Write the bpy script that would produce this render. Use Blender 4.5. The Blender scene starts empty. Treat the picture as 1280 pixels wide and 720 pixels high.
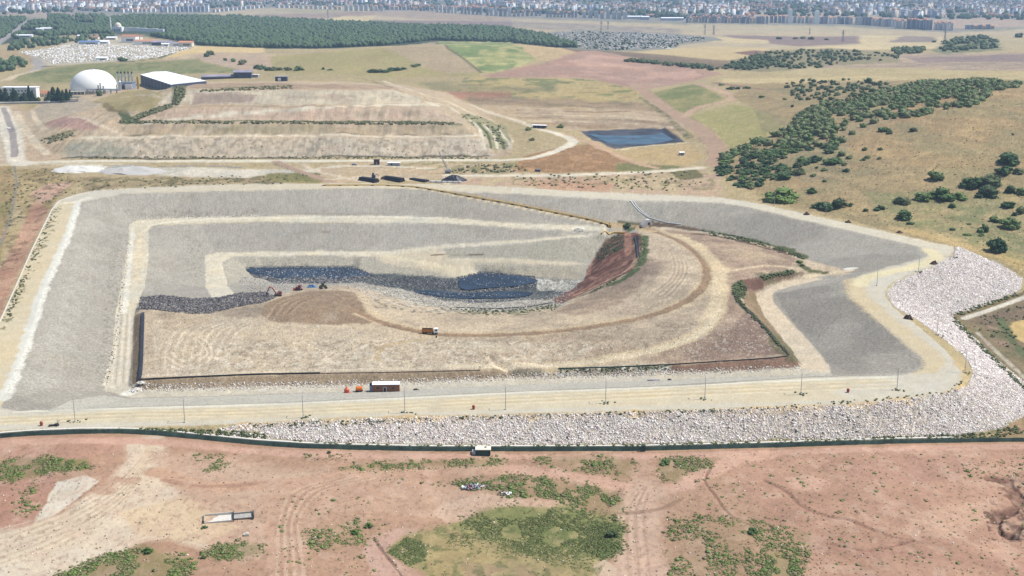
# Aerial view of a landfill cell in dry hills, built as real terrain in metres.
# x = right, y = away from the camera, z = up; z 0 is the crest road of the cell.
import bpy, bmesh, math, random
import numpy as np
from mathutils import Vector, Matrix
from mathutils.geometry import delaunay_2d_cdt

random.seed(7)
rng = np.random.default_rng(7)
sc = bpy.context.scene
col = sc.collection
R = math.radians

# ------------------------------------------------------------------ camera
CH = 171.0                       # camera height above the crest road
FPX = 1500.0                     # focal length in photo pixels (1280 wide)
PITCH = math.atan(391.0 / FPX)
CP, SP = math.cos(PITCH), math.sin(PITCH)
cam_d = bpy.data.cameras.new('camera')
cam_d.sensor_width = 36.0
cam_d.lens = 36.0 * FPX / 1280.0
cam_d.clip_start = 1.0
cam_d.clip_end = 40000.0
cam = bpy.data.objects.new('camera', cam_d)
col.objects.link(cam)
cam.location = (0, 0, CH)
cam.rotation_euler = (math.pi / 2 - PITCH, 0, 0)
sc.camera = cam


def ray(px, py):
    a = px - 640.0
    b = py - 360.0
    return a, FPX * CP - b * SP, -FPX * SP - b * CP


def plan(px, py, z):
    """the point of height z seen at (px, py) of the photograph"""
    dx, dy, dz = ray(px, py)
    t = (z - CH) / dz
    return dx * t, dy * t


# ------------------------------------------------------------------ noise
def _h(ix, iy, s):
    h = (ix.astype(np.int64) * 374761393 + iy.astype(np.int64) * 668265263 + s * 974634777) & 0xffffffff
    h = ((h ^ (h >> 13)) * 1274126177) & 0xffffffff
    h = h ^ (h >> 16)
    return (h & 0xffffff).astype(np.float32) / 16777215.0


def vn(x, y, s=0):
    ix = np.floor(x); iy = np.floor(y)
    fx = (x - ix).astype(np.float32); fy = (y - iy).astype(np.float32)
    fx = fx * fx * (3 - 2 * fx); fy = fy * fy * (3 - 2 * fy)
    a = _h(ix, iy, s); b = _h(ix + 1, iy, s); c = _h(ix, iy + 1, s); d = _h(ix + 1, iy + 1, s)
    return (a + (b - a) * fx) * (1 - fy) + (c + (d - c) * fx) * fy


def fbm(x, y, wl, octs=4, s=0, gain=.55):
    out = 0; amp = 1; tot = 0
    for k in range(octs):
        out = out + amp * vn(x / wl + 17.3 * k, y / wl - 9.1 * k, s + k)
        tot += amp; amp *= gain; wl *= .5
    return out / tot - .5          # about -0.5 .. 0.5


# ------------------------------------------------------------------ terrain heights
def smooth_line(pts, n=6):
    """Catmull-Rom through the points"""
    q = [pts[0]] + list(pts) + [pts[-1]]
    out = []
    for i in range(1, len(q) - 2):
        p0, p1, p2, p3 = q[i - 1:i + 3]
        for k in range(n):
            t = k / n
            out.append(tuple(.5 * (2 * p1[j] + (p2[j] - p0[j]) * t + (2 * p0[j] - 5 * p1[j] + 4 * p2[j] - p3[j]) * t * t + (3 * p1[j] - p0[j] - 3 * p2[j] + p3[j]) * t ** 3) for j in range(len(p1))))
    out.append(tuple(pts[-1]))
    return out


RIM_IN = [(3, 510), (6, 490), (27, 445), (40, 410), (54, 362), (82, 300), (96, 257), (110, 251), (140, 245), (180, 241),
          (320, 238), (400, 236), (480, 235), (520, 236), (580, 240), (640, 242), (720, 247), (788, 251), (865, 252), (890, 253),
          (927, 257), (960, 265), (1000, 275), (1060, 288), (1135, 305), (1152, 310), (1160, 316), (1152, 323), (1100, 336), (1066, 348),
          (1062, 360), (1070, 375), (1100, 402), (1130, 427), (1150, 444), (1157, 452), (1158, 458), (1153, 463), (1142, 467), (1120, 469.5), (1040, 471),
          (960, 475), (880, 481), (800, 484), (640, 490), (495, 497), (320, 505), (165, 509), (60, 515), (20, 514)]
RIM_OUT = [(-60, 545), (-45, 500), (0, 402), (40, 312), (65, 262), (75, 250), (105, 241), (150, 236), (240, 232), (320, 230), (480, 229),
           (560, 230), (640, 234), (800, 243), (900, 247), (960, 257), (1000, 266), (1060, 279), (1120, 294), (1160, 304),
           (1192, 309), (1188, 319), (1160, 335), (1120, 350), (1107, 365), (1115, 383), (1140, 402), (1170, 427), (1190, 447),
           (1203, 465), (1198, 482), (1180, 490), (1140, 497), (1060, 505), (960, 509), (800, 514), (640, 518), (500, 521),
           (400, 524), (300, 530), (200, 533), (100, 535), (0, 538)]
TOE = [(180, 537, -.6), (260, 542, -1.5), (330, 548, -3.5), (440, 554, -5.5), (640, 556, -7), (800, 555, -8), (960, 551, -9), (1120, 547, -10),
       (1200, 545, -11), (1250, 538, -12), (1275, 525, -12.5), (1300, 500, -13), (1280, 478, -13), (1270, 470, -13),
       (1240, 445, -13), (1215, 420, -13), (1188, 395, -12), (1230, 383, -13), (1280, 363, -14), (1283, 352, -13),
       (1277, 347, -12), (1250, 331, -8), (1215, 314, -3)]
RIM_IN = smooth_line(RIM_IN[:20], 2)[:-1] + smooth_line(RIM_IN[20:], 3)
RIM_OUT = smooth_line(RIM_OUT, 2)
B1_OUT = [(131, 490), (135, 460), (142, 430), (145, 390), (151, 358), (161, 300), (162, 280), (172, 275), (225, 272), (320, 270),
          (400, 270), (480, 270), (560, 272), (640, 279), (725, 281), (755, 283)]
B1_IN = [(160, 483), (163, 460), (165, 435), (167, 397), (172, 380), (180, 360), (185, 330), (186, 287), (192, 281), (250, 279),
         (320, 277), (480, 279), (560, 279), (640, 284), (700, 287)]
B2_OUT = [(257, 358), (256, 320), (270, 316), (320, 315), (400, 314), (480, 314)]
B2_IN = [(285, 358), (277, 328), (290, 321), (320, 321), (400, 319), (450, 320)]


def zz(pts, z):
    return [(a, b, z) for a, b in pts]


LINES = [
    zz(RIM_IN + RIM_IN[:1], 0.0), zz(RIM_OUT, 0.0), TOE,
    zz(B1_OUT, -12), zz(B1_IN, -12.2), zz(B2_OUT, -24), zz(B2_IN, -24.2),
    [(131, 490, -12), (165, 497, -11.5), (320, 494, -11), (500, 489, -11), (640, 482, -11), (800, 476, -9), (960, 471, -5), (1040, 467, -2)],
    [(160, 483, -12.2), (180, 487, -11.6), (320, 483, -11.3), (500, 478, -11.3), (640, 471, -11), (760, 469, -9.5), (900, 464, -6), (1000, 460, -4)],
    [(178, 392, -8.5), (178, 430, -8.5), (177, 455, -8.5), (177, 474, -8.3), (320, 468, -8), (500, 464, -8), (640, 461, -7.5), (760, 459, -6.3),
     (840, 456, -5), (900, 452, -3.5), (960, 449, -2.5), (990, 444, -2)],
    [(1037, 466, -3), (1033, 455, -5), (1018, 435, -8), (990, 405, -8), (965, 375, -8), (967, 366, -8), (980, 360, -8), (1027, 350, -6), (1057, 343, -3)],
    [(1002, 456, -6), (985, 432, -8), (956, 398, -8), (946, 375, -8), (952, 362, -8), (985, 349, -7), (1030, 341, -5), (1050, 338, -3)],
    [(980, 436, -3), (950, 402, -3), (922, 375, -2), (915, 360, -1.5), (938, 349, -1.5), (990, 335, -3)],
    [(800, 279, -12), (830, 283, -12), (870, 288, -11), (920, 296, -10), (960, 305, -8), (1005, 322, -6), (1020, 330, -5), (1045, 335, -3)],
    [(820, 291, -7), (860, 311, -2.5), (885, 335, 0), (870, 365, -1), (800, 393, -4), (700, 411, -6), (600, 417, -7), (540, 415, -7.5), (470, 401, -8)],
    [(797, 292, -5), (803, 302, -4), (800, 320, -4), (790, 338, -5), (760, 353, -8), (725, 369, -14), (700, 379, -17)],
    [(762, 298, -19), (746, 320, -23), (736, 336, -25), (730, 350, -27), (712, 364, -27)],
    [(306, 338, -30), (312, 335, -30), (330, 333, -30), (440, 334, -30), (460, 342, -30), (500, 344, -30), (575, 348, -30), (600, 341, -30), (625, 342, -30),
     (665, 347, -30), (705, 350, -29.5)],
    [(320, 345, -30), (345, 352, -29), (400, 353, -29), (440, 351, -29.5), (500, 359, -30), (540, 371, -30), (600, 375, -30), (660, 373, -30), (695, 367, -29)],
    [(480, 314, -24), (560, 306, -21), (640, 301, -18), (730, 293, -15), (757, 290, -13)],
    [(490, 316, -24.3), (560, 309, -21.4), (640, 305, -18.4), (720, 297, -15.5)],
    [(500, 323, -25), (560, 322, -23), (640, 324, -23), (715, 327, -23), (735, 331, -24)],
    [(505, 326, -25.3), (560, 327, -23.5), (640, 328, -23.4), (712, 331, -23.4)],
    [(175, 383, -9), (230, 385, -8.2), (300, 379, -8), (340, 371, -8.5), (380, 363, -10), (420, 360, -12), (450, 373, -10), (500, 386, -12), (560, 393, -12), (640, 392, -13), (690, 386, -14)],
    # old landfill with its terraces
    [(75, 197, 2), (200, 197, 2), (400, 197, 2), (620, 195, 2)],
    [(95, 172, 13), (200, 171, 14), (400, 172, 14), (560, 171, 14), (605, 172, 10)],
    [(112, 168, 13.5), (250, 168, 14), (400, 168, 14), (590, 168, 11)],
    [(135, 156, 20), (200, 153, 23), (400, 153, 23), (560, 154, 22), (590, 158, 16)],
    [(172, 149, 23), (300, 149, 23), (450, 149, 23), (570, 150, 20)],
    [(190, 135, 32), (300, 134, 33), (450, 134, 33), (540, 134, 31), (575, 140, 20)],
    [(190, 131, 33), (300, 131, 33), (400, 131, 33), (525, 131, 32)],
    [(215, 113, 43), (300, 112, 45), (420, 112, 45), (490, 112, 43), (530, 122, 30)],
    [(220, 106, 44), (300, 104, 46), (420, 105, 45), (480, 107, 42)],
    [(75, 197, 2), (40, 170, 4), (30, 140, 6), (60, 125, 9)],
    [(620, 195, 2), (640, 170, 3), (602, 140, 8), (560, 115, 14), (520, 96, 20)],
    # pond
    [(720, 164, 4), (770, 162, 4), (830, 160, 4), (856, 177, 4), (810, 182, 4), (768, 186, 4), (740, 174, 4), (720, 164, 4)],
    [(735, 166, .5), (775, 165, .5), (825, 163, .5), (843, 175, .5), (808, 180, .5), (772, 183, .5), (752, 174, .5), (735, 166, .5)],
    # field ridge and the forest behind it
    [(230, 63, 32), (250, 60, 34), (320, 62, 34), (400, 64, 34), (480, 60, 40), (540, 53, 45), (620, 54, 44), (680, 58, 38), (735, 65, 30)],
    [(250, 57, 15), (320, 60, 10), (400, 61, 8), (480, 57, 5), (540, 51, 5), (620, 52, 5), (680, 56, 5), (735, 62, 5)],
]
PTS = [(-60, 400, -3), (0, 330, -4), (30, 270, -3), (40, 240, -1), (0, 215, 0), (-60, 230, 0), (-200, 400, -8), (-200, 550, -8), (-200, 250, -4),
       (100, 215, 1), (300, 215, 1), (560, 210, 1), (640, 222, 1), (850, 225, 2), (880, 210, 3),
       (880, 290, -8), (920, 320, -3), (960, 330, -3), (835, 332, .5), (810, 360, -2), (780, 372, -5), (700, 392, -9), (330, 430, -8), (250, 440, -8.3), (450, 430, -7.5),
       (600, 440, -6.5), (760, 430, -4.5), (880, 420, -1.5), (930, 410, -1.5), (270, 355, -24), (300, 348, -29),
       (960, 245, 1), (1010, 258, 1), (1100, 280, 0), (1205, 302, -2), (1290, 330, -8), (1280, 300, -4), (1400, 330, -9), (1280, 250, 6), (1100, 240, 8),
       (1000, 225, 8), (905, 217, 4), (1000, 190, 18), (1100, 180, 24), (1200, 190, 24), (1280, 200, 22), (1280, 150, 38), (1200, 140, 40), (1100, 150, 34),
       (1000, 160, 24), (940, 180, 13), (1270, 108, 50), (1180, 120, 46), (1100, 130, 38), (1020, 140, 28), (950, 160, 16), (1400, 110, 50), (1400, 200, 25),
       (1280, 95, 40), (1200, 100, 38), (1100, 105, 32), (1000, 115, 24), (920, 135, 14), (1280, 72, 30), (1150, 80, 28), (1000, 90, 22), (900, 100, 15),
       (920, 78, 20), (960, 68, 30), (1040, 63, 32), (1100, 68, 28), (1000, 78, 26), (1000, 56, 12), (1100, 55, 12), (1280, 55, 15), (1170, 60, 18), (1220, 47, 32), (1250, 56, 22),
       (1230, 43, 12), (260, 90, 20), (340, 85, 24), (420, 85, 26), (520, 88, 26), (600, 92, 24), (660, 92, 22), (720, 95, 20), (300, 97, 20), (400, 97, 22), (480, 97, 20),
       (250, 40, 20), (250, 27, 25), (400, 45, 12), (400, 31, 15), (550, 43, 10), (550, 34, 10), (690, 50, 6),
       (0, 100, 12), (60, 95, 14), (120, 92, 15), (200, 92, 17), (20, 70, 12), (100, 60, 15), (200, 64, 22), (0, 50, 15), (100, 45, 18), (0, 20, 30), (100, 20, 25), (-100, 60, 15), (-100, 100, 12),
       (0, 118, 10), (60, 120, 10), (130, 116, 14.5), (200, 108, 16), (250, 105, 18), (165, 130, 17), (120, 140, 11), (170, 115, 15.5),
       (640, 148, 8), (700, 140, 8), (760, 135, 8), (820, 130, 9), (760, 112, 15), (840, 150, 5), (690, 120, 12), (700, 168, 5), (880, 180, 5), (700, 196, 9), (655, 217, 2), (805, 213, 2), (860, 195, 4),
       (740, 190, 7), (640, 190, 6), (780, 70, 18), (850, 85, 14), (800, 55, 6), (900, 55, 8), (850, 100, 13),
       (0, 560, -3), (200, 556, -3), (320, 562, -5), (640, 568, -8), (960, 564, -10), (1280, 556, -12), (0, 720, -6), (320, 720, -8), (640, 720, -12), (960, 720, -10), (1280, 720, -12),
       (100, 640, -3.5), (450, 620, -7), (640, 620, -8.5), (630, 670, -12), (560, 650, -11), (750, 670, -12), (900, 640, -9), (1100, 630, -9), (1240, 640, -14),
       (-300, 720, -8), (1600, 720, -14), (1600, 560, -14), (1500, 450, -15), (1280, 420, -14.5), (1320, 390, -15), (1400, 400, -15), (-300, 560, -6)]
for yy, zf in ((42, 5), (30, 4), (20, 4), (12, 6), (5, 8), (-3, 10), (-12, 14), (-20, 15)):
    for xx in (-500, -200, 30, 200, 420, 640, 860, 1060, 1280, 1500, 1800):
        if yy > 22 and xx < 720 and xx > -150:
            continue
        PTS.append((xx, yy, zf + (4 if xx < 100 else 0)))
for xx, y0, z0 in ((-700, 700, -8), (-700, 400, -6), (-700, 250, 0), (-600, 120, 10), (-600, 60, 15), (2000, 700, -14), (2000, 400, -14), (2000, 250, 0), (1900, 120, 40), (1900, 60, 18)):
    PTS.append((xx, y0, z0))

P = []
for ln in LINES:
    q = [plan(*p) + (p[2],) for p in ln]
    for (a, b) in zip(q[:-1], q[1:]):
        L = math.hypot(a[0] - b[0], a[1] - b[1])
        n = max(1, int(L / max(7.0, (a[1] + b[1]) * .5 / 90)))
        for k in range(n):
            t = k / n
            P.append(tuple(a[i] + (b[i] - a[i]) * t for i in range(3)))
    P.append(q[-1])
for p in PTS:
    P.append(plan(*p) + (p[2],))
for x_, y_, z_ in ((-3000, 250, -8), (3000, 250, -14), (-400, 250, -8), (400, 250, -14), (0, 250, -14), (-15000, 16500, 15), (15000, 16500, 15), (0, 16500, 15), (-6000, 3000, 15), (6000, 3000, 20), (-15000, 9000, 15), (15000, 9000, 15)):
    P.append((x_, y_, z_))
# thin out points that nearly coincide
seen = {}
for p in P:
    k = (round(p[0] / 1.5), round(p[1] / 1.5))
    if k not in seen:
        seen[k] = p
P = list(seen.values())
res = delaunay_2d_cdt([Vector((p[0], p[1])) for p in P], [], [], 0, 1e-4)
TV = [(v[0], v[1]) for v in res[0]]
TZ = [P[o[0]][2] for o in res[3]]
TF = res[2]

# the sheet: rows of growing distance, denser near the camera
vs = np.arange(800, -29.5, -1.12)
b_ = vs - 360
Yr = CH * (FPX * CP - b_ * SP) / (FPX * SP + b_ * CP)
Yr = Yr[Yr < 15500]
Yr = np.append(Yr, 15800.0)
uc = np.arange(-.475, .4751, 1.12 / FPX)
side = .475 + np.cumsum(np.linspace(.004, .03, 22))
U = np.concatenate([-side[::-1], uc, side])
NR, NC = len(Yr), len(U)
Y = np.repeat(Yr[:, None], NC, 1).astype(np.float64)
X = Y * U[None, :]
Z = np.full((NR, NC), np.nan)
for f in TF:
    (x0, y0), (x1, y1), (x2, y2) = (TV[i] for i in f)
    z0, z1, z2 = (TZ[i] for i in f)
    lo, hi = min(y0, y1, y2), max(y0, y1, y2)
    r0, r1 = np.searchsorted(Yr, lo) , np.searchsorted(Yr, hi, 'right')
    if r1 <= r0:
        continue
    us = (x0 / y0, x1 / y1, x2 / y2)
    c0, c1 = np.searchsorted(U, min(us)), np.searchsorted(U, max(us), 'right')
    if c1 <= c0:
        continue
    det = (y1 - y2) * (x0 - x2) + (x2 - x1) * (y0 - y2)
    if abs(det) < 1e-9:
        continue
    xs, ys = X[r0:r1, c0:c1], Y[r0:r1, c0:c1]
    w0 = ((y1 - y2) * (xs - x2) + (x2 - x1) * (ys - y2)) / det
    w1 = ((y2 - y0) * (xs - x2) + (x0 - x2) * (ys - y2)) / det
    w2 = 1 - w0 - w1
    ins = (w0 > -1e-6) & (w1 > -1e-6) & (w2 > -1e-6)
    sub = Z[r0:r1, c0:c1]
    sub[ins] = (w0 * z0 + w1 * z1 + w2 * z2)[ins]
# anything left outside the triangles takes its neighbour's height
for _ in range(60):
    bad = np.isnan(Z)
    if not bad.any():
        break
    for sh, ax in ((1, 1), (-1, 1), (1, 0), (-1, 0)):
        S = np.roll(Z, sh, ax)
        Z = np.where(np.isnan(Z), S, Z)
Z = np.nan_to_num(Z, nan=0.0)


def blur(A, n):
    for _ in range(n):
        Pd = np.pad(A, 1, mode='edge')
        A = (Pd[:-2, 1:-1] + Pd[2:, 1:-1] + Pd[1:-1, :-2] + Pd[1:-1, 2:] + 4 * A) / 8
    return A


Zs = blur(Z, 3)
Zf = blur(Zs, 60)
wfar = np.clip((Y - 950) / 350, 0, 1)
hillside = np.clip((X - (140 + (Y - 900) * .18)) / 60, 0, 1) * np.clip((Y - 860) / 120, 0, 1)
mound_old = np.exp(-(((Y - 1290) / 190) ** 4)) * np.clip((180 - X) / 60, 0, 1)
wfar = np.clip(wfar * (1 - mound_old * .93), 0, 1)
_px, _py = plan(788, 173, 3)
wfar *= 1 - np.exp(-((np.hypot(X - _px, (Y - _py) * .8) / 95) ** 6))
wnear = np.clip((455 - Y) / 30, 0, 1)
Z = Zs * (1 - np.maximum(wfar, wnear)) + Zf * np.maximum(wfar, wnear)
RZ = Z.copy()


def ground(px, py):
    """where the line of sight through a traced pixel meets the terrain"""
    dx, dy, dz = ray(px, py)
    u = dx / dy
    s = dz / dy
    fc = float(np.interp(u, U, np.arange(NC)))
    c = min(int(fc), NC - 2)
    t = fc - c
    zc = RZ[:, c] * (1 - t) + RZ[:, c + 1] * t
    d = zc - (CH + s * Yr)
    k = np.argmax(d >= 0)
    if d[k] < 0:
        return u * Yr[-1], Yr[-1], zc[-1]
    if k == 0:
        y = Yr[0]
        return u * y, y, zc[0]
    q = d[k - 1] / (d[k - 1] - d[k])
    y = Yr[k - 1] + (Yr[k] - Yr[k - 1]) * q
    return u * y, y, zc[k - 1] + (zc[k] - zc[k - 1]) * q


def at(px, py):
    return Vector(ground(px, py))


def zat(x, y):
    u = x / max(y, 1)
    fc = float(np.interp(u, U, np.arange(NC))); c = min(int(fc), NC - 2); t = fc - c
    fr = float(np.interp(y, Yr, np.arange(NR))); r = min(int(fr), NR - 2); q = fr - r
    return float((Z[r, c] * (1 - t) + Z[r, c + 1] * t) * (1 - q) + (Z[r + 1, c] * (1 - t) + Z[r + 1, c + 1] * t) * q)


def mpp(p):
    """metres that one photo pixel spans at a point"""
    return (p[1] * CP + (CH - p[2]) * SP) / FPX


def dense(pts, step=14, close=False):
    out = []
    src = pts + pts[:1] if close else pts
    for a, b in zip(src[:-1], src[1:]):
        n = max(1, int(math.hypot(a[0] - b[0], a[1] - b[1]) / step))
        for k in range(n):
            out.append((a[0] + (b[0] - a[0]) * k / n, a[1] + (b[1] - a[1]) * k / n))
    if not close:
        out.append(src[-1])
    return out


# ------------------------------------------------------------------ ground cover: what each piece of the terrain is made of
K_ALB = .565


def lin(c):
    o = []
    for v in c:
        v = v / 255.0
        o.append((v / 12.92 if v <= .04045 else ((v + .055) / 1.055) ** 2.4) * K_ALB)
    o = np.array(o, dtype=np.float32)
    g_ = float(o @ np.array([.2126, .7152, .0722], np.float32))
    return (o + (g_ - o) * .12) * np.array([.995, 1.0, .95], np.float32)


COL = np.zeros((NR, NC, 3), np.float32)
REG = np.zeros((NR, NC), np.int8)
REGS = ['ground', 'gravel_slope', 'crest_road', 'bench_path', 'waste_mound', 'rock_embankment', 'pit_floor', 'dirt_road', 'paved_road', 'hill', 'forest_floor', 'pond_bed', 'field', 'red_earth']
RID = {n: i for i, n in enumerate(REGS)}
VEG = np.zeros((NR, NC), np.float32)      # where low green plants grow
MP = Y / FPX                               # a lateral photo pixel in metres
MPD = MP * np.hypot(Y, CH) / CH            # the same in depth
far = np.clip((Y - 900) / 700, 0, 1).astype(np.float32)
NA = (fbm(X, Y, 7, 3, 1) * (1 - far) + fbm(X, Y * .35, 45, 3, 2) * far).astype(np.float32)
NB = (fbm(X, Y, 7, 3, 5) * (1 - far) + fbm(X, Y * .35, 45, 3, 6) * far).astype(np.float32)
# plain mottling fields reused by everything
N1 = fbm(X, Y, 90, 5, 11).astype(np.float32)
N2 = fbm(X, Y, 18, 4, 12).astype(np.float32)
N3 = fbm(X, Y, 3.2, 3, 13).astype(np.float32)
NFAR = fbm(X, Y * .4, 260, 5, 14).astype(np.float32)


def window(x0, x1, y0, y1):
    r0, r1 = np.searchsorted(Yr, y0), np.searchsorted(Yr, y1, 'right')
    y0 = max(y0, 1.0)
    ua = min(x0 / y0, x0 / max(y1, 1)); ub = max(x1 / y0, x1 / max(y1, 1))
    c0, c1 = np.searchsorted(U, ua), np.searchsorted(U, ub, 'right')
    return slice(max(r0, 0), min(r1, NR)), slice(max(c0, 0), min(c1, NC))


def inside(px, py, gx, gy):
    ins = np.zeros(gx.shape, bool)
    n = len(px)
    j = n - 1
    for i in range(n):
        yi, yj = py[i], py[j]
        if yi != yj:
            c = ((yi > gy) != (yj > gy)) & (gx < (px[j] - px[i]) * (gy - yi) / (yj - yi) + px[i])
            ins ^= c
        j = i
    return ins


def apply(sl, m, color, reg, veg, mottle, ncol):
    if color is not None:
        c = lin(color)[None, None, :]
        if mottle is not None:
            c2 = lin(mottle)[None, None, :]
            t = np.clip(.5 + 2.2 * (N1[sl] * .5 + N2[sl] * ncol + NA[sl] * .5), 0, 1)[..., None]
            c = c * (1 - t) + c2 * t
        COL[sl] = COL[sl] * (1 - m[..., None]) + c * m[..., None]
    if reg is not None:
        REG[sl][m > .5] = RID[reg]
    if veg is not None:
        VEG[sl] = VEG[sl] * (1 - m) + veg * m


def poly(pts, color, mottle=None, ragged=1.5, feather=.8, a=1.0, reg=None, veg=None, patchy=0, ncol=1.0):
    """cover the piece of terrain inside an outline (traced in photo pixels, laid on the ground)"""
    w = [ground(*p) for p in dense(pts, 14, True)]
    px = np.array([q[0] for q in w]); py = np.array([q[1] for q in w])
    ym = float(py.max())
    pad = (ragged + feather + 1) * ym / FPX * 2
    padd = pad * ym / CH
    sl = window(px.min() - pad, px.max() + pad, py.min() - padd, py.max() + padd)
    gx, gy = X[sl], Y[sl]
    if gx.size == 0:
        return
    wx = gx + NA[sl] * MP[sl] * ragged * 3
    wy = gy + NB[sl] * MPD[sl] * ragged * 2.0
    f = feather
    if f > 0:
        m = 0
        for ox, oy in ((f, .3 * f), (-f, -.3 * f), (.35 * f, -f), (-.35 * f, f), (0, 0)):
            m = m + inside(px, py, wx + ox * MP[sl], wy + oy * MPD[sl] * .8)
        m = m / 5.0
    else:
        m = inside(px, py, wx, wy).astype(np.float32)
    m = m.astype(np.float32) * a
    if patchy:
        m = m * np.clip(.5 + patchy * (N2[sl] + .6 * N3[sl] + .2), 0, 1)
    apply(sl, m, color, reg, veg, mottle, ncol)


def dist_line(w, sl):
    gx, gy = X[sl], Y[sl]
    d = np.full(gx.shape, 1e9)
    for (a, b) in zip(w[:-1], w[1:]):
        vx, vy = b[0] - a[0], b[1] - a[1]
        L = vx * vx + vy * vy + 1e-9
        t = np.clip(((gx - a[0]) * vx + (gy - a[1]) * vy) / L, 0, 1)
        d = np.minimum(d, np.hypot(gx - a[0] - vx * t, gy - a[1] - vy * t))
    return d


def line(pts, width, color, mottle=None, soft=.35, a=1.0, reg=None, veg=None, wiggle=.3, dz=0, patchy=0, smooth=True):
    """a band of given width in metres following a traced line; dz digs a rut or raises a bank"""
    q = smooth_line(pts, 5) if smooth and len(pts) > 2 else dense(pts, 14)
    w = [ground(*p) for p in q]
    w = [p for k, p in enumerate(w) if k == 0 or math.hypot(p[0] - w[k - 1][0], p[1] - w[k - 1][1]) > .5]
    if len(w) < 2:
        return
    xs = [p[0] for p in w]; ys = [p[1] for p in w]
    pad = width * 1.5
    sl = window(min(xs) - pad, max(xs) + pad, min(ys) - pad, max(ys) + pad)
    if X[sl].size == 0:
        return
    d = dist_line(w, sl) + NA[sl] * wiggle * width * 1.2
    sf = np.maximum(width * soft, MPD[sl] * .30)
    m = np.clip((width * .5 + sf * .5 - d) / sf, 0, 1).astype(np.float32)
    m = m * m * (3 - 2 * m)
    if dz:
        Z[sl] += dz * m
    m = m * a
    if patchy:
        m = m * np.clip(.5 + patchy * (N2[sl] + .5 * N3[sl]), 0, 1)
    apply(sl, m, color, reg, veg, mottle, 1.0)


def speckle(pts, color, size, dens, a=1.0, seed=0):
    """small clumps of another colour spread over an outlined piece of ground"""
    w = [ground(*p) for p in dense(pts, 16, True)]
    px = np.array([q[0] for q in w]); py = np.array([q[1] for q in w])
    sl = window(px.min(), px.max(), py.min(), py.max())
    gx, gy = X[sl], Y[sl]
    m = inside(px, py, gx + NA[sl] * MP[sl] * 8, gy + NB[sl] * MPD[sl] * 6)
    n = vn(gx / size, gy / size / 1.3, 40 + seed) * .62 + vn(gx / size * 2.3, gy / size * 2.1, 41 + seed) * .38
    t = 1 - dens
    k = np.clip((n - t * .8 - .05) / .10, 0, 1) * m * a
    apply(sl, k.astype(np.float32), color, None, None, None, 1)


# ---- base: dry steppe
t = np.clip(.5 + 1.6 * NFAR + .8 * N2, 0, 1)[..., None]
COL[:] = lin((205, 180, 132)) * (1 - t) + lin((184, 166, 120)) * t
B = lambda *a: list(a)

# ---- far plain, town ground, fields
poly(B((-400, 40), (1700, 60), (1700, -28), (-400, -28)), (168, 160, 138), (150, 148, 128), 2, 1)
poly(B((-400, 20), (0, 18), (150, 18), (250, 16), (330, 9), (420, 7), (470, 14), (560, 17), (640, 22), (780, 26), (860, 29), (960, 30), (1060, 32), (1120, 37), (1190, 40), (1290, 32), (1700, 30), (1700, -28), (-400, -28)),
     (172, 162, 150), (140, 140, 128), 1, .8)
poly(B((930, 16), (1060, 17), (1150, 25), (1240, 22), (1290, 27), (1290, 33), (1190, 36), (1120, 34), (1060, 27), (950, 22)), (205, 178, 150), (190, 165, 145), 1, .8)
poly(B((-200, 6), (1500, 7), (1500, -28), (-200, -28)), (104, 116, 98), (128, 132, 118), 2, 2, a=.7)
poly(B((200, 22), (330, 10), (430, 8), (480, 15), (640, 23), (860, 31), (1060, 34), (1190, 41), (1290, 36), (1290, 58), (960, 62), (700, 60), (600, 34), (420, 27), (300, 24)), (212, 190, 150), (196, 176, 142), 1, 1, reg='field')
poly(B((320, 18), (395, 17), (470, 13), (480, 18), (380, 24), (300, 22)), (176, 150, 132), None, .8, .7)
poly(B((335, 12), (450, 10), (470, 14), (380, 17)), (188, 172, 130), None, .8, .7)
poly(B((430, 20), (470, 20), (462, 27), (400, 26)), (228, 202, 148), None, .8, .7)
poly(B((470, 14), (520, 13), (640, 22), (640, 27), (520, 24), (468, 19)), (186, 162, 138), None, .8, .7)
poly(B((465, 25), (640, 27), (760, 33), (720, 37), (640, 34), (520, 30), (460, 28)), (158, 136, 132), None, .8, .7)
poly(B((540, 29), (640, 34), (690, 40), (640, 38), (560, 34)), (205, 180, 150), None, .8, .7)
poly(B((0, 15), (60, 14), (140, 19), (130, 24), (60, 22), (0, 21)), (186, 165, 145), None, 1, 1)
poly(B((95, 22), (120, 21), (118, 26), (98, 26)), (196, 140, 105), None, 1, .7)
poly(B((640, 27), (740, 30), (850, 36), (850, 44), (760, 38), (700, 38), (640, 33)), (170, 152, 140), (182, 168, 142), 1, .8)
poly(B((860, 30), (960, 31), (1060, 33), (1090, 40), (960, 40), (850, 38)), (206, 186, 146), (196, 180, 146), 1, .8)
poly(B((900, 44), (1000, 46), (1080, 45), (1075, 54), (1000, 58), (940, 52)), (158, 134, 124), None, .8, .7)
poly(B((1075, 44), (1180, 46), (1170, 60), (1040, 64), (1000, 60), (1075, 55)), (224, 200, 150), None, .8, .7)
poly(B((1130, 45), (1170, 46), (1168, 53), (1110, 53)), (164, 146, 132), None, .8, .7)
poly(B((880, 46), (960, 50), (960, 54), (860, 52)), (226, 200, 148), None, .8, .7)
poly(B((1180, 44), (1290, 46), (1290, 62), (1190, 62)), (206, 184, 140), (190, 172, 130), 1, 1)
poly(B((780, 66), (880, 58), (960, 60), (965, 74), (900, 80), (830, 72)), (226, 198, 140), (212, 186, 136), 1, .8, reg='field')
poly(B((915, 66), (945, 63), (965, 66), (940, 70)), (150, 112, 98), None, .6, .6)
poly(B((640, 62), (700, 60), (800, 66), (960, 80), (960, 88), (880, 86), (790, 74), (740, 66)), (130, 108, 92), None, 1, .8, a=.8)
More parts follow.
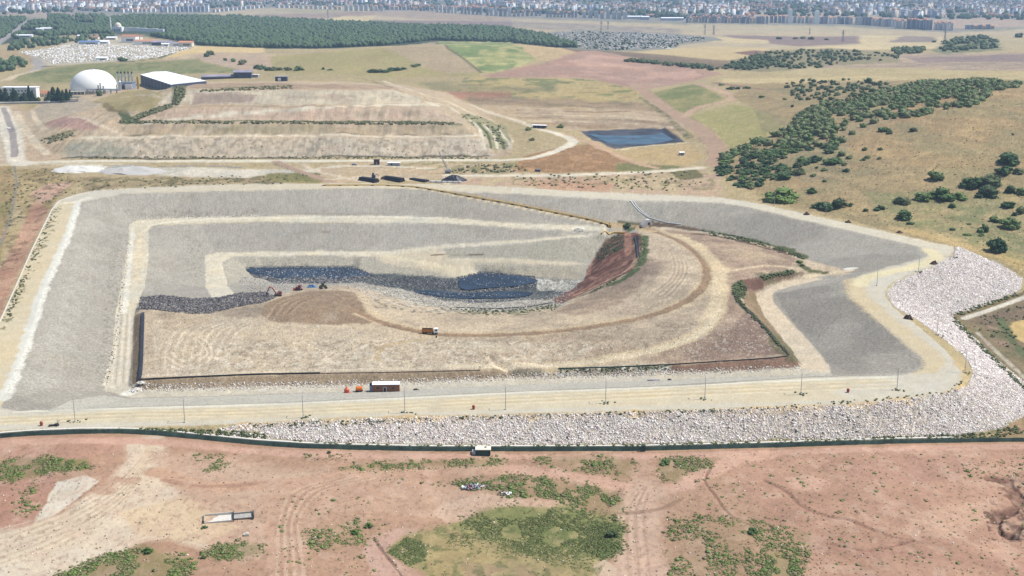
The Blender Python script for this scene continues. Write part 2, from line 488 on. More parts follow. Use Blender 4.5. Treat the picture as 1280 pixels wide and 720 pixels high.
poly(B((1020, 68), (1290, 66), (1290, 92), (1100, 92), (1020, 84)), (182, 158, 138), (196, 172, 140), 1.5, 1)
poly(B((1130, 72), (1290, 68), (1290, 78), (1150, 78)), (160, 138, 130), None, 1.5, 1)
poly(B((960, 86), (1100, 84), (1290, 90), (1290, 100), (960, 100)), (214, 192, 140), (190, 170, 120), 1.5, 1)
poly(B((676, 42), (720, 37), (800, 40), (890, 46), (905, 50), (850, 56), (838, 62), (760, 64), (700, 60), (650, 56)), (172, 164, 152), (128, 132, 118), 1, .8)
line(B((765, 41), (790, 44), (830, 49)), 14, (214, 208, 198), smooth=False)
line(B((820, 55), (838, 61)), 14, (222, 212, 198), smooth=False)

# ---- forest floor and the strip of land left of it
poly(B((-300, 22), (30, 22), (60, 26), (130, 22), (215, 20), (300, 21), (420, 27), (520, 32), (620, 34), (680, 44), (725, 60), (690, 60), (600, 53), (480, 58), (400, 61), (320, 61), (240, 56), (180, 44), (120, 42), (40, 50), (0, 56), (-300, 60)),
     (72, 86, 66), (88, 98, 72), 1.2, .8, reg='forest_floor')
poly(B((50, 40), (80, 39), (110, 46), (90, 54), (40, 56), (8, 60), (30, 50)), (196, 178, 130), (160, 150, 110), 1, 1)
line(B((38, 24), (22, 36), (8, 46), (-6, 56)), 22, (176, 170, 166), reg='paved_road')
line(B((38, 24), (60, 20), (50, 12)), 14, (190, 176, 160))
line(B((34, 64), (44, 73), (50, 84), (40, 88)), 22, (186, 176, 168), reg='paved_road')
# burial ground
poly(B((18, 66), (60, 60), (100, 50), (160, 47), (240, 54), (250, 58), (200, 72), (165, 76), (120, 79), (60, 82), (48, 72)), (218, 204, 178), (200, 186, 160), .6, .6)
line(B((250, 56), (200, 72), (165, 77), (120, 80), (55, 83)), 9, (104, 116, 88), smooth=False)
poly(B((200, 74), (245, 57), (330, 60), (330, 67), (250, 68)), (236, 204, 138), (228, 196, 136), .8, .7, reg='field')
poly(B((190, 77), (240, 67), (345, 67), (345, 80), (330, 88), (250, 84)), (200, 172, 138), (206, 182, 146), .8, .7, reg='field')
poly(B((0, 62), (36, 66), (42, 76), (20, 80), (-60, 80)), (192, 166, 122), None, 1, .8)
# green and olive fields round the plant
poly(B((20, 92), (100, 80), (180, 78), (245, 74), (300, 82), (300, 92), (160, 90), (150, 98), (60, 104), (15, 104)), (166, 158, 104), (142, 146, 94), 1.5, 1, patchy=0)
speckle(B((20, 92), (180, 79), (300, 82), (300, 90), (60, 104)), (120, 130, 78), 16, .42, .7)
line(B((-10, 102), (8, 100), (20, 94), (45, 88)), 14, (222, 198, 164), reg='dirt_road')
poly(B((340, 70), (420, 64), (480, 60), (540, 53), (600, 78), (600, 96), (480, 96), (400, 92), (330, 90)), (190, 170, 116), (170, 160, 100), 1.2, 1, reg='field')
poly(B((480, 60), (545, 52), (580, 72), (602, 90), (560, 92), (530, 84), (500, 68)), (196, 172, 132), (186, 164, 128), .8, .6, reg='field')
poly(B((545, 52), (640, 52), (690, 60), (670, 75), (640, 90), (602, 91)), (170, 172, 104), (196, 186, 122), .8, .6, reg='field')
speckle(B((548, 53), (645, 53), (668, 68), (640, 88), (604, 89)), (112, 142, 78), 40, .5, .75, 3)
line(B((545, 52), (575, 70), (602, 91)), 5, (120, 108, 86), smooth=False)
poly(B((250, 66), (330, 66), (345, 86), (300, 88), (250, 76)), (206, 178, 150), (198, 172, 140), .8, .7, reg='field')
poly(B((640, 55), (690, 58), (725, 66), (700, 74), (672, 74)), (212, 182, 132), None, 1, 1)

# ---- red-brown valley field, tracks and green triangle
poly(B((600, 95), (680, 78), (720, 66), (745, 63), (790, 72), (850, 82), (905, 92), (880, 98), (830, 108), (800, 112), (745, 104), (640, 108)), (194, 156, 134), (182, 144, 122), 1.5, 1.2, reg='field')
speckle(B((640, 95), (740, 68), (860, 84), (880, 96), (760, 102)), (220, 176, 152), 60, .45, .6, 5)
poly(B((590, 96), (740, 98), (800, 112), (800, 132), (700, 132), (640, 128), (580, 118)), (206, 182, 122), (190, 168, 108), 2, 1.2)
speckle(B((580, 97), (740, 99), (800, 112), (790, 132), (640, 130), (570, 112)), (126, 136, 84), 26, .40, .8, 6)
line(B((600, 124), (680, 130), (790, 134)), 20, (160, 124, 96), wiggle=.8, patchy=1.5)
poly(B((552, 113), (640, 115), (640, 125), (590, 126), (556, 120)), (186, 126, 104), None, 2, 1, a=.8)
line(B((556, 112), (600, 116), (660, 116)), 12, (128, 124, 78), wiggle=.8)
poly(B((560, 130), (700, 134), (800, 136), (850, 150), (860, 172), (720, 164), (700, 160), (640, 148), (590, 142)), (214, 188, 152), (196, 168, 130), 2, 1.2)
poly(B((520, 104), (560, 106), (640, 108), (700, 112), (690, 116), (600, 114), (540, 114)), (148, 142, 100), (164, 150, 108), 3, 2, a=.85)
poly(B((580, 121), (700, 124), (800, 128), (830, 140), (740, 134), (650, 133), (590, 130)), (160, 134, 108), (176, 150, 120), 3, 2, a=.85)
poly(B((690, 152), (760, 150), (830, 152), (850, 164), (770, 160), (710, 160)), (190, 164, 132), (172, 146, 116), 3, 2, a=.8)
for k in range(46):
    x0 = random.uniform(560, 800); yy = random.uniform(100, 160)
    line(B((x0, yy), (x0 + random.uniform(6, 40), yy + random.uniform(-1, 2))), random.uniform(6, 14), random.choice([(150, 128, 100), (140, 136, 92), (206, 182, 146), (166, 138, 112), (128, 118, 86)]), a=.5, wiggle=2)
for k, (yy, cc) in enumerate(((140, (150, 122, 96)), (146, (230, 210, 178)), (150, (140, 118, 96)), (154, (228, 206, 172)), (158, (176, 140, 104)))):
    line(B((650, yy - 3), (720, yy - 1), (780, yy), (840, yy + 6)), 9, cc, wiggle=1.4, patchy=2.2)
poly(B((815, 118), (868, 104), (908, 124), (864, 141), (846, 140)), (138, 144, 84), (166, 156, 100), 1.5, 1)
poly(B((858, 146), (920, 130), (1000, 146), (985, 165), (930, 190), (905, 195), (885, 175)), (196, 180, 116), (168, 162, 98), 2, 1.4)
line(B((790, 104), (812, 120), (838, 140), (864, 155), (884, 170), (898, 190), (890, 206), (878, 212)), 19, (202, 168, 138), (192, 158, 130), reg='dirt_road', wiggle=.25)
line(B((800, 122), (830, 143), (848, 160), (862, 172)), 8, (104, 106, 64), wiggle=.6, patchy=2)
line(B((856, 146), (862, 140), (876, 134), (905, 127), (916, 123), (910, 117), (890, 110), (868, 104)), 12, (208, 172, 142), reg='dirt_road')

# ---- right-hand hill
poly(B((905, 200), (900, 212), (905, 222), (960, 252), (1000, 262), (1060, 275), (1120, 291), (1192, 308), (1252, 330), (1300, 360), (1500, 380), (1700, 300), (1500, 90), (1280, 100), (1200, 100), (1100, 98), (1000, 98), (930, 104), (915, 120), (940, 132), (985, 160), (930, 186)),
     (186, 160, 114), (170, 148, 104), 2, 1.5, reg='hill')
poly(B((1000, 118), (1100, 118), (1180, 112), (1290, 112), (1400, 220), (1290, 235), (1200, 215), (1100, 200), (1040, 220), (1000, 240), (980, 245), (1010, 200), (1060, 160)), (190, 156, 108), (176, 148, 102), 3, 3, a=.8)
poly(B((1075, 235), (1140, 250), (1290, 240), (1500, 250), (1500, 380), (1290, 350), (1200, 305), (1120, 285), (1100, 270)), (152, 148, 100), (172, 154, 108), 3, 3, a=.9)
poly(B((1140, 285), (1200, 300), (1290, 320), (1290, 345), (1250, 325), (1190, 306), (1100, 282)), (214, 182, 122), (196, 168, 108), 2, 2, a=.8)
speckle(B((1080, 240), (1290, 240), (1290, 330), (1140, 285)), (132, 138, 84), 9, .45, .55, 7)
speckle(B((930, 110), (1280, 100), (1280, 240), (1000, 240), (960, 180)), (150, 134, 96), 13, .42, .35, 8)
speckle(B((930, 110), (1280, 100), (1280, 330), (1000, 250), (960, 180)), (204, 174, 122), 14, .40, .35, 9)
poly(B((950, 200), (985, 170), (1050, 130), (1120, 112), (1120, 150), (1060, 175), (1060, 215), (1010, 230)), (166, 150, 116), (178, 156, 112), 3, 2, a=.65)
speckle(B((930, 110), (1280, 100), (1400, 340), (1290, 345), (1000, 255), (960, 180)), (150, 142, 100), 46, .46, .5, 92)
poly(B((905, 80), (960, 64), (1040, 60), (1120, 66), (1125, 78), (1010, 84), (960, 90), (910, 88)), (172, 156, 118), (150, 142, 106), 2, 1, reg='hill')
poly(B((1165, 62), (1190, 48), (1225, 44), (1250, 54), (1250, 62), (1180, 68)), (150, 148, 110), (130, 134, 98), 2, 1, reg='hill')
line(B((895, 104), (925, 108), (960, 112)), 14, (164, 128, 104), wiggle=.8)
poly(B((900, 98), (1100, 96), (1160, 100), (1000, 104), (900, 104)), (228, 204, 146), None, 3, 2, a=.6)

# ---- flat ground between the old landfill and the cell
poly(B((-100, 190), (75, 197), (640, 195), (700, 180), (860, 190), (900, 215), (905, 248), (800, 245), (640, 236), (480, 230), (240, 232), (105, 242), (60, 275), (30, 330), (0, 400), (-100, 480)), (206, 182, 140), (186, 166, 120), 1.5, 1)
poly(B((-60, 130), (20, 132), (60, 150), (90, 172), (75, 200), (20, 205), (-60, 205)), (212, 184, 150), (196, 168, 138), 2, 1.5)
poly(B((-60, 210), (18, 206), (20, 250), (0, 330), (-60, 360)), (160, 148, 90), (176, 148, 104), 2, 1.5)
poly(B((20, 210), (70, 210), (100, 225), (70, 250), (40, 290), (20, 250)), (176, 152, 100), (190, 168, 120), 2, 1.5)
poly(B((20, 300), (42, 250), (62, 262), (36, 312), (0, 395), (-60, 500), (-60, 380), (5, 330)), (196, 146, 118), (206, 164, 134), 2, 1.5)
poly(B((38, 240), (62, 228), (92, 226), (72, 244), (50, 256)), (216, 180, 158), (206, 166, 140), 2, 1)
speckle(B((5, 210), (60, 210), (100, 225), (60, 262), (20, 330), (0, 360)), (120, 100, 70), 6, .36, .6, 10)
line(B((18, 206), (20, 235), (10, 280), (-6, 320)), 1.6, (150, 142, 132))
poly(B((100, 222), (180, 221), (330, 220), (420, 214), (400, 228), (240, 231), (150, 235), (105, 240)), (170, 146, 108), (186, 166, 124), 1.5, 1)
speckle(B((100, 222), (330, 221), (420, 214), (400, 228), (110, 238)), (120, 112, 72), 6, .45, .7, 11)
poly(B((335, 216), (380, 213), (412, 224), (400, 229), (360, 229), (330, 226)), (140, 136, 78), (168, 150, 96), 1.5, 1)
poly(B((68, 211), (85, 205), (100, 203), (135, 208), (128, 215), (90, 215)), (244, 238, 222), None, .8, .5)
poly(B((120, 216), (140, 207), (165, 205), (190, 208), (204, 217), (160, 218)), (192, 186, 174), (180, 176, 166), .8, .6)
poly(B((195, 210), (240, 208), (330, 211), (440, 210), (450, 214), (340, 216), (310, 222), (200, 219)), (218, 208, 188), (228, 216, 196), 1, .8)
line(B((200, 208), (250, 206), (300, 208)), 5, (150, 150, 150))
poly(B((400, 206), (540, 203), (650, 205), (650, 217), (560, 222), (420, 228), (400, 220)), (214, 188, 154), (200, 174, 136), 1.5, 1)
speckle(B((560, 203), (650, 204), (660, 216), (560, 218)), (140, 136, 84), 8, .48, .75, 12)
speckle(B((490, 205), (560, 203), (556, 212), (470, 212)), (140, 140, 92), 8, .45, .7, 13)
line(B((400, 209), (470, 208), (540, 211)), 6, (234, 222, 196), wiggle=.8)
poly(B((560, 218), (650, 219), (830, 216), (900, 216), (905, 246), (800, 244), (640, 235), (570, 231)), (212, 176, 146), (204, 182, 140), 1.5, 1)
poly(B((650, 228), (700, 224), (770, 228), (760, 238), (680, 236)), (210, 156, 124), None, 3, 2, a=.7)
speckle(B((640, 219), (830, 216), (900, 217), (890, 240), (640, 230)), (146, 136, 88), 6, .36, .6, 14)
poly(B((835, 214), (870, 210), (880, 222), (850, 226)), (130, 122, 76), None, 1.5, 1)
poly(B((640, 215), (652, 196), (700, 184), (740, 180), (800, 203), (812, 212), (700, 217)), (180, 138, 96), (164, 126, 84), 1.5, 1)
poly(B((770, 203), (850, 208), (860, 212), (800, 214), (770, 214)), (136, 132, 80), None, 1.5, 1)
speckle(B((640, 215), (652, 196), (700, 184), (740, 180), (800, 203), (700, 217)), (204, 160, 112), 6, .4, .6, 15)
poly(B((740, 176), (800, 186), (860, 180), (880, 196), (860, 208), (800, 204), (750, 186)), (210, 180, 130), (196, 168, 114), 1.5, 1)
line(B((698, 166), (740, 180), (790, 202), (820, 210)), 9, (214, 176, 138), reg='dirt_road')
line(B((20, 203), (150, 201), (320, 201), (480, 201), (560, 200), (640, 200), (680, 194), (712, 182), (716, 175), (700, 168), (676, 162)), 11, (238, 227, 203), reg='dirt_road', wiggle=.15)
line(B((680, 164), (650, 152), (610, 140), (585, 130)), 9, (230, 212, 182), reg='dirt_road', wiggle=.15)
line(B((560, 219), (640, 220), (740, 218), (830, 214), (860, 211), (876, 210)), 11, (236, 222, 196), reg='dirt_road', wiggle=.15)
line(B((0, 206), (60, 205), (150, 205)), 8, (216, 198, 164), reg='dirt_road')
line(B((345, 202), (375, 214), (410, 226), (440, 233)), 9, (192, 160, 134), reg='dirt_road', wiggle=.2)
line(B((378, 204), (400, 215), (440, 224), (470, 228)), 5, (226, 206, 176), wiggle=.3)
line(B((410, 224), (450, 222), (540, 225), (560, 229)), 6, (232, 210, 180), wiggle=.5)
# paved road at the far left
line(B((2, 134), (10, 155), (16, 176), (18, 198), (30, 205)), 20, (232, 220, 200))
line(B((4, 134), (12, 155), (17, 175), (17, 196)), 7, (172, 160, 154), reg='paved_road', wiggle=.05)
line(B((-6, 160), (2, 180), (6, 202)), 4, (206, 188, 164))

# ---- old landfill, face by face; faces painted lighter to look sunlit
poly(B((75, 198), (40, 170), (32, 142), (60, 124), (140, 110), (215, 103), (300, 102), (420, 102), (500, 106), (560, 116), (605, 140), (640, 168), (640, 190), (620, 197)), (212, 188, 154), (202, 176, 144), 1, .8, reg='ground')
poly(B((75, 197), (96, 173), (200, 172), (400, 173), (560, 172), (605, 173), (622, 195), (400, 197)), (216, 199, 174), (206, 186, 160), .8, .6)
for k in range(22):
    x0 = random.uniform(90, 590)
    line(B((x0, 186 + random.uniform(-8, 5)), (x0 + random.uniform(20, 60), 187 + random.uniform(-8, 5))), random.uniform(3, 7), random.choice([(188, 170, 144), (222, 206, 182), (196, 172, 150)]), a=.4, wiggle=2)
speckle(B((75, 197), (96, 173), (605, 173), (622, 195)), (150, 138, 116), 5, .40, .6, 20)
poly(B((75, 196), (82, 180), (100, 172), (150, 182), (170, 196)), (168, 166, 146), (180, 168, 140), 2, 2, a=.8)
poly(B((112, 168), (140, 156), (200, 154), (400, 154), (560, 155), (590, 160), (592, 167), (400, 167)), (204, 182, 150), (190, 168, 134), .8, .6)
poly(B((265, 156), (420, 156), (420, 167), (262, 167)), (196, 178, 146), (160, 148, 112), 2, 1, a=.8)
poly(B((172, 149), (192, 136), (300, 135), (450, 135), (540, 135), (572, 149), (400, 149)), (218, 192, 164), (206, 174, 150), .8, .6)
poly(B((192, 130), (216, 114), (300, 113), (420, 113), (490, 113), (528, 122), (525, 130), (400, 130)), (210, 194, 168), (220, 204, 176), .8, .6)
poly(B((243, 118), (290, 116), (322, 118), (312, 129), (240, 131)), (182, 160, 144), (170, 150, 134), 1, .8)
poly(B((220, 106), (300, 104), (420, 105), (490, 108), (490, 112), (300, 111), (216, 112)), (186, 156, 130), (196, 170, 136), 1, .8)
line(B((250, 111), (300, 109), (365, 107)), 14, (112, 122, 82), wiggle=.9, patchy=2)
for k in range(60):
    yy = random.choice((120, 122, 126, 140, 143, 146, 157, 160, 163, 165))
    x0 = random.uniform(190 if yy > 135 else 235, 540 if yy > 135 else 490)
    line(B((x0, yy), (x0 + random.uniform(8, 40), yy + random.uniform(-1.5, 1.5))), random.uniform(3, 8), random.choice([(178, 152, 132), (226, 208, 184), (150, 142, 104), (196, 164, 142), (168, 146, 118)]), a=.5, wiggle=2)
for k in range(18):
    x0 = random.uniform(45, 215); yy = random.uniform(118, 168)
    line(B((x0, yy), (x0 + random.uniform(5, 22), yy + random.uniform(-2, 4))), random.uniform(3, 7), random.choice([(150, 136, 104), (222, 206, 180), (176, 146, 124), (130, 126, 88)]), a=.55, wiggle=2)
line(B((200, 152), (330, 151), (560, 153)), 5, (150, 130, 104), a=.5, wiggle=.6)
line(B((190, 134), (300, 133), (450, 133)), 3, (160, 140, 112), a=.6, wiggle=.6)
for k in range(26):
    x0 = 230 + k * 12.5
    line(B((x0, 113 + random.random() * 3), (x0 + random.uniform(-4, 4), 127)), 2.0, (186, 168, 142), a=.45, wiggle=.8, smooth=False)
for k in range(30):
    x0 = 110 + k * 16
    line(B((x0, 174 + random.random() * 3), (x0 + random.uniform(-5, 5), 193)), 1.6, (170, 152, 126), a=.5, wiggle=.8, smooth=False)
    line(B((x0 + 60, 136 + random.random() * 3), (x0 + 60 + random.uniform(-4, 4), 147)), 1.6, (186, 158, 132), a=.4, wiggle=.8, smooth=False)
line(B((100, 171), (250, 170), (400, 170), (600, 170)), 12, (232, 216, 188), wiggle=.4)
line(B((112, 167.5), (250, 168), (400, 168), (590, 168)), 3, (112, 102, 74), wiggle=.5, patchy=2)
line(B((184, 153), (240, 147), (330, 139), (430, 133), (520, 131), (545, 131)), 10, (236, 222, 196), wiggle=.3)
line(B((190, 151), (300, 141), (400, 134.5), (440, 133)), 2.5, (134, 122, 88), wiggle=.5, patchy=2, a=.8)
line(B((158, 152), (230, 151.5), (320, 151), (420, 152), (520, 152), (572, 155)), 9, (86, 98, 64), wiggle=.7, veg=.8)
line(B((165, 152), (172, 144), (190, 138), (212, 131)), 11, (82, 100, 66), wiggle=.6, veg=.8)
line(B((150, 137), (158, 146), (165, 152)), 10, (92, 104, 66), wiggle=.6)
poly(B((215, 128), (222, 106), (232, 108), (230, 122), (222, 132)), (84, 104, 68), (110, 118, 80), 1.5, 1, veg=.7)
poly(B((110, 128), (140, 118), (160, 113), (200, 110), (205, 122), (190, 134), (158, 138), (140, 140)), (190, 170, 116), (170, 154, 106), 1.5, 1)
for k in range(7):
    line(B((118 + k * 3, 126 + k), (130 + k * 3.5, 134 + k), (142 + k * 4, 140)), 2.4, (140, 122, 82), a=.6)
line(B((150, 122), (175, 118), (200, 122), (206, 118), (192, 112)), 6, (206, 186, 152))
poly(B((70, 148), (100, 140), (132, 146), (150, 160), (160, 170), (120, 168), (95, 172)), (218, 194, 162), (208, 182, 150), 1.5, 1.2)
poly(B((54, 158), (75, 148), (100, 148), (130, 158), (110, 162), (70, 164)), (190, 150, 136), None, 2, 1.2, a=.9)
poly(B((34, 144), (60, 128), (100, 122), (130, 132), (100, 142), (60, 150), (48, 160)), (200, 182, 156), (186, 170, 146), 1.5, 1.2)
line(B((40, 138), (46, 150), (56, 164)), 6, (226, 204, 172))
line(B((48, 176), (65, 172), (90, 164)), 12, (120, 116, 76), wiggle=.9, patchy=1.5)
line(B((84, 148), (110, 150), (150, 166)), 5, (228, 206, 176))
line(B((20, 138), (30, 160), (46, 180), (60, 192)), 9, (222, 202, 172), wiggle=.3)
line(B((455, 99), (490, 110), (520, 122), (550, 130), (580, 145), (608, 162)), 5, (110, 106, 74), wiggle=.5, patchy=1)
line(B((480, 102), (530, 118), (570, 132), (612, 156), (640, 178)), 7, (224, 206, 176), wiggle=.3)
line(B((525, 131), (552, 130), (575, 142)), 8, (226, 210, 180))
poly(B((575, 142), (598, 146), (632, 158), (640, 178), (620, 190), (606, 170), (590, 156)), (178, 168, 126), (146, 144, 100), 1.5, 1)
for k in range(5):
    line(B((588 + k * 9, 150 + k * 3), (600 + k * 9, 162 + k * 4), (606 + k * 8, 186)), 3, (96, 106, 70) if k % 2 else (226, 214, 190), wiggle=.7)
line(B((80, 197), (250, 197.6), (420, 197), (610, 195)), 6, (92, 86, 70), wiggle=.4)

# ---- pond
poly(B((722, 164), (770, 162), (830, 160), (856, 177), (812, 182), (768, 186), (742, 175)), (70, 76, 92), (96, 100, 112), .5, .4, reg='pond_bed')
line(B((768, 187), (810, 183), (860, 178)), 5, (230, 208, 168), smooth=False)
line(B((700, 165), (738, 176), (768, 187)), 5, (206, 176, 136), smooth=False)
# ---- the cell: crest road, gravel-lined slopes, benches
poly(RIM_OUT, (222, 213, 194), (215, 204, 182), .8, .6, reg='crest_road')
poly(B((640, 234), (800, 243), (900, 247), (960, 257), (1060, 279), (1192, 309), (1186, 320), (1150, 318), (1060, 288), (960, 265), (860, 253), (640, 242)), (228, 218, 196), (220, 208, 184), .8, .6)
poly(B((240, 232), (480, 229), (640, 234), (640, 242), (480, 235), (320, 238), (140, 245)), (228, 214, 186), (218, 204, 176), .8, .6)
poly(RIM_IN, (186, 178, 164), (178, 170, 157), .8, .5, reg='gravel_slope')
# left slope faces the sun and is painted lighter, right lobes darker as shaded
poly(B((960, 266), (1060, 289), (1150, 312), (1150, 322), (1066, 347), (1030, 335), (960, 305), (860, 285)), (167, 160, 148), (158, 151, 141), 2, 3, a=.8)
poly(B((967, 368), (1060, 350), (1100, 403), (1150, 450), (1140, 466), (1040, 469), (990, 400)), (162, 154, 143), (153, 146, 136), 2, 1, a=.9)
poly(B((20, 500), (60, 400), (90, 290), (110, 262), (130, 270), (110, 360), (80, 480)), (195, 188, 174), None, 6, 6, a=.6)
speckle(RIM_IN, (168, 158, 143), 26, .40, .35, 90)
speckle(RIM_IN, (195, 187, 173), 40, .40, .4, 91)
for k in range(15):
    y0 = 290 + k * 14
    line(B((130 - k * 4.5, y0 - 40), (150 - k * 1.2, y0)), 5, (170, 160, 144), a=.25, wiggle=1, smooth=False)
speckle(B((140, 290), (160, 290), (150, 360), (140, 440), (128, 480), (118, 480), (134, 360)), (120, 110, 92), 1.3, .34, .4, 24)
speckle(B((155, 262), (240, 262), (330, 262), (320, 270), (170, 273)), (120, 108, 90), 1.4, .34, .4, 25)
speckle(B((225, 290), (254, 300), (252, 350), (235, 345)), (126, 114, 94), 1.4, .36, .4, 26)
line(B((330, 269), (360, 268), (480, 268)), 2, (140, 126, 106), a=.4, wiggle=.8)
line(B((404, 290), (412, 289)), 3, (150, 124, 104), a=.6, smooth=False)
# crest road details
poly(B((0, 403), (40, 313), (66, 263), (76, 251), (97, 252), (82, 300), (54, 362), (27, 445), (4, 505), (-40, 520)), (230, 213, 178), (222, 202, 164), .8, .6)
line(B((97, 254), (82, 300), (54, 362), (27, 445), (4, 500)), 5, (232, 228, 216), wiggle=.5)
line(B((80, 254), (97, 252), (110, 247)), 6, (242, 232, 212))
speckle(B((0, 403), (40, 313), (66, 263), (76, 252), (80, 256), (52, 320), (20, 390), (0, 430)), (128, 122, 84), 2.6, .36, .8, 27)
poly(B((0, 520), (60, 519), (165, 512), (320, 508), (495, 500), (640, 493), (800, 486), (960, 478), (1120, 472), (1150, 470), (1165, 458), (1185, 470), (1150, 490), (1060, 500), (800, 507), (500, 516), (320, 524), (100, 530), (0, 531)), (228, 213, 182), (218, 202, 170), 1, 1)
line(B((20, 515), (165, 510), (320, 506), (495, 498), (640, 491), (800, 485), (960, 477), (1120, 471)), 2.4, (238, 230, 210), wiggle=.5)
line(B((1066, 350), (1072, 368), (1105, 398), (1140, 425), (1165, 447), (1170, 460), (1150, 474)), 11, (226, 206, 168), (218, 196, 156), wiggle=.4)
line(B((1160, 312), (1170, 322), (1140, 334), (1090, 345), (1074, 356)), 9, (238, 222, 178), wiggle=.3)
poly(B((1120, 470), (1170, 466), (1185, 450), (1200, 468), (1190, 484), (1140, 492), (1060, 500), (1040, 490)), (220, 213, 198), (216, 206, 186), 2, 1.2, a=.8)
poly(B((1107, 366), (1120, 351), (1160, 336), (1188, 320), (1180, 335), (1130, 360)), (226, 216, 196), None, 2, 1, a=.8)
for k in range(5):
    line(B((0, 521 + k * 2.2), (165, 514 + k * 2.2), (320, 511 + k * 2), (640, 496 + k * 2.2), (960, 481 + k * 2.4), (1120, 475 + k * 2.4)), 1.1, (214, 184, 132) if k % 2 else (246, 230, 190), a=.55, wiggle=1)
# benches
poly(B1_OUT + [(760, 284), (755, 290), (725, 288), (640, 286)] + B1_IN[::-1][1:], (230, 220, 196), (222, 208, 180), .8, .5, reg='bench_path')
line(B((186, 282), (230, 276), (320, 272.5), (480, 271.5), (560, 273)), 4, (242, 232, 208), wiggle=.5)
line(B((190, 282), (320, 277), (480, 278.5)), 3, (226, 206, 168), wiggle=.5, a=.7)
line(B((166, 290), (160, 350), (154, 400), (148, 450), (140, 488)), 3, (238, 230, 212), wiggle=.5)
line(B((176, 290), (170, 350)), 5, (230, 212, 180), wiggle=.5, smooth=False)
poly(B((128, 482), (135, 460), (142, 430), (145, 392), (167, 392), (165, 435), (162, 460), (160, 484)), (226, 214, 192), (214, 200, 176), .8, .6, reg='bench_path')
for k in range(5):
    line(B((149 + k * 3.4, 392), (145 + k * 4, 430), (140 + k * 4.6, 478)), .9, (190, 174, 150) if k % 2 else (240, 230, 212), a=.6)
poly([(264, 374)] + B2_OUT + [(560, 306), (640, 301), (730, 293), (757, 290), (757, 293), (720, 297), (640, 304.5), (560, 310), (500, 318)] + [(450, 321)] + B2_IN[::-1][1:] + [(294, 368)], (232, 221, 198), (224, 210, 182), .8, .5, reg='bench_path')
poly(B((460, 318), (500, 316), (540, 312), (580, 316), (560, 322), (640, 324), (715, 327), (735, 331), (712, 332), (640, 330), (590, 332), (600, 342), (590, 347), (575, 347), (520, 336), (480, 330)), (226, 211, 182), (212, 196, 168), 1.2, 1, reg='bench_path')
poly(B((555, 312), (640, 306), (720, 298), (757, 294), (740, 320), (732, 330), (715, 326), (640, 323), (560, 321)), (184, 177, 158), (175, 168, 150), 1, .8, reg='gravel_slope')
poly(B((600, 334), (712, 333), (730, 335), (724, 350), (665, 346), (625, 342), (606, 340)), (196, 184, 160), (184, 174, 154), 1.2, .8)
line(B((540, 319), (590, 318), (610, 319)), 2, (120, 104, 80), wiggle=.8)
line(B((480, 320), (540, 330), (585, 345)), 6, (232, 216, 182), wiggle=.8)
line(B((720, 287), (726, 285)), 6, (246, 240, 226), smooth=False)
# bottom of the pit
poly(B((285, 358), (279, 330), (292, 322), (400, 321), (452, 322), (480, 330), (520, 337), (572, 347), (460, 342), (440, 334), (330, 333), (310, 336), (310, 345)), (194, 184, 164), (186, 178, 160), 1, .8, reg='gravel_slope')
poly(B((306, 337), (312, 334), (330, 332.5), (440, 333.5), (460, 341), (500, 343), (575, 347), (600, 340), (625, 341), (667, 346.5), (724, 350), (728, 360), (700, 374), (660, 376), (600, 380), (550, 376), (500, 362), (440, 354), (345, 355)), (84, 90, 92), (116, 118, 116), 1.2, .6, reg='pit_floor')
poly(B((668, 348), (726, 350), (728, 360), (712, 364), (672, 362)), (206, 202, 190), (160, 156, 146), 2, 1)
poly(B((440, 352), (500, 361), (550, 375), (600, 379), (660, 375), (700, 372), (716, 366), (700, 384), (640, 390), (570, 388), (520, 380), (470, 366)), (196, 188, 172), (166, 158, 144), 2, 1.2, reg='pit_floor')
# lower strip of the front: grey run-off gravel and pale rubble
poly(B((128, 494), (165, 498), (320, 494), (500, 488), (640, 481), (800, 475), (960, 470), (1038, 467), (1040, 469), (960, 474), (800, 483), (640, 489), (495, 496), (320, 504), (165, 508), (60, 514), (90, 500)), (208, 201, 186), (198, 191, 177), 1, .8, reg='gravel_slope')
poly(B((128, 486), (160, 483), (180, 487), (320, 483), (500, 478), (640, 471), (760, 469), (900, 464), (1002, 459), (1036, 455), (1038, 467), (960, 470), (800, 476), (640, 481), (500, 488), (320, 493), (165, 497)), (222, 210, 188), (210, 198, 176), 1.2, .8, reg='bench_path')
speckle(B((165, 482), (320, 480), (500, 476), (640, 470), (760, 467), (900, 462), (900, 468), (640, 478), (320, 490), (165, 492)), (238, 230, 216), 2.0, .38, .5, 30)
speckle(B((165, 480), (320, 479), (500, 475), (640, 468), (760, 466), (900, 462), (900, 466), (640, 474), (320, 486), (165, 489)), (150, 138, 120), 2.0, .36, .6, 31)
line(B((160, 492), (172, 486), (176, 481)), 6, (248, 242, 228))
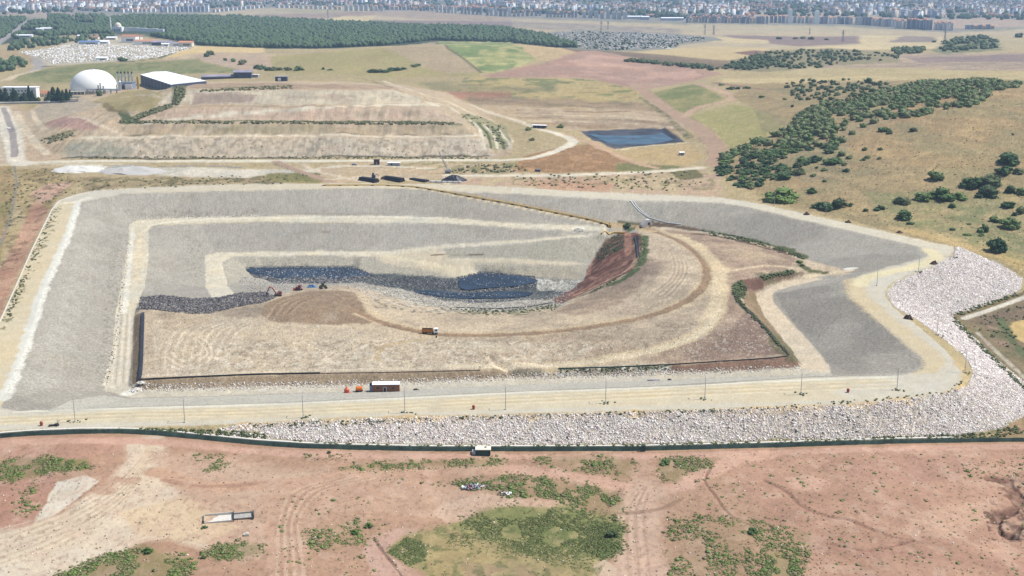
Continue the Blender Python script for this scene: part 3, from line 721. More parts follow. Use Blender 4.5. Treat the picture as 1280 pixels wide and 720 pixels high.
# ---- the waste body
poly(B((168, 394), (178, 384), (240, 386), (300, 378), (340, 370), (380, 361), (430, 356), (470, 364), (520, 380), (570, 388), (640, 390), (700, 384), (725, 368), (760, 352), (790, 338), (800, 320), (797, 290), (800, 281), (850, 286), (900, 294), (960, 306), (1005, 323), (1045, 334), (1057, 338), (1030, 345), (985, 352), (955, 362), (948, 376), (960, 400), (988, 435), (1002, 458), (900, 464), (760, 469), (640, 471), (500, 478), (320, 483), (180, 487), (164, 480), (165, 435)),
     (198, 176, 148), (210, 189, 160), 1, .8, reg='waste_mound')
poly(B((165, 482), (168, 394), (177, 390), (176, 474)), (160, 138, 112), (146, 126, 104), .8, .6)
poly(B((164, 484), (176, 474), (320, 469), (500, 465), (640, 462), (640, 471), (500, 478), (320, 483), (180, 487)), (176, 152, 122), (160, 138, 112), 1, .8)
poly(B((640, 462), (760, 460), (840, 457), (840, 466), (760, 469), (640, 471)), (196, 180, 156), (150, 138, 118), 1, .8)
poly(B((840, 457), (900, 452), (990, 444), (1000, 458), (900, 464), (840, 466)), (156, 122, 100), (140, 108, 90), 1, .8)
speckle(B((680, 461), (840, 458), (840, 466), (680, 470)), (244, 240, 230), 1.8, .42, .9, 33)
speckle(B((690, 460), (840, 457), (830, 464), (690, 466)), (84, 92, 60), 2.2, .4, .9, 34)
# darker brown areas to the right and at the top
poly(B((830, 287), (880, 292), (960, 308), (1000, 325), (985, 336), (930, 348), (915, 362), (925, 380), (955, 410), (985, 440), (900, 450), (840, 455), (800, 452), (860, 425), (900, 390), (905, 350), (895, 330)), (166, 138, 116), (188, 162, 136), 2.5, 2, a=.95)
poly(B((935, 385), (960, 410), (985, 442), (900, 450), (840, 454), (880, 435), (915, 410)), (146, 118, 102), (166, 138, 120), 3, 2, a=.85)
poly(B((890, 310), (950, 314), (990, 326), (930, 326)), (206, 180, 146), None, 4, 2, a=.7)
line(B((915, 338), (960, 332), (1000, 336)), 4, (222, 196, 162), wiggle=.6)
poly(B((800, 300), (812, 330), (800, 360), (770, 382), (720, 396), (690, 390), (760, 356), (792, 338)), (172, 146, 124), (188, 164, 138), 3, 2, a=.85)
poly(B((805, 290), (840, 300), (868, 322), (872, 340), (850, 362), (815, 372), (820, 330)), (210, 186, 156), (222, 200, 170), 3, 2, a=.8)
poly(B((790, 328), (812, 322), (832, 328), (824, 344), (800, 348)), (166, 140, 120), None, 4, 3, a=.6)
for k in range(9):
    line(B((812 + k * 3, 292 + k * 1.5), (838 + k * 2.6, 318 + k), (838 + k * 2.6, 346), (812 + k * 3, 366 + k)), 1.3, (178, 152, 124) if k % 2 else (230, 210, 180), a=.5, wiggle=.8)
poly(B((190, 388), (250, 394), (300, 384), (335, 376), (330, 392), (270, 404), (200, 398)), (160, 144, 124), (184, 164, 138), 5, 4, a=.85)
# pale worn flat on the left with its turning marks
poly(B((190, 400), (250, 392), (330, 400), (420, 410), (560, 426), (700, 430), (690, 450), (520, 460), (330, 464), (190, 470)), (219, 199, 170), (204, 184, 156), 3, 2.5, a=.85)
poly(B((200, 392), (260, 396), (262, 410), (210, 412)), (200, 176, 146), None, 4, 3, a=.6)
for k in range(16):
    a0 = 200 + k * 5.5
    line(B((a0, 462 - k * .5), (a0 + 3, 435), (a0 + 16, 414), (a0 + 40, 404)), .9, (240, 224, 198) if k % 2 else (190, 168, 138), a=.55, wiggle=.8)
for k in range(6):
    line(B((205 + k * 2, 452 - k * 3), (230, 463 - k * 3), (262 - k * 2, 450 - k * 3), (262 - k * 4, 430 + k), (245, 420 + k * 2)), .9, (192, 170, 142) if k % 2 else (240, 224, 198), a=.6, wiggle=.4)
for k in range(30):
    x0 = random.uniform(270, 760); y0 = random.uniform(422, 458)
    w_ = random.uniform(30, 110)
    line(B((x0, y0), (x0 + w_ * .5, y0 + random.uniform(-2, 3)), (x0 + w_, y0 + random.uniform(-3, 2))), random.uniform(.8, 2.2), random.choice([(190, 168, 140), (236, 218, 190), (178, 154, 128)]), a=.4, wiggle=1.5)
for k in range(12):
    x0 = 275 + k * 16
    line(B((x0, 452), (x0 + 18, 435), (x0 + 34, 424)), .8, (186, 164, 138) if k % 2 else (240, 224, 200), a=.4, wiggle=1)
for q in (((325, 428), (370, 432), (420, 428)), ((600, 446), (680, 444), (740, 438)), ((670, 424), (720, 420), (760, 424)), ((700, 440), (760, 438), (820, 430))):
    line(B(*q), 6, (178, 152, 124), a=.45, wiggle=2)
speckle(B((270, 430), (520, 425), (900, 400), (960, 420), (900, 448), (500, 462), (260, 465)), (150, 130, 108), 2.2, .33, .5, 35)
speckle(B((860, 400), (940, 390), (984, 440), (850, 452)), (226, 214, 196), 1.5, .26, .4, 36)
speckle(B((270, 430), (560, 425), (760, 430), (700, 455), (260, 465)), (240, 226, 202), 2.6, .36, .5, 37)
# fresh brown cover at the tipping face and the haul road
poly(B((325, 394), (332, 380), (350, 372), (385, 364), (420, 363), (448, 366), (458, 378), (462, 396), (468, 404), (430, 406), (380, 405), (340, 402)), (172, 146, 118), (158, 133, 107), 1.5, 1.2)
for k in range(7):
    line(B((335 + k * 5, 396 - k), (350 + k * 6, 378 - k * .5), (390 + k * 5, 370 - k * .3), (440, 368 + k * 3)), 1.2, (136, 110, 86) if k % 2 else (186, 160, 132), a=.6, wiggle=.8)
poly(B((400, 394), (420, 390), (424, 400), (404, 402)), (192, 174, 150), None, 4, 3, a=.5)
line(B((450, 366), (458, 380), (470, 393), (500, 404), (540, 413)), 5, (216, 192, 158), wiggle=.4)
line(B((455, 392), (480, 402), (520, 411), (545, 417), (600, 418), (660, 416), (720, 410), (800, 397), (850, 381), (878, 362), (886, 340), (876, 320), (850, 300), (820, 289), (800, 284)), 11, (212, 188, 152), wiggle=.3)
line(B((440, 385), (470, 400), (500, 409), (545, 417), (600, 418.5), (660, 416.5), (720, 410.5), (800, 397), (850, 380), (876, 361), (884, 340), (874, 320), (848, 301), (820, 290), (802, 284)), 5.5, (168, 138, 108), wiggle=.25, dz=-.35)
line(B((480, 405), (545, 418.5), (620, 420), (720, 413), (800, 400), (850, 384)), 3, (150, 124, 98), wiggle=.3, a=.5)
line(B((690, 458), (760, 449), (830, 434), (870, 418), (892, 396), (900, 370), (900, 345), (894, 330), (870, 306), (845, 294)), 9, (222, 198, 158), wiggle=.35)
line(B((560, 458), (700, 456), (790, 444), (850, 428), (884, 408), (896, 380)), 5, (232, 212, 176), wiggle=.4)
line(B((880, 400), (893, 380), (898, 350), (908, 335)), 6, (230, 206, 168), wiggle=.5)
line(B((471, 450), (474, 436), (490, 430), (530, 424)), 3, (206, 176, 130), wiggle=.8, a=.7)
line(B((760, 281), (790, 284), (820, 289)), 8, (204, 176, 136), wiggle=.3)
line(B((180, 470), (330, 465), (500, 461), (640, 458), (700, 456)), 3, (228, 210, 182), wiggle=.6, a=.8)
# red slope falling to the pit
poly(B((797, 291), (804, 305), (800, 322), (790, 338), (760, 353), (725, 369), (700, 380), (690, 376), (712, 364), (730, 350), (736, 336), (746, 318), (762, 298), (780, 288)), (134, 86, 72), (154, 102, 84), 1.2, .8, reg='waste_mound')
poly(B((762, 296), (780, 290), (784, 305), (762, 318), (746, 328), (744, 318)), (104, 82, 62), (130, 90, 70), 1.5, 1)
speckle(B((764, 296), (782, 291), (782, 308), (748, 328), (744, 318)), (76, 88, 54), 4, .5, .9, 40)
line(B((784, 292), (786, 315), (778, 332), (745, 352), (715, 366)), 5, (206, 150, 122), wiggle=.4)
line(B((795, 300), (797, 318), (786, 336), (756, 352), (722, 368)), 4, (214, 176, 142), wiggle=.4)
line(B((740, 330), (735, 345), (746, 350), (730, 362), (712, 372)), 3, (196, 142, 116))
for q in (((804, 295), (806, 312), (800, 332)), ((796, 336), (778, 350), (745, 362))):
    line(B(*q), 6, (96, 108, 66), wiggle=.8, veg=.8)
line(B((796, 296), (797, 320)), 2.5, (70, 68, 80), smooth=False)
line(B((745, 363), (700, 377), (640, 385), (570, 384)), 3, (120, 106, 88), wiggle=.5)
line(B((570, 384), (640, 386), (690, 378)), 1.6, (54, 54, 58), wiggle=.2)
speckle(B((560, 386), (640, 388), (700, 381), (690, 392), (600, 396), (560, 392)), (120, 122, 84), 3, .4, .7, 41)
speckle(B((440, 366), (520, 380), (580, 386), (660, 384), (640, 392), (540, 394), (470, 384)), (120, 116, 106), 2.4, .4, .8, 42)
speckle(B((440, 358), (520, 370), (580, 380), (660, 380), (640, 390), (540, 390), (470, 376)), (222, 214, 200), 2.0, .4, .5, 43)
RB = B((797, 291), (804, 305), (800, 322), (790, 338), (760, 353), (725, 369), (700, 380), (690, 376), (712, 364), (730, 350), (736, 336), (746, 318), (762, 298), (780, 288))
speckle(RB, (104, 74, 60), 5, .42, .7, 93)
speckle(RB, (186, 140, 116), 4, .36, .6, 94)
# right edge of the mound: dark soil, weeds, dark liner
poly(B((920, 352), (935, 348), (985, 338), (1010, 341), (985, 349), (955, 358), (945, 366), (930, 364)), (134, 96, 82), (120, 88, 74), 1.2, 1)
poly(B((930, 364), (945, 366), (948, 376), (960, 400), (988, 436), (1002, 456), (985, 446), (960, 412), (930, 380)), (166, 138, 108), (146, 124, 92), 1.2, 1)
poly(B((965, 412), (990, 436), (1000, 456), (985, 452), (960, 430)), (120, 114, 80), None, 2, 1, a=.8)
line(B((918, 366), (925, 378), (950, 402), (972, 428), (990, 444)), 3.5, (66, 74, 52), wiggle=.6, veg=.5)
poly(B((914, 356), (926, 350), (934, 360), (930, 372), (918, 370)), (92, 104, 66), None, 1.5, .8, veg=1)
line(B((955, 346), (975, 340), (992, 340)), 8, (116, 116, 84), wiggle=.8, patchy=1.5)
poly(B((1003, 322), (1022, 330), (1050, 337), (1066, 342), (1050, 345), (1010, 340), (1000, 334)), (218, 196, 166), (206, 184, 154), 1.5, .8)
line(B((1010, 346), (1040, 341), (1062, 338)), 6, (236, 212, 176), wiggle=.5)
line(B((1060, 336), (1066, 335)), 6, (248, 242, 230), smooth=False)
poly(smooth_line([(1036, 466), (1034, 455), (1019, 435), (991, 405), (972, 384), (966, 374), (968, 366), (981, 360), (1028, 349)], 4) + B((1020, 347), (985, 351), (957, 362), (946, 374), (956, 396), (986, 432), (1003, 456), (1000, 460)), (232, 212, 182), (224, 202, 172), .8, .6, reg='bench_path')
# weed line along the top of the mound
line(B((812, 280), (850, 284), (880, 289)), 9, (112, 92, 70), wiggle=.8)
line(B((880, 289), (920, 296), (960, 306), (985, 312), (1005, 322)), 7, (96, 104, 62), wiggle=.7, veg=.9)
line(B((870, 292), (920, 300), (985, 318)), 6, (120, 96, 76), wiggle=.9)
line(B((1000, 330), (1012, 338), (1030, 341)), 5, (110, 112, 74), wiggle=.8)
poly(B((778, 284), (790, 281), (796, 286), (786, 290)), (84, 104, 62), None, 1, .6, veg=1)
line(B((775, 278), (790, 280), (800, 281)), 4, (96, 92, 60), wiggle=.8)
# service track of the yellow pipeline across the slope
line(B((405, 232), (480, 231), (520, 233.5), (560, 240), (640, 254), (700, 266), (760, 279), (800, 284)), 5, (190, 164, 124), wiggle=.4)
line(B((405, 233), (520, 236), (580, 246), (640, 257.5), (700, 269), (756, 281)), 2.4, (236, 214, 170), wiggle=.5)

# ---- rock-covered outer bank
STONE_P = [(250, 540), (300, 531), (400, 525), (500, 522), (640, 519), (800, 515), (960, 510), (1060, 506), (1140, 498), (1180, 491), (1209, 484), (1217, 466), (1206, 447),
           (1184, 427), (1150, 402), (1117, 383), (1109, 366), (1122, 351), (1161, 336), (1192, 319), (1197, 308), (1252, 331), (1278, 348), (1276, 362), (1230, 382), (1190, 394),
           (1216, 420), (1241, 445), (1270, 470), (1290, 484), (1296, 505), (1275, 524), (1250, 537), (1200, 544), (1120, 547), (960, 551), (800, 555), (640, 556), (440, 554), (340, 549), (290, 546)]
poly(STONE_P, (212, 202, 190), (198, 186, 174), 1.2, .6, reg='rock_embankment')
line(B((300, 532), (400, 526), (500, 523), (640, 520), (800, 516), (960, 511), (1060, 507), (1140, 499), (1185, 491), (1203, 480), (1206, 466), (1192, 447)), 3.5, (214, 184, 134), wiggle=1.2, patchy=1.6)
poly(B((200, 537), (260, 536), (330, 540), (360, 550), (300, 548), (240, 543)), (206, 186, 140), (170, 156, 110), 1.5, 1)
# foot of the bank, ditch and weeds up to the fence
line(B((300, 549), (440, 556), (640, 557.5), (800, 556.5), (960, 552), (1120, 548.5), (1220, 544), (1270, 530)), 2.6, (150, 140, 92), wiggle=.9)
poly(B((1262, 532), (1300, 505), (1400, 560), (1290, 556), (1240, 545)), (186, 150, 112), (140, 132, 82), 2, 1)
# right-hand triangle below the corner
poly(B((1190, 395), (1230, 383), (1290, 363), (1600, 420), (1600, 560), (1300, 500), (1272, 470), (1241, 444), (1216, 419)), (160, 136, 104), (130, 120, 84), 2, 1.2)
poly(B((1212, 402), (1290, 376), (1290, 400), (1262, 400), (1240, 410)), (150, 126, 102), (122, 110, 82), 2, 1)
poly(B((1232, 405), (1252, 412), (1272, 436), (1288, 452), (1262, 440), (1240, 425)), (186, 148, 126), (120, 116, 80), 2, 1)
poly(B((1259, 410), (1268, 402), (1300, 395), (1400, 440), (1300, 440), (1268, 422)), (222, 188, 118), None, 1, .8, reg='field')
line(B((1250, 398), (1258, 412), (1268, 430), (1290, 450)), 6, (112, 118, 78), wiggle=.8)
line(B((1205, 398), (1230, 390), (1258, 380), (1292, 367)), 4, (236, 224, 204), wiggle=.15, smooth=False)
line(B((1190, 393), (1215, 390), (1250, 377), (1290, 362)), 3, (140, 124, 84), wiggle=.8)
line(B((1192, 397), (1218, 425), (1250, 458), (1290, 492)), 5, (150, 138, 84), wiggle=.7)
line(B((1222, 416), (1250, 444), (1292, 482)), 2.6, (228, 216, 196), wiggle=.3, patchy=.6, smooth=False)

# ---- foreground: red earth outside the fence
FENCE = [(-60, 554), (0, 547.5), (40, 544.5), (100, 542), (160, 542), (200, 544), (260, 550), (320, 556), (380, 560), (440, 562), (540, 564), (640, 564), (800, 563.5), (880, 561.5), (960, 559.5), (1120, 554.5), (1200, 553), (1280, 552), (1400, 552)]
poly(FENCE + [(1700, 560), (1900, 810), (-500, 810), (-300, 560)], (198, 157, 127), (188, 147, 119), 0, .3, reg='red_earth')
FG = B((-20, 552), (640, 566), (1300, 556), (1300, 730), (-20, 730))
poly(B((900, 570), (1300, 556), (1500, 640), (1400, 800), (880, 800), (960, 650)), (190, 144, 118), (200, 156, 130), 4, 3, a=.8)
poly(B((-20, 548), (150, 546), (160, 560), (110, 572), (-20, 572)), (208, 162, 138), (198, 150, 126), 2, 2, a=.8)
poly(B((-40, 600), (70, 586), (55, 640), (30, 665), (-40, 690)), (200, 150, 130), (190, 140, 118), 2, 2, a=.8)
poly(B((-40, 668), (30, 660), (80, 640), (135, 602), (158, 575), (158, 548), (206, 546), (208, 575), (216, 600), (240, 640), (262, 692), (215, 674), (176, 680), (130, 700), (60, 730), (-40, 740)), (233, 214, 188), (222, 198, 170), 3.5, 4)
poly(B((180, 560), (330, 580), (420, 590), (340, 625), (330, 700), (262, 692), (235, 640)), (214, 182, 154), (206, 170, 144), 4, 5, a=.8)
poly(B((70, 602), (108, 594), (124, 602), (98, 622), (62, 648), (40, 655), (56, 630)), (236, 226, 210), (224, 208, 186), 2, 1.2)
poly(B((150, 640), (230, 620), (300, 660), (250, 680), (170, 668)), (210, 174, 142), (226, 198, 160), 3, 2, a=.8)
for k in range(13):
    line(B((-20, 668 + k * 4), (70, 640 + k * 3.4), (140, 604 + k * 3), (176, 572 + k * 2.2), (184 + k * 1.2, 550)), .7, (200, 166, 130) if k % 2 else (238, 216, 184), a=.5, wiggle=1)
line(B((160, 600), (140, 600), (128, 612)), 6, (188, 144, 116), a=.7, wiggle=1)
line(B((196, 590), (250, 606), (330, 607), (420, 596), (500, 590), (600, 587), (660, 586)), 8, (208, 166, 136), wiggle=.4)
line(B((205, 600), (260, 608), (330, 604)), 3, (186, 144, 118), wiggle=.5)
poly(B((320, 600), (400, 596), (540, 600), (640, 612), (600, 640), (540, 650), (470, 640), (400, 640), (380, 720), (335, 730), (330, 660)), (212, 172, 142), (200, 158, 132), 4, 3, a=.8)
for k in range(7):
    line(B((346 + k * 6, 740), (347 + k * 5, 690), (350 + k * 4, 650), (366 + k * 6, 615), (420 + k * 8, 598)), .9, (186, 146, 120) if k % 2 else (224, 190, 160), a=.55, wiggle=.8)
poly(B((540, 640), (560, 625), (600, 618), (660, 622), (722, 628), (724, 636), (660, 642), (600, 648), (560, 655)), (224, 190, 162), (210, 172, 144), 2, 1.5)
poly(B((452, 690), (466, 668), (500, 660), (520, 664), (500, 674), (486, 690), (510, 712), (540, 730), (470, 730)), (212, 172, 152), (198, 156, 134), 2, 1.5)
line(B((466, 672), (480, 692), (496, 712), (506, 730)), 1.2, (168, 130, 114), dz=-.4, wiggle=.9)
line(B((0, 554), (100, 551), (200, 553), (320, 564), (440, 569), (640, 571), (800, 570.5), (960, 566), (1120, 561), (1290, 558)), 5, (216, 170, 146), wiggle=.3)
line(B((640, 586), (700, 594), (760, 605), (810, 612), (850, 608), (880, 594), (920, 576), (960, 568)), 8, (218, 172, 146), wiggle=.35)
line(B((806, 612), (794, 640), (796, 680), (806, 740)), 16, (214, 178, 152), wiggle=.3)
for k in range(6):
    line(B((780 + k * 7, 740), (778 + k * 6, 680), (780 + k * 5, 640), (796 + k * 3, 615)), .9, (186, 148, 126) if k % 2 else (226, 194, 166), a=.5, wiggle=.8)
line(B((770, 642), (800, 640), (832, 634), (850, 625)), 2, (160, 128, 104), a=.7, wiggle=.6)
line(B((892, 578), (884, 592), (882, 604), (896, 622), (908, 640), (926, 652), (950, 660)), .9, (164, 122, 102), dz=-.25, wiggle=.9)
line(B((955, 600), (985, 616), (1000, 632), (1035, 645), (1062, 650), (1090, 662), (1120, 672), (1142, 676)), 1.4, (160, 116, 98), dz=-.4, wiggle=1.0, patchy=1.2)
line(B((1140, 676), (1110, 684), (1080, 688), (1040, 680)), 1.6, (170, 126, 106), dz=-.3, wiggle=.6)
line(B((1000, 690), (1120, 690), (1200, 700), (1290, 706)), 5, (186, 138, 118), a=.5, wiggle=1.5)
poly(B((980, 596), (1010, 594), (1040, 602), (1020, 616), (990, 612)), (220, 176, 150), None, 3, 2, a=.8)
poly(B((1150, 640), (1220, 628), (1240, 650), (1200, 672), (1120, 666)), (214, 172, 144), None, 4, 3, a=.7)
poly(B((1060, 575), (1200, 566), (1230, 590), (1160, 605), (1060, 600)), (192, 146, 126), None, 4, 3, a=.6)
line(B((1240, 598), (1262, 606), (1274, 620), (1270, 634), (1252, 642), (1244, 650), (1252, 664), (1262, 668)), 4.5, (134, 96, 80), dz=-.9, wiggle=1.6, patchy=1.6)
speckle(B((1240, 592), (1290, 592), (1290, 640), (1236, 640)), (120, 84, 70), 2.2, .36, .7, 80)
speckle(B((1232, 640), (1290, 634), (1290, 676), (1236, 676)), (104, 74, 62), 1.8, .44, .8, 81)
line(B((1262, 672), (1272, 664), (1284, 654)), 2.6, (66, 46, 42), dz=-1.2, wiggle=.8)
line(B((1240, 640), (1250, 660), (1262, 672), (1284, 660)), 4, (122, 86, 72), dz=-.8, wiggle=1.6, patchy=1.6)
speckle(FG, (150, 114, 96), 1.2, .27, .4, 50)
speckle(FG, (222, 188, 164), 5, .34, .3, 51)
# weeds in the red earth
WEEDS = [
    (B((-20, 576), (40, 572), (108, 574), (114, 584), (70, 590), (30, 600), (-20, 602)), 1.0, 2.4),
    (B((10, 600), (45, 598), (48, 640), (24, 644)), .35, 0),
    (B((232, 562), (262, 558), (288, 564), (286, 584), (262, 590), (244, 584)), .6, 0),
    (B((60, 724), (110, 702), (160, 688), (176, 680), (196, 690), (240, 698), (232, 730), (60, 740)), .8, 2.0),
    (B((254, 690), (270, 682), (322, 678), (330, 690), (290, 700), (262, 700)), 1.0, 2.2),
    (B((366, 566), (400, 566), (440, 568), (436, 574), (370, 572)), .5, 0),
    (B((424, 586), (450, 580), (530, 576), (600, 573), (632, 573), (626, 582), (560, 584), (470, 588), (428, 589)), .6, 1.2),
    (B((480, 600), (560, 600), (600, 602), (590, 608), (500, 606)), .3, 0),
    (B((660, 572), (700, 569), (760, 570), (796, 576), (784, 598), (760, 594), (730, 590), (690, 584)), .6, 1.2),
    (B((822, 574), (850, 569), (896, 574), (888, 584), (856, 590), (846, 602), (828, 600)), .9, 1.4),
    (B((566, 604), (600, 596), (650, 594), (720, 602), (776, 618), (782, 632), (768, 650), (745, 640), (720, 632), (690, 622), (640, 622), (590, 614)), .65, 1.2),
    (B((380, 662), (440, 650), (476, 650), (470, 676), (420, 690), (384, 684)), .35, .5),
    (B((836, 650), (880, 645), (940, 650), (1010, 664), (1014, 700), (990, 730), (840, 730), (830, 690)), .5, .7),
    (B((960, 690), (1000, 690), (1000, 730), (950, 730)), .9, 1.4),
    (B((1200, 580), (1290, 570), (1290, 600), (1210, 596)), .18, 0),
    (B((900, 570), (1290, 560), (1290, 730), (880, 730), (830, 640)), .05, 0),
    (B((350, 620), (480, 620), (470, 730), (340, 730)), .05, 0),
]
for q, dn, und in WEEDS:
    if und:
        poly(q, (120, 124, 72), (150, 138, 86), 3, 2, a=min(.9, und * .38), patchy=2.2 if und < 2 else 1.4)
    poly(q, None, None, 2, 1, veg=dn)
MEADOW = B((484, 690), (500, 672), (530, 662), (560, 656), (600, 642), (640, 634), (700, 634), (742, 640), (776, 655), (780, 680), (764, 700), (744, 724), (730, 740), (560, 740), (516, 712))
poly(MEADOW, (158, 146, 92), (178, 156, 108), 7, 3)
MG = [B((556, 658), (600, 643), (640, 634), (700, 633), (742, 640), (774, 656), (778, 680), (752, 700), (700, 694), (650, 690), (610, 676)),
      B((486, 690), (508, 671), (530, 676), (534, 700), (512, 708)), B((640, 688), (740, 690), (744, 715), (690, 706)), B((560, 668), (600, 660), (590, 684), (560, 684))]
poly(MG[0], (118, 130, 72), (146, 146, 86), 7, 4, a=.9)
poly(MG[1], (100, 120, 66), (120, 128, 72), 5, 2, a=.9)
poly(MG[2], (140, 138, 84), (160, 148, 96), 6, 4, a=.8)
poly(B((735, 655), (776, 655), (780, 690), (754, 702), (732, 686)), (90, 116, 62), (110, 126, 70), 5, 2, a=.85)
poly(B((530, 690), (570, 668), (590, 690), (640, 700), (600, 730), (540, 720)), (190, 164, 112), (172, 150, 100), 6, 4, a=.8)
poly(B((580, 704), (680, 706), (720, 724), (640, 740), (570, 730)), (182, 152, 120), (160, 140, 100), 6, 4, a=.8)
poly(B((744, 706), (758, 698), (772, 712), (768, 740), (738, 740)), (216, 186, 158), None, 3, 1)
speckle(MEADOW, (92, 110, 58), 3.5, .40, .5, 54)
speckle(MEADOW, (196, 174, 120), 3.0, .36, .45, 55)
poly(MEADOW, None, None, 1, .6, veg=.4)

# ---- overall mottling of bare ground, then small relief
amp = np.full((NR, NC), 1.0, np.float32)
amp[REG == RID['red_earth']] = .5
amp[REG == RID['gravel_slope']] = .5
amp[REG == RID['crest_road']] = .55
COL *= (1 + amp * (.32 * N2 + .22 * N3 + .25 * N1))[..., None]
hue = (N2 * .5 + N1 * .5)[..., None] * amp[..., None]
COL *= 1 + hue * np.array([.08, 0.0, -.12], np.float32)
# stone-by-stone grain
grain = rng.normal(size=(NR, NC)).astype(np.float32)
g2 = blur(rng.normal(size=(NR, NC)).astype(np.float32), 1)
g2 /= g2.std()
ga = np.full((NR, NC), .055, np.float32)
for nm, v in (('gravel_slope', .05), ('red_earth', .022), ('crest_road', .03), ('waste_mound', .07), ('rock_embankment', .2), ('pit_floor', .2), ('field', .03), ('hill', .07), ('pond_bed', .04), ('paved_road', .02), ('dirt_road', .03)):
    ga[REG == RID[nm]] = v
ga *= np.where(Y > 1300, .6, 1.0)
COL *= (1 + np.clip(grain, -2, 2) * ga + np.clip(g2, -2, 2) * ga * .9)[..., None]
np.clip(COL, .012, .82, out=COL)
rough = np.full((NR, NC), .45, np.float32)
rough[REG == RID['gravel_slope']] = .16
rough[REG == RID['crest_road']] = .12
rough[REG == RID['bench_path']] = .2
rough[REG == RID['rock_embankment']] = .9
rough[REG == RID['waste_mound']] = .55
rough[REG == RID['pit_floor']] = .8
rough[REG == RID['pond_bed']] = .05
rough[REG == RID['red_earth']] = .3
fade = np.clip(1.6 - Y / 1100, .25, 1)
Z += rough * fade * (1.3 * fbm(X, Y, 6.5, 3, 31) + .5 * N3)
hills = (REG == RID['hill']) | (REG == RID['ground'])
Z += np.where(hills, 3.0 * fbm(X, Y, 48, 3, 33) * np.clip((Y - 800) / 200, 0, 1), 0)
Z += (Y > 1000) * 0.0
# gullies on the faces of the old landfill
Z += mound_old * (Y > 1140) * np.clip((1420 - Y) / 60, 0, 1) * 3.4 * fbm(X, Y, 30, 4, 64)
Z += np.clip((-330 - X) / 60, 0, 1) * np.clip((Y - 1130) / 60, 0, 1) * np.clip((1600 - Y) / 100, 0, 1) * 11.0 * fbm(X, Y, 80, 4, 66)
gl = (vn(X / 9.0, Y / 120.0, 60) - .5) * 1.6 + (vn(X / 4.0, Y / 60.0, 61) - .5) * .8
Z += gl * mound_old * (Y > 1140) * (X < 0) * np.clip((1400 - Y) / 100, 0, 1)
# weed stems lift the ground a little
Z += VEG * .25 * np.clip(N3 + .3, 0, 1) * (Y < 520)

# ------------------------------------------------------------------ materials of the ground


def nt(mat):
    mat.use_nodes = True
    return mat.node_tree.nodes, mat.node_tree.links


def ground_mat(name, s1, a1, s2, a2, bump=.4, bdist=.3, tint=None, stretch=None):
    m = bpy.data.materials.new(name)
    n, l = nt(m)
    b = n['Principled BSDF']
    b.inputs['Roughness'].default_value = .95
    b.inputs['Specular IOR Level'].default_value = .12
    at_ = n.new('ShaderNodeAttribute'); at_.attribute_name = 'soil'
    tc = n.new('ShaderNodeTexCoord')
    src = tc.outputs['Object']
    if stretch:
        mp = n.new('ShaderNodeMapping'); mp.inputs['Scale'].default_value = stretch
        l.new(src, mp.inputs['Vector']); src = mp.outputs['Vector']
    f = []
    for s, a, d in ((s1, a1, 4), (s2, a2, 2)):
        nz = n.new('ShaderNodeTexNoise'); nz.inputs['Scale'].default_value = s; nz.inputs['Detail'].default_value = d; nz.inputs['Roughness'].default_value = .65
        l.new(src, nz.inputs['Vector'])
        mr = n.new('ShaderNodeMapRange'); mr.inputs['From Min'].default_value = .25; mr.inputs['From Max'].default_value = .75
        mr.inputs['To Min'].default_value = 1 - a; mr.inputs['To Max'].default_value = 1 + a
        l.new(nz.outputs['Fac'], mr.inputs['Value'])
        f.append((nz, mr))
    mu = n.new('ShaderNodeMath'); mu.operation = 'MULTIPLY'
    l.new(f[0][1].outputs['Result'], mu.inputs[0]); l.new(f[1][1].outputs['Result'], mu.inputs[1])
    mx = n.new('ShaderNodeVectorMath'); mx.operation = 'SCALE'
    l.new(at_.outputs['Color'], mx.inputs[0]); l.new(mu.outputs[0], mx.inputs['Scale'])
    l.new(mx.outputs['Vector'], b.inputs['Base Color'])
    bp = n.new('ShaderNodeBump'); bp.inputs['Strength'].default_value = bump; bp.inputs['Distance'].default_value = bdist
    l.new(f[1][0].outputs['Fac'], bp.inputs['Height']); l.new(bp.outputs['Normal'], b.inputs['Normal'])
    return m


GM = {
    'ground': ground_mat('dry_earth', .16, .16, 1.1, .24, .7, .6),
    'gravel_slope': ground_mat('washed_gravel', .05, .05, .85, .30, .7, .45),
    'crest_road': ground_mat('graded_track', .12, .07, 1.2, .09, .3, .2),
    'bench_path': ground_mat('pale_track', .15, .10, 1.0, .13, .4, .3),
    'waste_mound': ground_mat('cover_soil', .14, .16, .9, .26, .8, .6),
    'rock_embankment': ground_mat('rock_fill', .3, .25, .9, .45, .8, .6),
    'pit_floor': ground_mat('wet_rubble', .3, .25, .9, .45, .8, .6),
    'dirt_road': ground_mat('dirt_track', .1, .08, .9, .08, .3, .2),
    'paved_road': ground_mat('worn_asphalt', .1, .06, 1.5, .06, .2, .1),
    'red_earth': ground_mat('red_soil', .12, .10, .55, .09, .45, .5),
    'hill': ground_mat('dry_grass', .05, .16, .55, .30, .5, .6),
    'forest_floor': ground_mat('forest_soil', .05, .2, .5, .3, .4, .5),
    'pond_bed': ground_mat('pond_liner', .05, .1, .5, .12, .3, .2),
    'field': ground_mat('farmland', .02, .10, .25, .14, .3, .4, stretch=(1, .3, 1)),
}

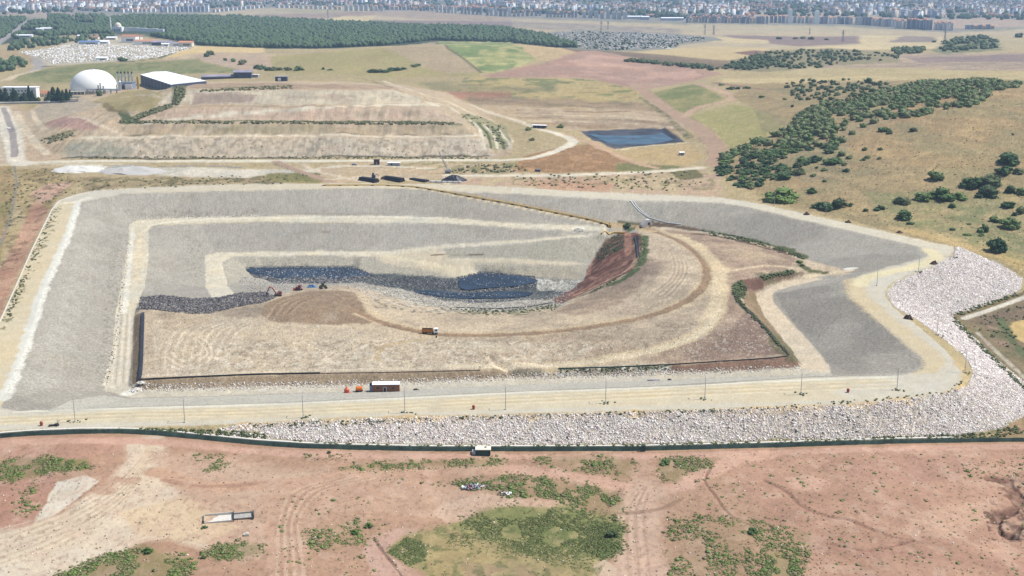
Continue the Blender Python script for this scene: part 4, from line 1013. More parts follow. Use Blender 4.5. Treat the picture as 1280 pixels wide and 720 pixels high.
# ------------------------------------------------------------------ one mesh per kind of ground, cut from the same sheet
V = np.stack([X, Y, Z], -1).reshape(-1, 3).astype(np.float32)
C4 = np.concatenate([COL.reshape(-1, 3), np.ones((NR * NC, 1), np.float32)], 1)
gx_ = np.gradient(V.reshape(NR, NC, 3), axis=1); gy_ = np.gradient(V.reshape(NR, NC, 3), axis=0)
NRM = np.cross(gx_, gy_).reshape(-1, 3)
NRM /= np.linalg.norm(NRM, axis=1, keepdims=True) + 1e-12
idx = np.arange(NR * NC).reshape(NR, NC)
Q = np.stack([idx[:-1, :-1], idx[:-1, 1:], idx[1:, 1:], idx[1:, :-1]], -1).reshape(-1, 4)
QR = REG[:-1, :-1].reshape(-1)
for name, rid in RID.items():
    q = Q[QR == rid]
    if len(q) == 0:
        continue
    used, inv = np.unique(q.ravel(), return_inverse=True)
    me = bpy.data.meshes.new(name)
    me.vertices.add(len(used)); me.vertices.foreach_set('co', V[used].ravel())
    me.loops.add(len(inv)); me.loops.foreach_set('vertex_index', inv.astype(np.int32))
    me.polygons.add(len(q)); me.polygons.foreach_set('loop_start', np.arange(0, len(q) * 4, 4, dtype=np.int32))
    me.polygons.foreach_set('use_smooth', np.ones(len(q), bool))
    me.update(calc_edges=True)
    ca = me.color_attributes.new('soil', 'FLOAT_COLOR', 'POINT')
    ca.data.foreach_set('color', C4[used].ravel())
    me.normals_split_custom_set_from_vertices(NRM[used].tolist())
    me.materials.append(GM[name])
    ob = bpy.data.objects.new(name, me)
    ob['kind'] = 'structure'
    col.objects.link(ob)
RZ = Z
# ------------------------------------------------------------------ mesh helper
HAZE = 7.2e-5
EXPO = .52


class MB:
    def __init__(s):
        s.v = []; s.f = []; s.m = []

    def add(s, vs, fs, m=0):
        o = len(s.v)
        s.v += [tuple(v) for v in vs]
        s.f += [tuple(i + o for i in f) for f in fs]
        s.m += [m] * len(fs)
        return s

    def box(s, cx, cy, cz, sx, sy, sz, rz=0, m=0, ry=0, taper=1):
        c, n = math.cos(rz), math.sin(rz); a, b = math.cos(ry), math.sin(ry)
        vs = []
        for z in (-.5, .5):
            k = taper if z > 0 else 1
            for x, y in ((-.5, -.5), (.5, -.5), (.5, .5), (-.5, .5)):
                px, py, pz = x * sx * k, y * sy * k, z * sz
                px, pz = px * a + pz * b, -px * b + pz * a
                vs.append((cx + px * c - py * n, cy + px * n + py * c, cz + pz))
        return s.add(vs, [(3, 2, 1, 0), (4, 5, 6, 7), (0, 1, 5, 4), (1, 2, 6, 5), (2, 3, 7, 6), (3, 0, 4, 7)], m)

    def tube(s, pts, r, n=8, m=0, cap=True):
        pts = [Vector(p) for p in pts]
        rs = r if isinstance(r, (list, tuple)) else [r] * len(pts)
        vs = []; fs = []
        for i, p in enumerate(pts):
            d = (pts[min(i + 1, len(pts) - 1)] - pts[max(i - 1, 0)]).normalized()
            up = Vector((0, 0, 1)) if abs(d.z) < .95 else Vector((1, 0, 0))
            a = d.cross(up).normalized(); b = a.cross(d)
            for k in range(n):
                t = 2 * math.pi * k / n
                vs.append(p + (a * math.cos(t) + b * math.sin(t)) * rs[i])
        for i in range(len(pts) - 1):
            for k in range(n):
                fs.append((i * n + k, i * n + (k + 1) % n, (i + 1) * n + (k + 1) % n, (i + 1) * n + k))
        if cap:
            fs.append(tuple(range(n))[::-1]); fs.append(tuple((len(pts) - 1) * n + k for k in range(n)))
        return s.add(vs, fs, m)

    def lathe(s, cx, cy, prof, n=16, m=0):
        vs = []; fs = []
        for r, z in prof:
            for k in range(n):
                t = 2 * math.pi * k / n
                vs.append((cx + r * math.cos(t), cy + r * math.sin(t), z))
        for i in range(len(prof) - 1):
            for k in range(n):
                fs.append((i * n + k, i * n + (k + 1) % n, (i + 1) * n + (k + 1) % n, (i + 1) * n + k))
        fs.append(tuple((len(prof) - 1) * n + k for k in range(n)))
        return s.add(vs, fs, m)

    def prism(s, outline, y0, y1, m=0):
        """outline in x,z pushed along y"""
        n = len(outline)
        vs = [(x, y0, z) for x, z in outline] + [(x, y1, z) for x, z in outline]
        fs = [tuple(range(n)), tuple(range(n, 2 * n))[::-1]] + [(i, i + n, (i + 1) % n + n, (i + 1) % n) for i in range(n)]
        return s.add(vs, fs, m)

    def build(s, name, mats, parent=None, loc=None, rz=0, smooth=False):
        me = bpy.data.meshes.new(name)
        me.from_pydata(s.v, [], s.f)
        for q in mats:
            me.materials.append(q)
        me.polygons.foreach_set('material_index', s.m)
        bm = bmesh.new(); bm.from_mesh(me); bmesh.ops.recalc_face_normals(bm, faces=bm.faces); bm.to_mesh(me); bm.free()
        if smooth:
            me.polygons.foreach_set('use_smooth', [True] * len(me.polygons))
        me.update()
        o = bpy.data.objects.new(name, me)
        col.objects.link(o)
        if parent:
            o.parent = parent
        if loc is not None:
            o.location = loc
        o.rotation_euler.z = rz
        return o
# ------------------------------------------------------------------ object materials


def mat(name, c, rough=.7, metal=0.0, var=.12, scale=1.5, spec=.3, rnd=0.0):
    """plain surface of base colour c (linear), broken up by noise; rnd varies it between objects"""
    m = bpy.data.materials.new(name)
    n, l = nt(m)
    b = n['Principled BSDF']
    b.inputs['Roughness'].default_value = rough; b.inputs['Metallic'].default_value = metal
    b.inputs['Specular IOR Level'].default_value = spec
    tc = n.new('ShaderNodeTexCoord'); nz = n.new('ShaderNodeTexNoise')
    nz.inputs['Scale'].default_value = scale; nz.inputs['Detail'].default_value = 3
    l.new(tc.outputs['Object'], nz.inputs['Vector'])
    mr = n.new('ShaderNodeMapRange'); mr.inputs['From Min'].default_value = .3; mr.inputs['From Max'].default_value = .7
    mr.inputs['To Min'].default_value = 1 - var; mr.inputs['To Max'].default_value = 1 + var
    l.new(nz.outputs['Fac'], mr.inputs['Value'])
    sc_ = n.new('ShaderNodeVectorMath'); sc_.operation = 'SCALE'; sc_.inputs[0].default_value = c[:3]
    if rnd:
        oi = n.new('ShaderNodeObjectInfo'); mr2 = n.new('ShaderNodeMapRange')
        mr2.inputs['To Min'].default_value = 1 - rnd; mr2.inputs['To Max'].default_value = 1 + rnd
        l.new(oi.outputs['Random'], mr2.inputs['Value'])
        mu = n.new('ShaderNodeMath'); mu.operation = 'MULTIPLY'
        l.new(mr.outputs['Result'], mu.inputs[0]); l.new(mr2.outputs['Result'], mu.inputs[1])
        l.new(mu.outputs[0], sc_.inputs['Scale'])
    else:
        l.new(mr.outputs['Result'], sc_.inputs['Scale'])
    l.new(sc_.outputs['Vector'], b.inputs['Base Color'])
    return m


M = {
    'white': mat('white_paint', (.80, .79, .76), .5, var=.05),
    'membrane': mat('white_membrane', (.80, .79, .74), .55, var=.03, scale=.1),
    'sheet': mat('white_roof_sheet', (.84, .85, .86), .45, var=.04, scale=.2),
    'cream': mat('cream_render', (.62, .57, .46), .8, var=.08),
    'grey': mat('grey_paint', (.30, .31, .33), .6),
    'steel': mat('galvanised_steel', (.42, .43, .44), .45, .6),
    'dark': mat('dark_metal', (.035, .036, .04), .6),
    'black': mat('black_plastic', (.022, .022, .028), .45, var=.2),
    'navy': mat('navy_paint_and_shade', (.06, .07, .11), .6),
    'glass': mat('dark_glass', (.03, .04, .05), .15, spec=.6),
    'concrete': mat('pale_concrete', (.52, .49, .43), .9, var=.14),
    'concdk': mat('weathered_concrete', (.33, .31, .28), .9, var=.2),
    'brown': mat('red_brown_cladding', (.26, .125, .075), .7, var=.18, scale=3),
    'orange': mat('orange_paint', (.60, .17, .03), .5, var=.1),
    'ored': mat('orange_red_paint', (.55, .10, .05), .5, var=.1),
    'tipper': mat('ochre_paint', (.42, .17, .035), .5, var=.2),
    'yellow': mat('yellow_paint', (.50, .33, .08), .5, var=.15),
    'red': mat('red_paint', (.30, .05, .04), .5, var=.1),
    'maroon': mat('faded_red_paint', (.20, .06, .06), .6, var=.15),
    'rubber': mat('tyre_rubber', (.02, .02, .02), .85),
    'green': mat('green_mesh', (.085, .150, .122), .85, var=.35, scale=.25),
    'greendk': mat('green_panel', (.035, .075, .065), .8, var=.2),
    'tile': mat('red_roof_tile', (.42, .19, .11), .85, var=.15, rnd=.25),
    'tilegr': mat('grey_roof', (.36, .35, .34), .8, var=.1, rnd=.2),
    'blockw': mat('white_block_wall', (.78, .78, .75), .8, var=.06, rnd=.12),
    'blockb': mat('blue_grey_block_wall', (.40, .44, .50), .8, var=.08, rnd=.2),
    'blockc': mat('beige_block_wall', (.66, .58, .48), .8, var=.08, rnd=.18),
    'bluegrey': mat('blue_grey_panel', (.22, .28, .38), .6),
    'purple': mat('grey_violet_roof', (.26, .24, .30), .7, var=.2, scale=.1),
    'wood': mat('weathered_timber', (.16, .12, .09), .9),
    'blue': mat('blue_sheet', (.05, .13, .26), .6, var=.5, scale=2),
}
# leachate and pond water: dull blue, slightly rippled
def water(name, c, rough=.12, bump=.15, speck=0):
    m = bpy.data.materials.new(name); n, l = nt(m); b = n['Principled BSDF']
    b.inputs['Roughness'].default_value = rough; b.inputs['Specular IOR Level'].default_value = .2
    tc = n.new('ShaderNodeTexCoord'); nz = n.new('ShaderNodeTexNoise'); nz.inputs['Scale'].default_value = .35; nz.inputs['Detail'].default_value = 6
    l.new(tc.outputs['Object'], nz.inputs['Vector'])
    bp = n.new('ShaderNodeBump'); bp.inputs['Strength'].default_value = bump; bp.inputs['Distance'].default_value = .2
    l.new(nz.outputs['Fac'], bp.inputs['Height']); l.new(bp.outputs['Normal'], b.inputs['Normal'])
    cr = n.new('ShaderNodeValToRGB')
    cr.color_ramp.elements[0].position = .38; cr.color_ramp.elements[0].color = (*[v * .75 for v in c], 1)
    cr.color_ramp.elements[1].position = .62; cr.color_ramp.elements[1].color = (*[v * 1.25 for v in c], 1)
    nz2 = n.new('ShaderNodeTexNoise'); nz2.inputs['Scale'].default_value = .05; nz2.inputs['Detail'].default_value = 5
    l.new(tc.outputs['Object'], nz2.inputs['Vector']); l.new(nz2.outputs['Fac'], cr.inputs['Fac'])
    l.new(cr.outputs['Color'], b.inputs['Base Color'])
    return m


M['leach'] = water('leachate_water', (.016, .030, .050), .5, .4)
M['pondw'] = water('pond_water', (.048, .088, .125), .5, .2)


def tag(o, label, cat, group=None):
    o['label'] = label; o['category'] = cat
    if group:
        o['group'] = group
    return o


def thing(name, label, cat, loc, rz=0, group=None):
    o = bpy.data.objects.new(name, None)
    o.empty_display_size = .5
    col.objects.link(o); o.location = loc; o.rotation_euler.z = rz
    return tag(o, label, cat, group)


def dup(root, loc, rz=0, label=None, group=None, scale=None):
    r = root.copy(); col.objects.link(r); r.location = loc; r.rotation_euler = (0, 0, rz)
    if scale:
        r.scale = scale
    if label:
        r['label'] = label
    if group:
        r['group'] = group
    for ch in list(root.children):
        c = ch.copy(); col.objects.link(c); c.parent = r
        for g in ch.children:
            d = g.copy(); col.objects.link(d); d.parent = c
    return r


def poly_sheet(name, px, z, m, kind='structure', grow=0):
    """a level surface of water with the outline traced on the photograph at height z"""
    me = bpy.data.meshes.new(name); bm = bmesh.new()
    vs = [bm.verts.new((*plan(a, b, z), z)) for a, b in px]
    bm.faces.new(vs); bmesh.ops.recalc_face_normals(bm, faces=bm.faces)
    if bm.faces[:][0].normal.z < 0:
        bmesh.ops.reverse_faces(bm, faces=bm.faces)
    bm.to_mesh(me); bm.free(); me.materials.append(m)
    o = bpy.data.objects.new(name, me); col.objects.link(o); o['kind'] = kind
    return o


poly_sheet('water', [(734, 167), (775, 165.5), (824, 163.8), (844, 175.5), (809, 180.8), (772, 184), (752, 175)], 1.3, M['pondw'])
poly_sheet('leachate_pool', smooth_line([(308, 337), (318, 335), (380, 335), (438, 335), (452, 339), (462, 343), (440, 347), (420, 350), (390, 351), (360, 349), (335, 347), (316, 342), (308, 337)], 4)[:-1], -29.3, M['leach'])
poly_sheet('leachate_pool', smooth_line([(574, 349), (588, 345), (602, 342), (630, 343.5), (655, 346), (672, 350), (664, 354), (640, 358), (606, 360), (584, 362), (574, 358), (574, 349)], 4)[:-1], -29.3, M['leach'])
poly_sheet('leachate_pool', smooth_line([(514, 364), (540, 363), (580, 366), (640, 364), (666, 366), (650, 371), (600, 373), (550, 371), (514, 364)], 4)[:-1], -29.4, M['leach'])

# ------------------------------------------------------------------ lamp poles along the crest road
NTH = ['leftmost', 'second', 'third', 'fourth', 'fifth', 'sixth', 'seventh', 'eighth', 'ninth', 'tenth']


def make_lamp(label, loc, rz):
    t = thing('street_lamp', label, 'street lamp', loc, rz, 'lamp poles along the crest road')
    b = MB(); b.box(0, 0, .2, .8, .8, .5); b.build('base', [M['concrete']], t)
    b = MB(); b.tube([(0, 0, .3), (0, 0, 9.8)], [.17, .11], 8); b.build('pole', [M['steel']], t)
    b = MB(); b.tube([(0, 0, 9.7), (0, 1.0, 10.1), (0, 1.7, 10.15)], .08, 6); b.build('arm', [M['steel']], t)
    b = MB(); b.box(0, 2.0, 10.12, .35, .9, .16); b.build('lamp_head', [M['grey']], t)
    return t


lamp0 = None
for k, (px, py) in enumerate([(94, 527), (231, 528), (379, 522), (506, 516), (632, 512), (757, 504), (881, 499), (1001, 493), (1121, 487)]):
    lab = 'thin grey lamp pole on the near crest road, %s from the left' % (NTH[k] if k else 'the first')
    if k == 8:
        lab = 'thin grey lamp pole below the right gravel lobe, last before the road bends'
    if lamp0 is None:
        lamp0 = make_lamp(lab, at(px, py), 0)
    else:
        dup(lamp0, at(px, py), 0, lab)
for px, py, rz, lab in ((1206, 466, 1.2, 'thin grey lamp pole on the outside of the right road bend'),
                        (1171, 419, .9, 'thin grey lamp pole in the white rocks above the right road bend'),
                        (1096, 357, 1.0, 'thin grey lamp pole at the neck between the two gravel lobes'),
                        (1148, 340, -.6, 'thin grey lamp pole on the road edge over the upper rock bank'),
                        (1192, 322, -.6, 'thin grey lamp pole at the far right tip of the crest road'),
                        (968, 257, 2.6, 'thin grey lamp pole on the far crest road beside the big bright bush'),
                        (1032, 270, 2.6, 'thin grey lamp pole on the far crest road beside the twin bushes')):
    dup(lamp0, at(px, py), rz, lab)

# ------------------------------------------------------------------ front fence


def wall_along(w, h, t, z0, mb, m=0):
    """a thin upright strip with thickness along plan points w"""
    n = len(w); vs = []; fs = []
    for i, p in enumerate(w):
        a = w[max(i - 1, 0)]; b = w[min(i + 1, n - 1)]
        dx, dy = b[0] - a[0], b[1] - a[1]; L = math.hypot(dx, dy) or 1
        nx, ny = -dy / L * t / 2, dx / L * t / 2
        for s, hh in ((1, z0), (-1, z0), (-1, z0 + h), (1, z0 + h)):
            vs.append((p[0] + nx * s, p[1] + ny * s, p[2] + hh))
    for i in range(n - 1):
        o = i * 4
        for k in range(4):
            fs.append((o + k, o + (k + 1) % 4, o + 4 + (k + 1) % 4, o + 4 + k))
    fs.append((0, 3, 2, 1)); o = (n - 1) * 4; fs.append((o, o + 1, o + 2, o + 3))
    mb.add(vs, fs, m)


def along(pts, step):
    w = [ground(*p) for p in dense(pts, 6)]
    out = [w[0]]; acc = 0
    for a, b in zip(w[:-1], w[1:]):
        L = math.hypot(b[0] - a[0], b[1] - a[1])
        if L < 1e-6:
            continue
        s = step - acc
        while s <= L:
            t = s / L
            x, y = a[0] + (b[0] - a[0]) * t, a[1] + (b[1] - a[1]) * t
            out.append((x, y, zat(x, y)))
            s += step
        acc = (acc + L) % step
    out.append(w[-1])
    return out


def fence_run(px, label, gate=False):
    w = along(px, 3.0)
    t = thing('mesh_fence', label, 'fence', w[0], 0, None)
    o = w[0]
    q = [(p[0] - o[0], p[1] - o[1], p[2] - o[2]) for p in w]
    b = MB(); wall_along(q, 1.7, .06, .02, b); b.build('mesh_panel', [M['green']], t)
    for p in q[::3]:
        b = MB(); b.box(0, 0, .92, .10, .12, 1.85); b.build('post', [M['greendk']], t, p)
    return t


FPX_L = [p for p in FENCE if p[0] <= 200]
fence_run(FPX_L, 'dark green mesh fence running in front of the sandy road at far left')
fence_run([(200, 544), (260, 550), (320, 556), (380, 560), (440, 562), (540, 564), (594, 564)], 'green mesh fence under the left part of the white rock bank')
fence_run([(614, 564), (640, 564), (800, 563.5), (804, 563.5)], 'green mesh fence between the small gate kiosk and the dark fence post')
fence_run([(804, 563.5), (880, 561.5), (960, 559.5), (1120, 554.5), (1240, 552.5)], 'green mesh fence under the right part of the white rock bank')
fence_run([(1240, 552.5), (1280, 552), (1400, 552)], 'darker fence piece at the lower right past the end of the rocks')
# dark upright joint in the fence
b = MB(); b.box(0, 0, 1.25, 1.6, .5, 2.5); b.box(0, 0, 2.56, 1.8, .7, .12)
tag(b.build('fence_pillar', [M['greendk']], None, at(804, 564.3)), 'dark square pillar standing in the middle of the green fence', 'pillar')
# concrete channel behind the fence


def kerb(px, label, name, w_, h_, cat, m, step=4, zoff=-.1):
    w = along(px, step); o = w[0]
    b = MB(); wall_along([(p[0] - o[0], p[1] - o[1], p[2] - o[2]) for p in w], h_, w_, zoff, b)
    return tag(b.build(name, [m], None, o), label, cat)


kerb([(x_, y_ - 6.2) for x_, y_ in FENCE[:-2]],
     'pale concrete drain channel running just behind the green front fence', 'drain_channel', 1.3, .4, 'drain', M['concrete'])
kerb([(-30, 450), (0, 402), (20, 358), (40, 312), (54, 284), (65, 262), (75, 250.5), (105, 241.5), (120, 239.5)],
     'thin white concrete kerb on the outer edge of the left crest road', 'kerb', .6, .4, 'kerb', M['concrete'])
# kiosk at the gate
p = at(604, 567.5)
t = thing('gate_kiosk', 'small dark green box hut with flat cream roof breaking the front fence', 'hut', p)
b = MB(); b.box(0, 0, 1.15, 5.6, 3.4, 2.3); b.build('wall', [M['greendk']], t)
b = MB(); b.box(0, 0, 2.42, 6.0, 3.9, .25); b.build('roof', [M['cream']], t)
b = MB(); b.box(.9, .5, 2.66, .7, .7, .24); b.build('hatch', [M['dark']], t)
for sx in (-2.3, 2.3):
    b = MB(); b.box(sx, -1.72, 1.1, .25, .1, 2.1); b.build('corner_post', [M['dark']], t)
b = MB(); b.box(-3.6, .2, .7, 1.4, 2.6, 1.4); b.build('side_bin', [M['steel']], t)

# ------------------------------------------------------------------ site hut, tanks, truck, diggers
p = at(483, 489); rz = R(2)
t = thing('site_hut', 'red-brown clad site cabin with white gabled roof on the grey strip', 'cabin', p, rz)
b = MB(); b.box(0, 0, 1.95, 12.0, 4.0, 3.7); b.build('wall', [M['brown']], t)
wl_ = MB()
for k in range(25):
    wl_.box(-5.76 + k * .48, -2.03, 1.95, .16, .07, 3.6)
wl_.build('cladding_rib', [M['brown']], t)
b = MB(); b.prism([(-2.25, 3.82), (2.25, 3.82), (2.25, 3.95), (0, 4.5), (-2.25, 3.95)], -6.2, 6.2)
ro = b.build('roof', [M['sheet']], t); ro.rotation_euler.z = math.pi / 2
b = MB(); b.box(-.55, -2.07, 1.35, 1.1, .1, 2.3); d = b.build('door', [M['dark']], t)
b = MB(); b.box(-1.25, -2.09, 1.4, .16, .1, 2.5); b.box(.15, -2.09, 1.4, .16, .1, 2.5); b.box(-.55, -2.09, 2.62, 1.6, .1, .16); b.build('door_frame', [M['white']], d)
for sx in (-3.6, 3.2):
    b = MB(); b.box(sx, -2.08, 2.2, 1.2, .06, .9); b.build('window', [M['glass']], t)
b = MB(); b.box(-6.75, .2, 1.4, 1.4, 2.6, 2.6); b.build('annexe', [M['bluegrey']], t)
b = MB(); b.box(-6.9, 1.2, 3.1, 1.2, 1.0, .9); b.build('water_tank', [M['dark']], t)
b = MB(); b.box(0, 0, .1, 12.2, 4.4, .24); b.build('skid', [M['dark']], t)

p = at(433.5, 491)
t = thing('mixer_tank', 'small orange-red upright tank with a neck, leftmost beside the cabin', 'tank', p)
b = MB(); b.lathe(0, 0, [(.9, .35), (1.15, .7), (1.15, 1.7), (.6, 2.3), (.28, 2.55), (.28, 3.0)], 14); b.build('vessel', [M['ored']], t)
b = MB(); b.box(.2, -.4, .25, 2.7, 1.7, .3); b.build('skid', [M['ored']], t)
b = MB(); b.tube([(.9, -.9, .5), (.9, -.9, 1.5)], .1, 6); b.tube([(-.7, -.9, .5), (-.7, -.9, 1.5)], .1, 6); b.build('rail', [M['red']], t)
p = at(449, 489.5)
t = thing('bowser', 'round orange tank on wheels beside the brown cabin', 'bowser', p, R(8))
b = MB(); b.tube([(-1.5, 0, 1.5), (-1.2, 0, 1.5), (1.2, 0, 1.5), (1.5, 0, 1.5)], [.75, 1.15, 1.15, .75], 14); b.build('barrel', [M['orange']], t)
b = MB(); b.box(0, 0, .55, 3.4, 1.5, .2); b.build('chassis', [M['dark']], t)
for sx in (-.8, .8):
    for sy in (-.85, .85):
        b = MB(); b.tube([(sx, sy - .13, .45), (sx, sy + .13, .45)], .45, 12); b.build('wheel', [M['rubber']], t)
b = MB(); b.lathe(.3, 0, [(.4, 2.55), (.4, 2.85)], 10); b.build('hatch', [M['cream']], t)

# tipper truck
p = at(538, 417.5); rz = R(-3)
t = thing('dump_truck', 'tipper truck with ochre open bed and white cab on the haul road', 'truck', p, rz)
b = MB(); b.box(-.3, 0, .85, 8.4, .9, .35); b.build('chassis', [M['dark']], t)
b = MB()
b.box(-1.5, 0, 1.35, 5.6, 2.4, .14)
for sy in (-1.22, 1.22):
    b.box(-1.5, sy, 2.1, 5.6, .1, 1.5)
    for k in range(6):
        b.box(-4.0 + k * 1.0, sy * 1.05, 2.0, .14, .1, 1.4)
b.box(1.3, 0, 2.25, .12, 2.4, 1.9); b.box(-4.3, 0, 2.0, .12, 2.4, 1.3)
b.build('tipper_bed', [M['tipper']], t)
b = MB(); b.box(-1.5, 0, 1.46, 5.4, 2.3, .1); b.box(-1.5, 1.13, 2.12, 5.4, .05, 1.4); b.build('bed_load_and_shade', [M['dark']], t)  # low dark load; dark panel paints shade on the far inner side
b = MB(); b.box(2.9, 0, 1.95, 2.2, 2.45, 2.2); b.box(2.75, 0, 3.1, 1.8, 2.3, .14); cab = b.build('cab', [M['white']], t)
b = MB(); b.box(4.01, 0, 2.4, .06, 2.1, .9); b.build('windscreen', [M['glass']], cab)
for sy in (-1.24, 1.24):
    b = MB(); b.box(3.1, sy, 2.4, 1.1, .06, .8); b.build('side_window', [M['glass']], cab)
b = MB(); b.box(4.05, 0, 1.0, .25, 2.4, .4); b.build('bumper', [M['grey']], t)
for sx in (3.0, 1.5, -2.2, -3.5):
    for sy in (-1.05, 1.05):
        b = MB(); b.tube([(sx, sy - .2, .52), (sx, sy + .2, .52)], .52, 12); b.build('wheel', [M['rubber']], t)
b = MB(); b.lathe(0, 0, [(.3, 0), (.5, .4), (.35, .9), (.15, 1.1)], 7)
tag(b.build('rock', [M['dark']], None, at(545.5, 422)), 'small dark lump lying on the track side below the truck cab', 'rock')


def tracks(t, L, W, m='dark'):
    for sy in (-W / 2, W / 2):
        b = MB(); b.prism([(-L / 2, .45), (-L / 2 + .35, .02), (L / 2 - .35, .02), (L / 2, .45), (L / 2 - .3, .9), (-L / 2 + .3, .9)], sy - .3, sy + .3)
        b.build('track', [M[m]], t)


p = at(347.5, 370)
t = thing('excavator', 'dusty red excavator with raised boom above the dark waste edge', 'excavator', p, R(200))
tracks(t, 4.2, 2.4)
b = MB(); b.box(-.3, 0, 1.75, 3.6, 2.7, 1.3); b.box(-1.3, 0, 2.5, 1.4, 2.5, .5); body = b.build('body', [M['maroon']], t)
b = MB(); b.box(.8, .85, 2.5, 1.4, 1.0, 1.7); cb = b.build('cab', [M['cream']], t)
b = MB(); b.box(1.52, .85, 2.7, .05, .8, 1.0); b.build('windscreen', [M['glass']], cb)
b = MB(); b.tube([(1.2, -.3, 1.9), (2.8, -.3, 5.0), (4.8, -.3, 5.6)], [.35, .4, .28], 6); b.build('boom', [M['red']], t)
b = MB(); b.tube([(4.5, -.3, 5.8), (6.3, -.3, 2.6)], [.3, .2], 6); b.build('stick', [M['red']], t)
b = MB(); b.prism([(5.9, 2.6), (6.8, 2.5), (6.9, 1.6), (6.0, 1.3), (5.6, 1.8)], -.9, .3); b.build('bucket', [M['dark']], t)

p = at(373.5, 363)
t = thing('bulldozer', 'faded red tracked dozer between the excavator and the blue heap', 'bulldozer', p, R(160))
tracks(t, 4.0, 2.3)
b = MB(); b.box(.7, 0, 1.4, 2.2, 1.5, 1.1); b.build('body', [M['maroon']], t)
b = MB(); b.box(-.7, 0, 2.1, 1.6, 1.7, 2.2); b.box(-.7, 0, 3.25, 1.9, 2.0, .12); cb = b.build('cab', [M['maroon']], t)
b = MB(); b.box(.13, 0, 2.5, .05, 1.4, 1.0); b.build('windscreen', [M['glass']], cb)
b = MB(); b.prism([(2.6, .1), (2.9, .1), (2.75, .7), (2.9, 1.3), (2.6, 1.3)], -1.9, 1.9); b.build('blade', [M['red']], t)
b = MB(); b.tube([(1.1, .3, 1.9), (1.1, .3, 3.0)], .09, 6); b.build('exhaust_pipe', [M['dark']], t)
p = at(404, 361)
t = thing('waste_compactor', 'dark olive compactor machine, rightmost at the tipping edge', 'compactor', p, R(25))
b = MB(); b.box(0, 0, 1.7, 3.6, 2.0, 1.2); b.build('body', [mat('olive_paint', (.10, .10, .05), .6)], t)
b = MB(); b.box(-.2, 0, 2.8, 1.4, 1.6, 1.3); b.build('cab', [M['dark']], t)
for sx in (-1.5, 1.5):
    for sy in (-1.1, 1.1):
        b = MB(); b.tube([(sx, sy - .4, .8), (sx, sy + .4, .8)], .8, 12); b.build('wheel', [M['dark']], t)


def heap(name, label, cat, loc, rx, ry, h, m, seed=0, n=18, group=None, rough_=.35):
    rr = random.Random(seed); b = MB(); vs = [(0, 0, h)]; fs = []
    rings = ((.35, .82), (.65, .5), (.88, .2), (1.0, -.15))
    for q, zq in rings:
        for k in range(n):
            a = 2 * math.pi * k / n; f = 1 + rr.uniform(-rough_, rough_) * .5
            vs.append((rx * q * f * math.cos(a), ry * q * f * math.sin(a), h * zq * (1 + rr.uniform(-rough_, rough_))))
    for k in range(n):
        fs.append((0, 1 + k, 1 + (k + 1) % n))
    for i in range(3):
        for k in range(n):
            fs.append((1 + i * n + k, 1 + (i + 1) * n + k, 1 + (i + 1) * n + (k + 1) % n, 1 + i * n + (k + 1) % n))
    b.add(vs, fs)
    return tag(b.build(name, [m], None, loc), label, cat, group)


heap('rubbish_heap', 'blue plastic rubbish heap beside the tracked dozer', 'heap', at(390, 359.5), 3.4, 2.2, 1.9, M['blue'], 3)
def tip(name, label, cat, loc, rx, ry, h, mats, n, seed, s0=.3, s1=1.0):
    """a loose pile of many small pieces, one thing"""
    rr = random.Random(seed); b = MB()
    for k in range(n):
        a = rr.uniform(0, 6.283); q = rr.random() ** .6
        z = h * (1 - q) * rr.uniform(.4, 1)
        s_ = rr.uniform(s0, s1)
        b.box(rx * q * math.cos(a), ry * q * math.sin(a), z + s_ * .15, s_, s_ * rr.uniform(.4, 1), s_ * rr.uniform(.25, .7), rr.uniform(0, 3), rr.randrange(len(mats)), rr.uniform(-.6, .6))
    return tag(b.build(name, mats, None, loc), label, cat)


tip('rubbish_heap', 'mixed dark and pale rubbish tipped on the red earth by the weeds', 'heap', at(592, 609), 5.2, 2.6, 1.0, [M['dark'], M['concdk'], M['white'], M['bluegrey'], M['wood'], M['maroon']], 120, 5)
tip('rubbish_heap', 'few pale rubbish pieces at the right of the mixed heap', 'heap', at(632, 617), 2.6, 1.6, .5, [M['concrete'], M['concdk'], M['white'], M['wood']], 30, 6)
tip('rubble_heap', 'white rubble pile at the near left corner of the waste body', 'heap', at(170, 488), 3.2, 2.2, 1.3, [M['concrete'], M['white'], M['cream']], 90, 6)
tip('rubble_heap', 'small white rubble lump just below the black drain strip', 'heap', at(177, 479), 2.0, 1.2, .7, [M['concrete'], M['white'], M['cream']], 90, 7)
tip('rubble_heap', 'white rubble pile on the bench by the end of the yellow pipe', 'heap', at(723, 287.5), 5, 5, 1.7, [M['concrete'], M['white'], M['cream']], 90, 8)
heap('gravel_heap', 'bright white gravel stockpile at the left beyond the cell', 'heap', at(98, 212), 24, 18, 3.2, mat('white_gravel', (.52, .50, .45), .95, var=.15), 9, rough_=.25)
heap('gravel_heap', 'long grey gravel stockpile beside the white one', 'heap', at(165, 214), 32, 20, 4.0, mat('grey_gravel', (.38, .36, .33), .95, var=.15), 10, rough_=.22)

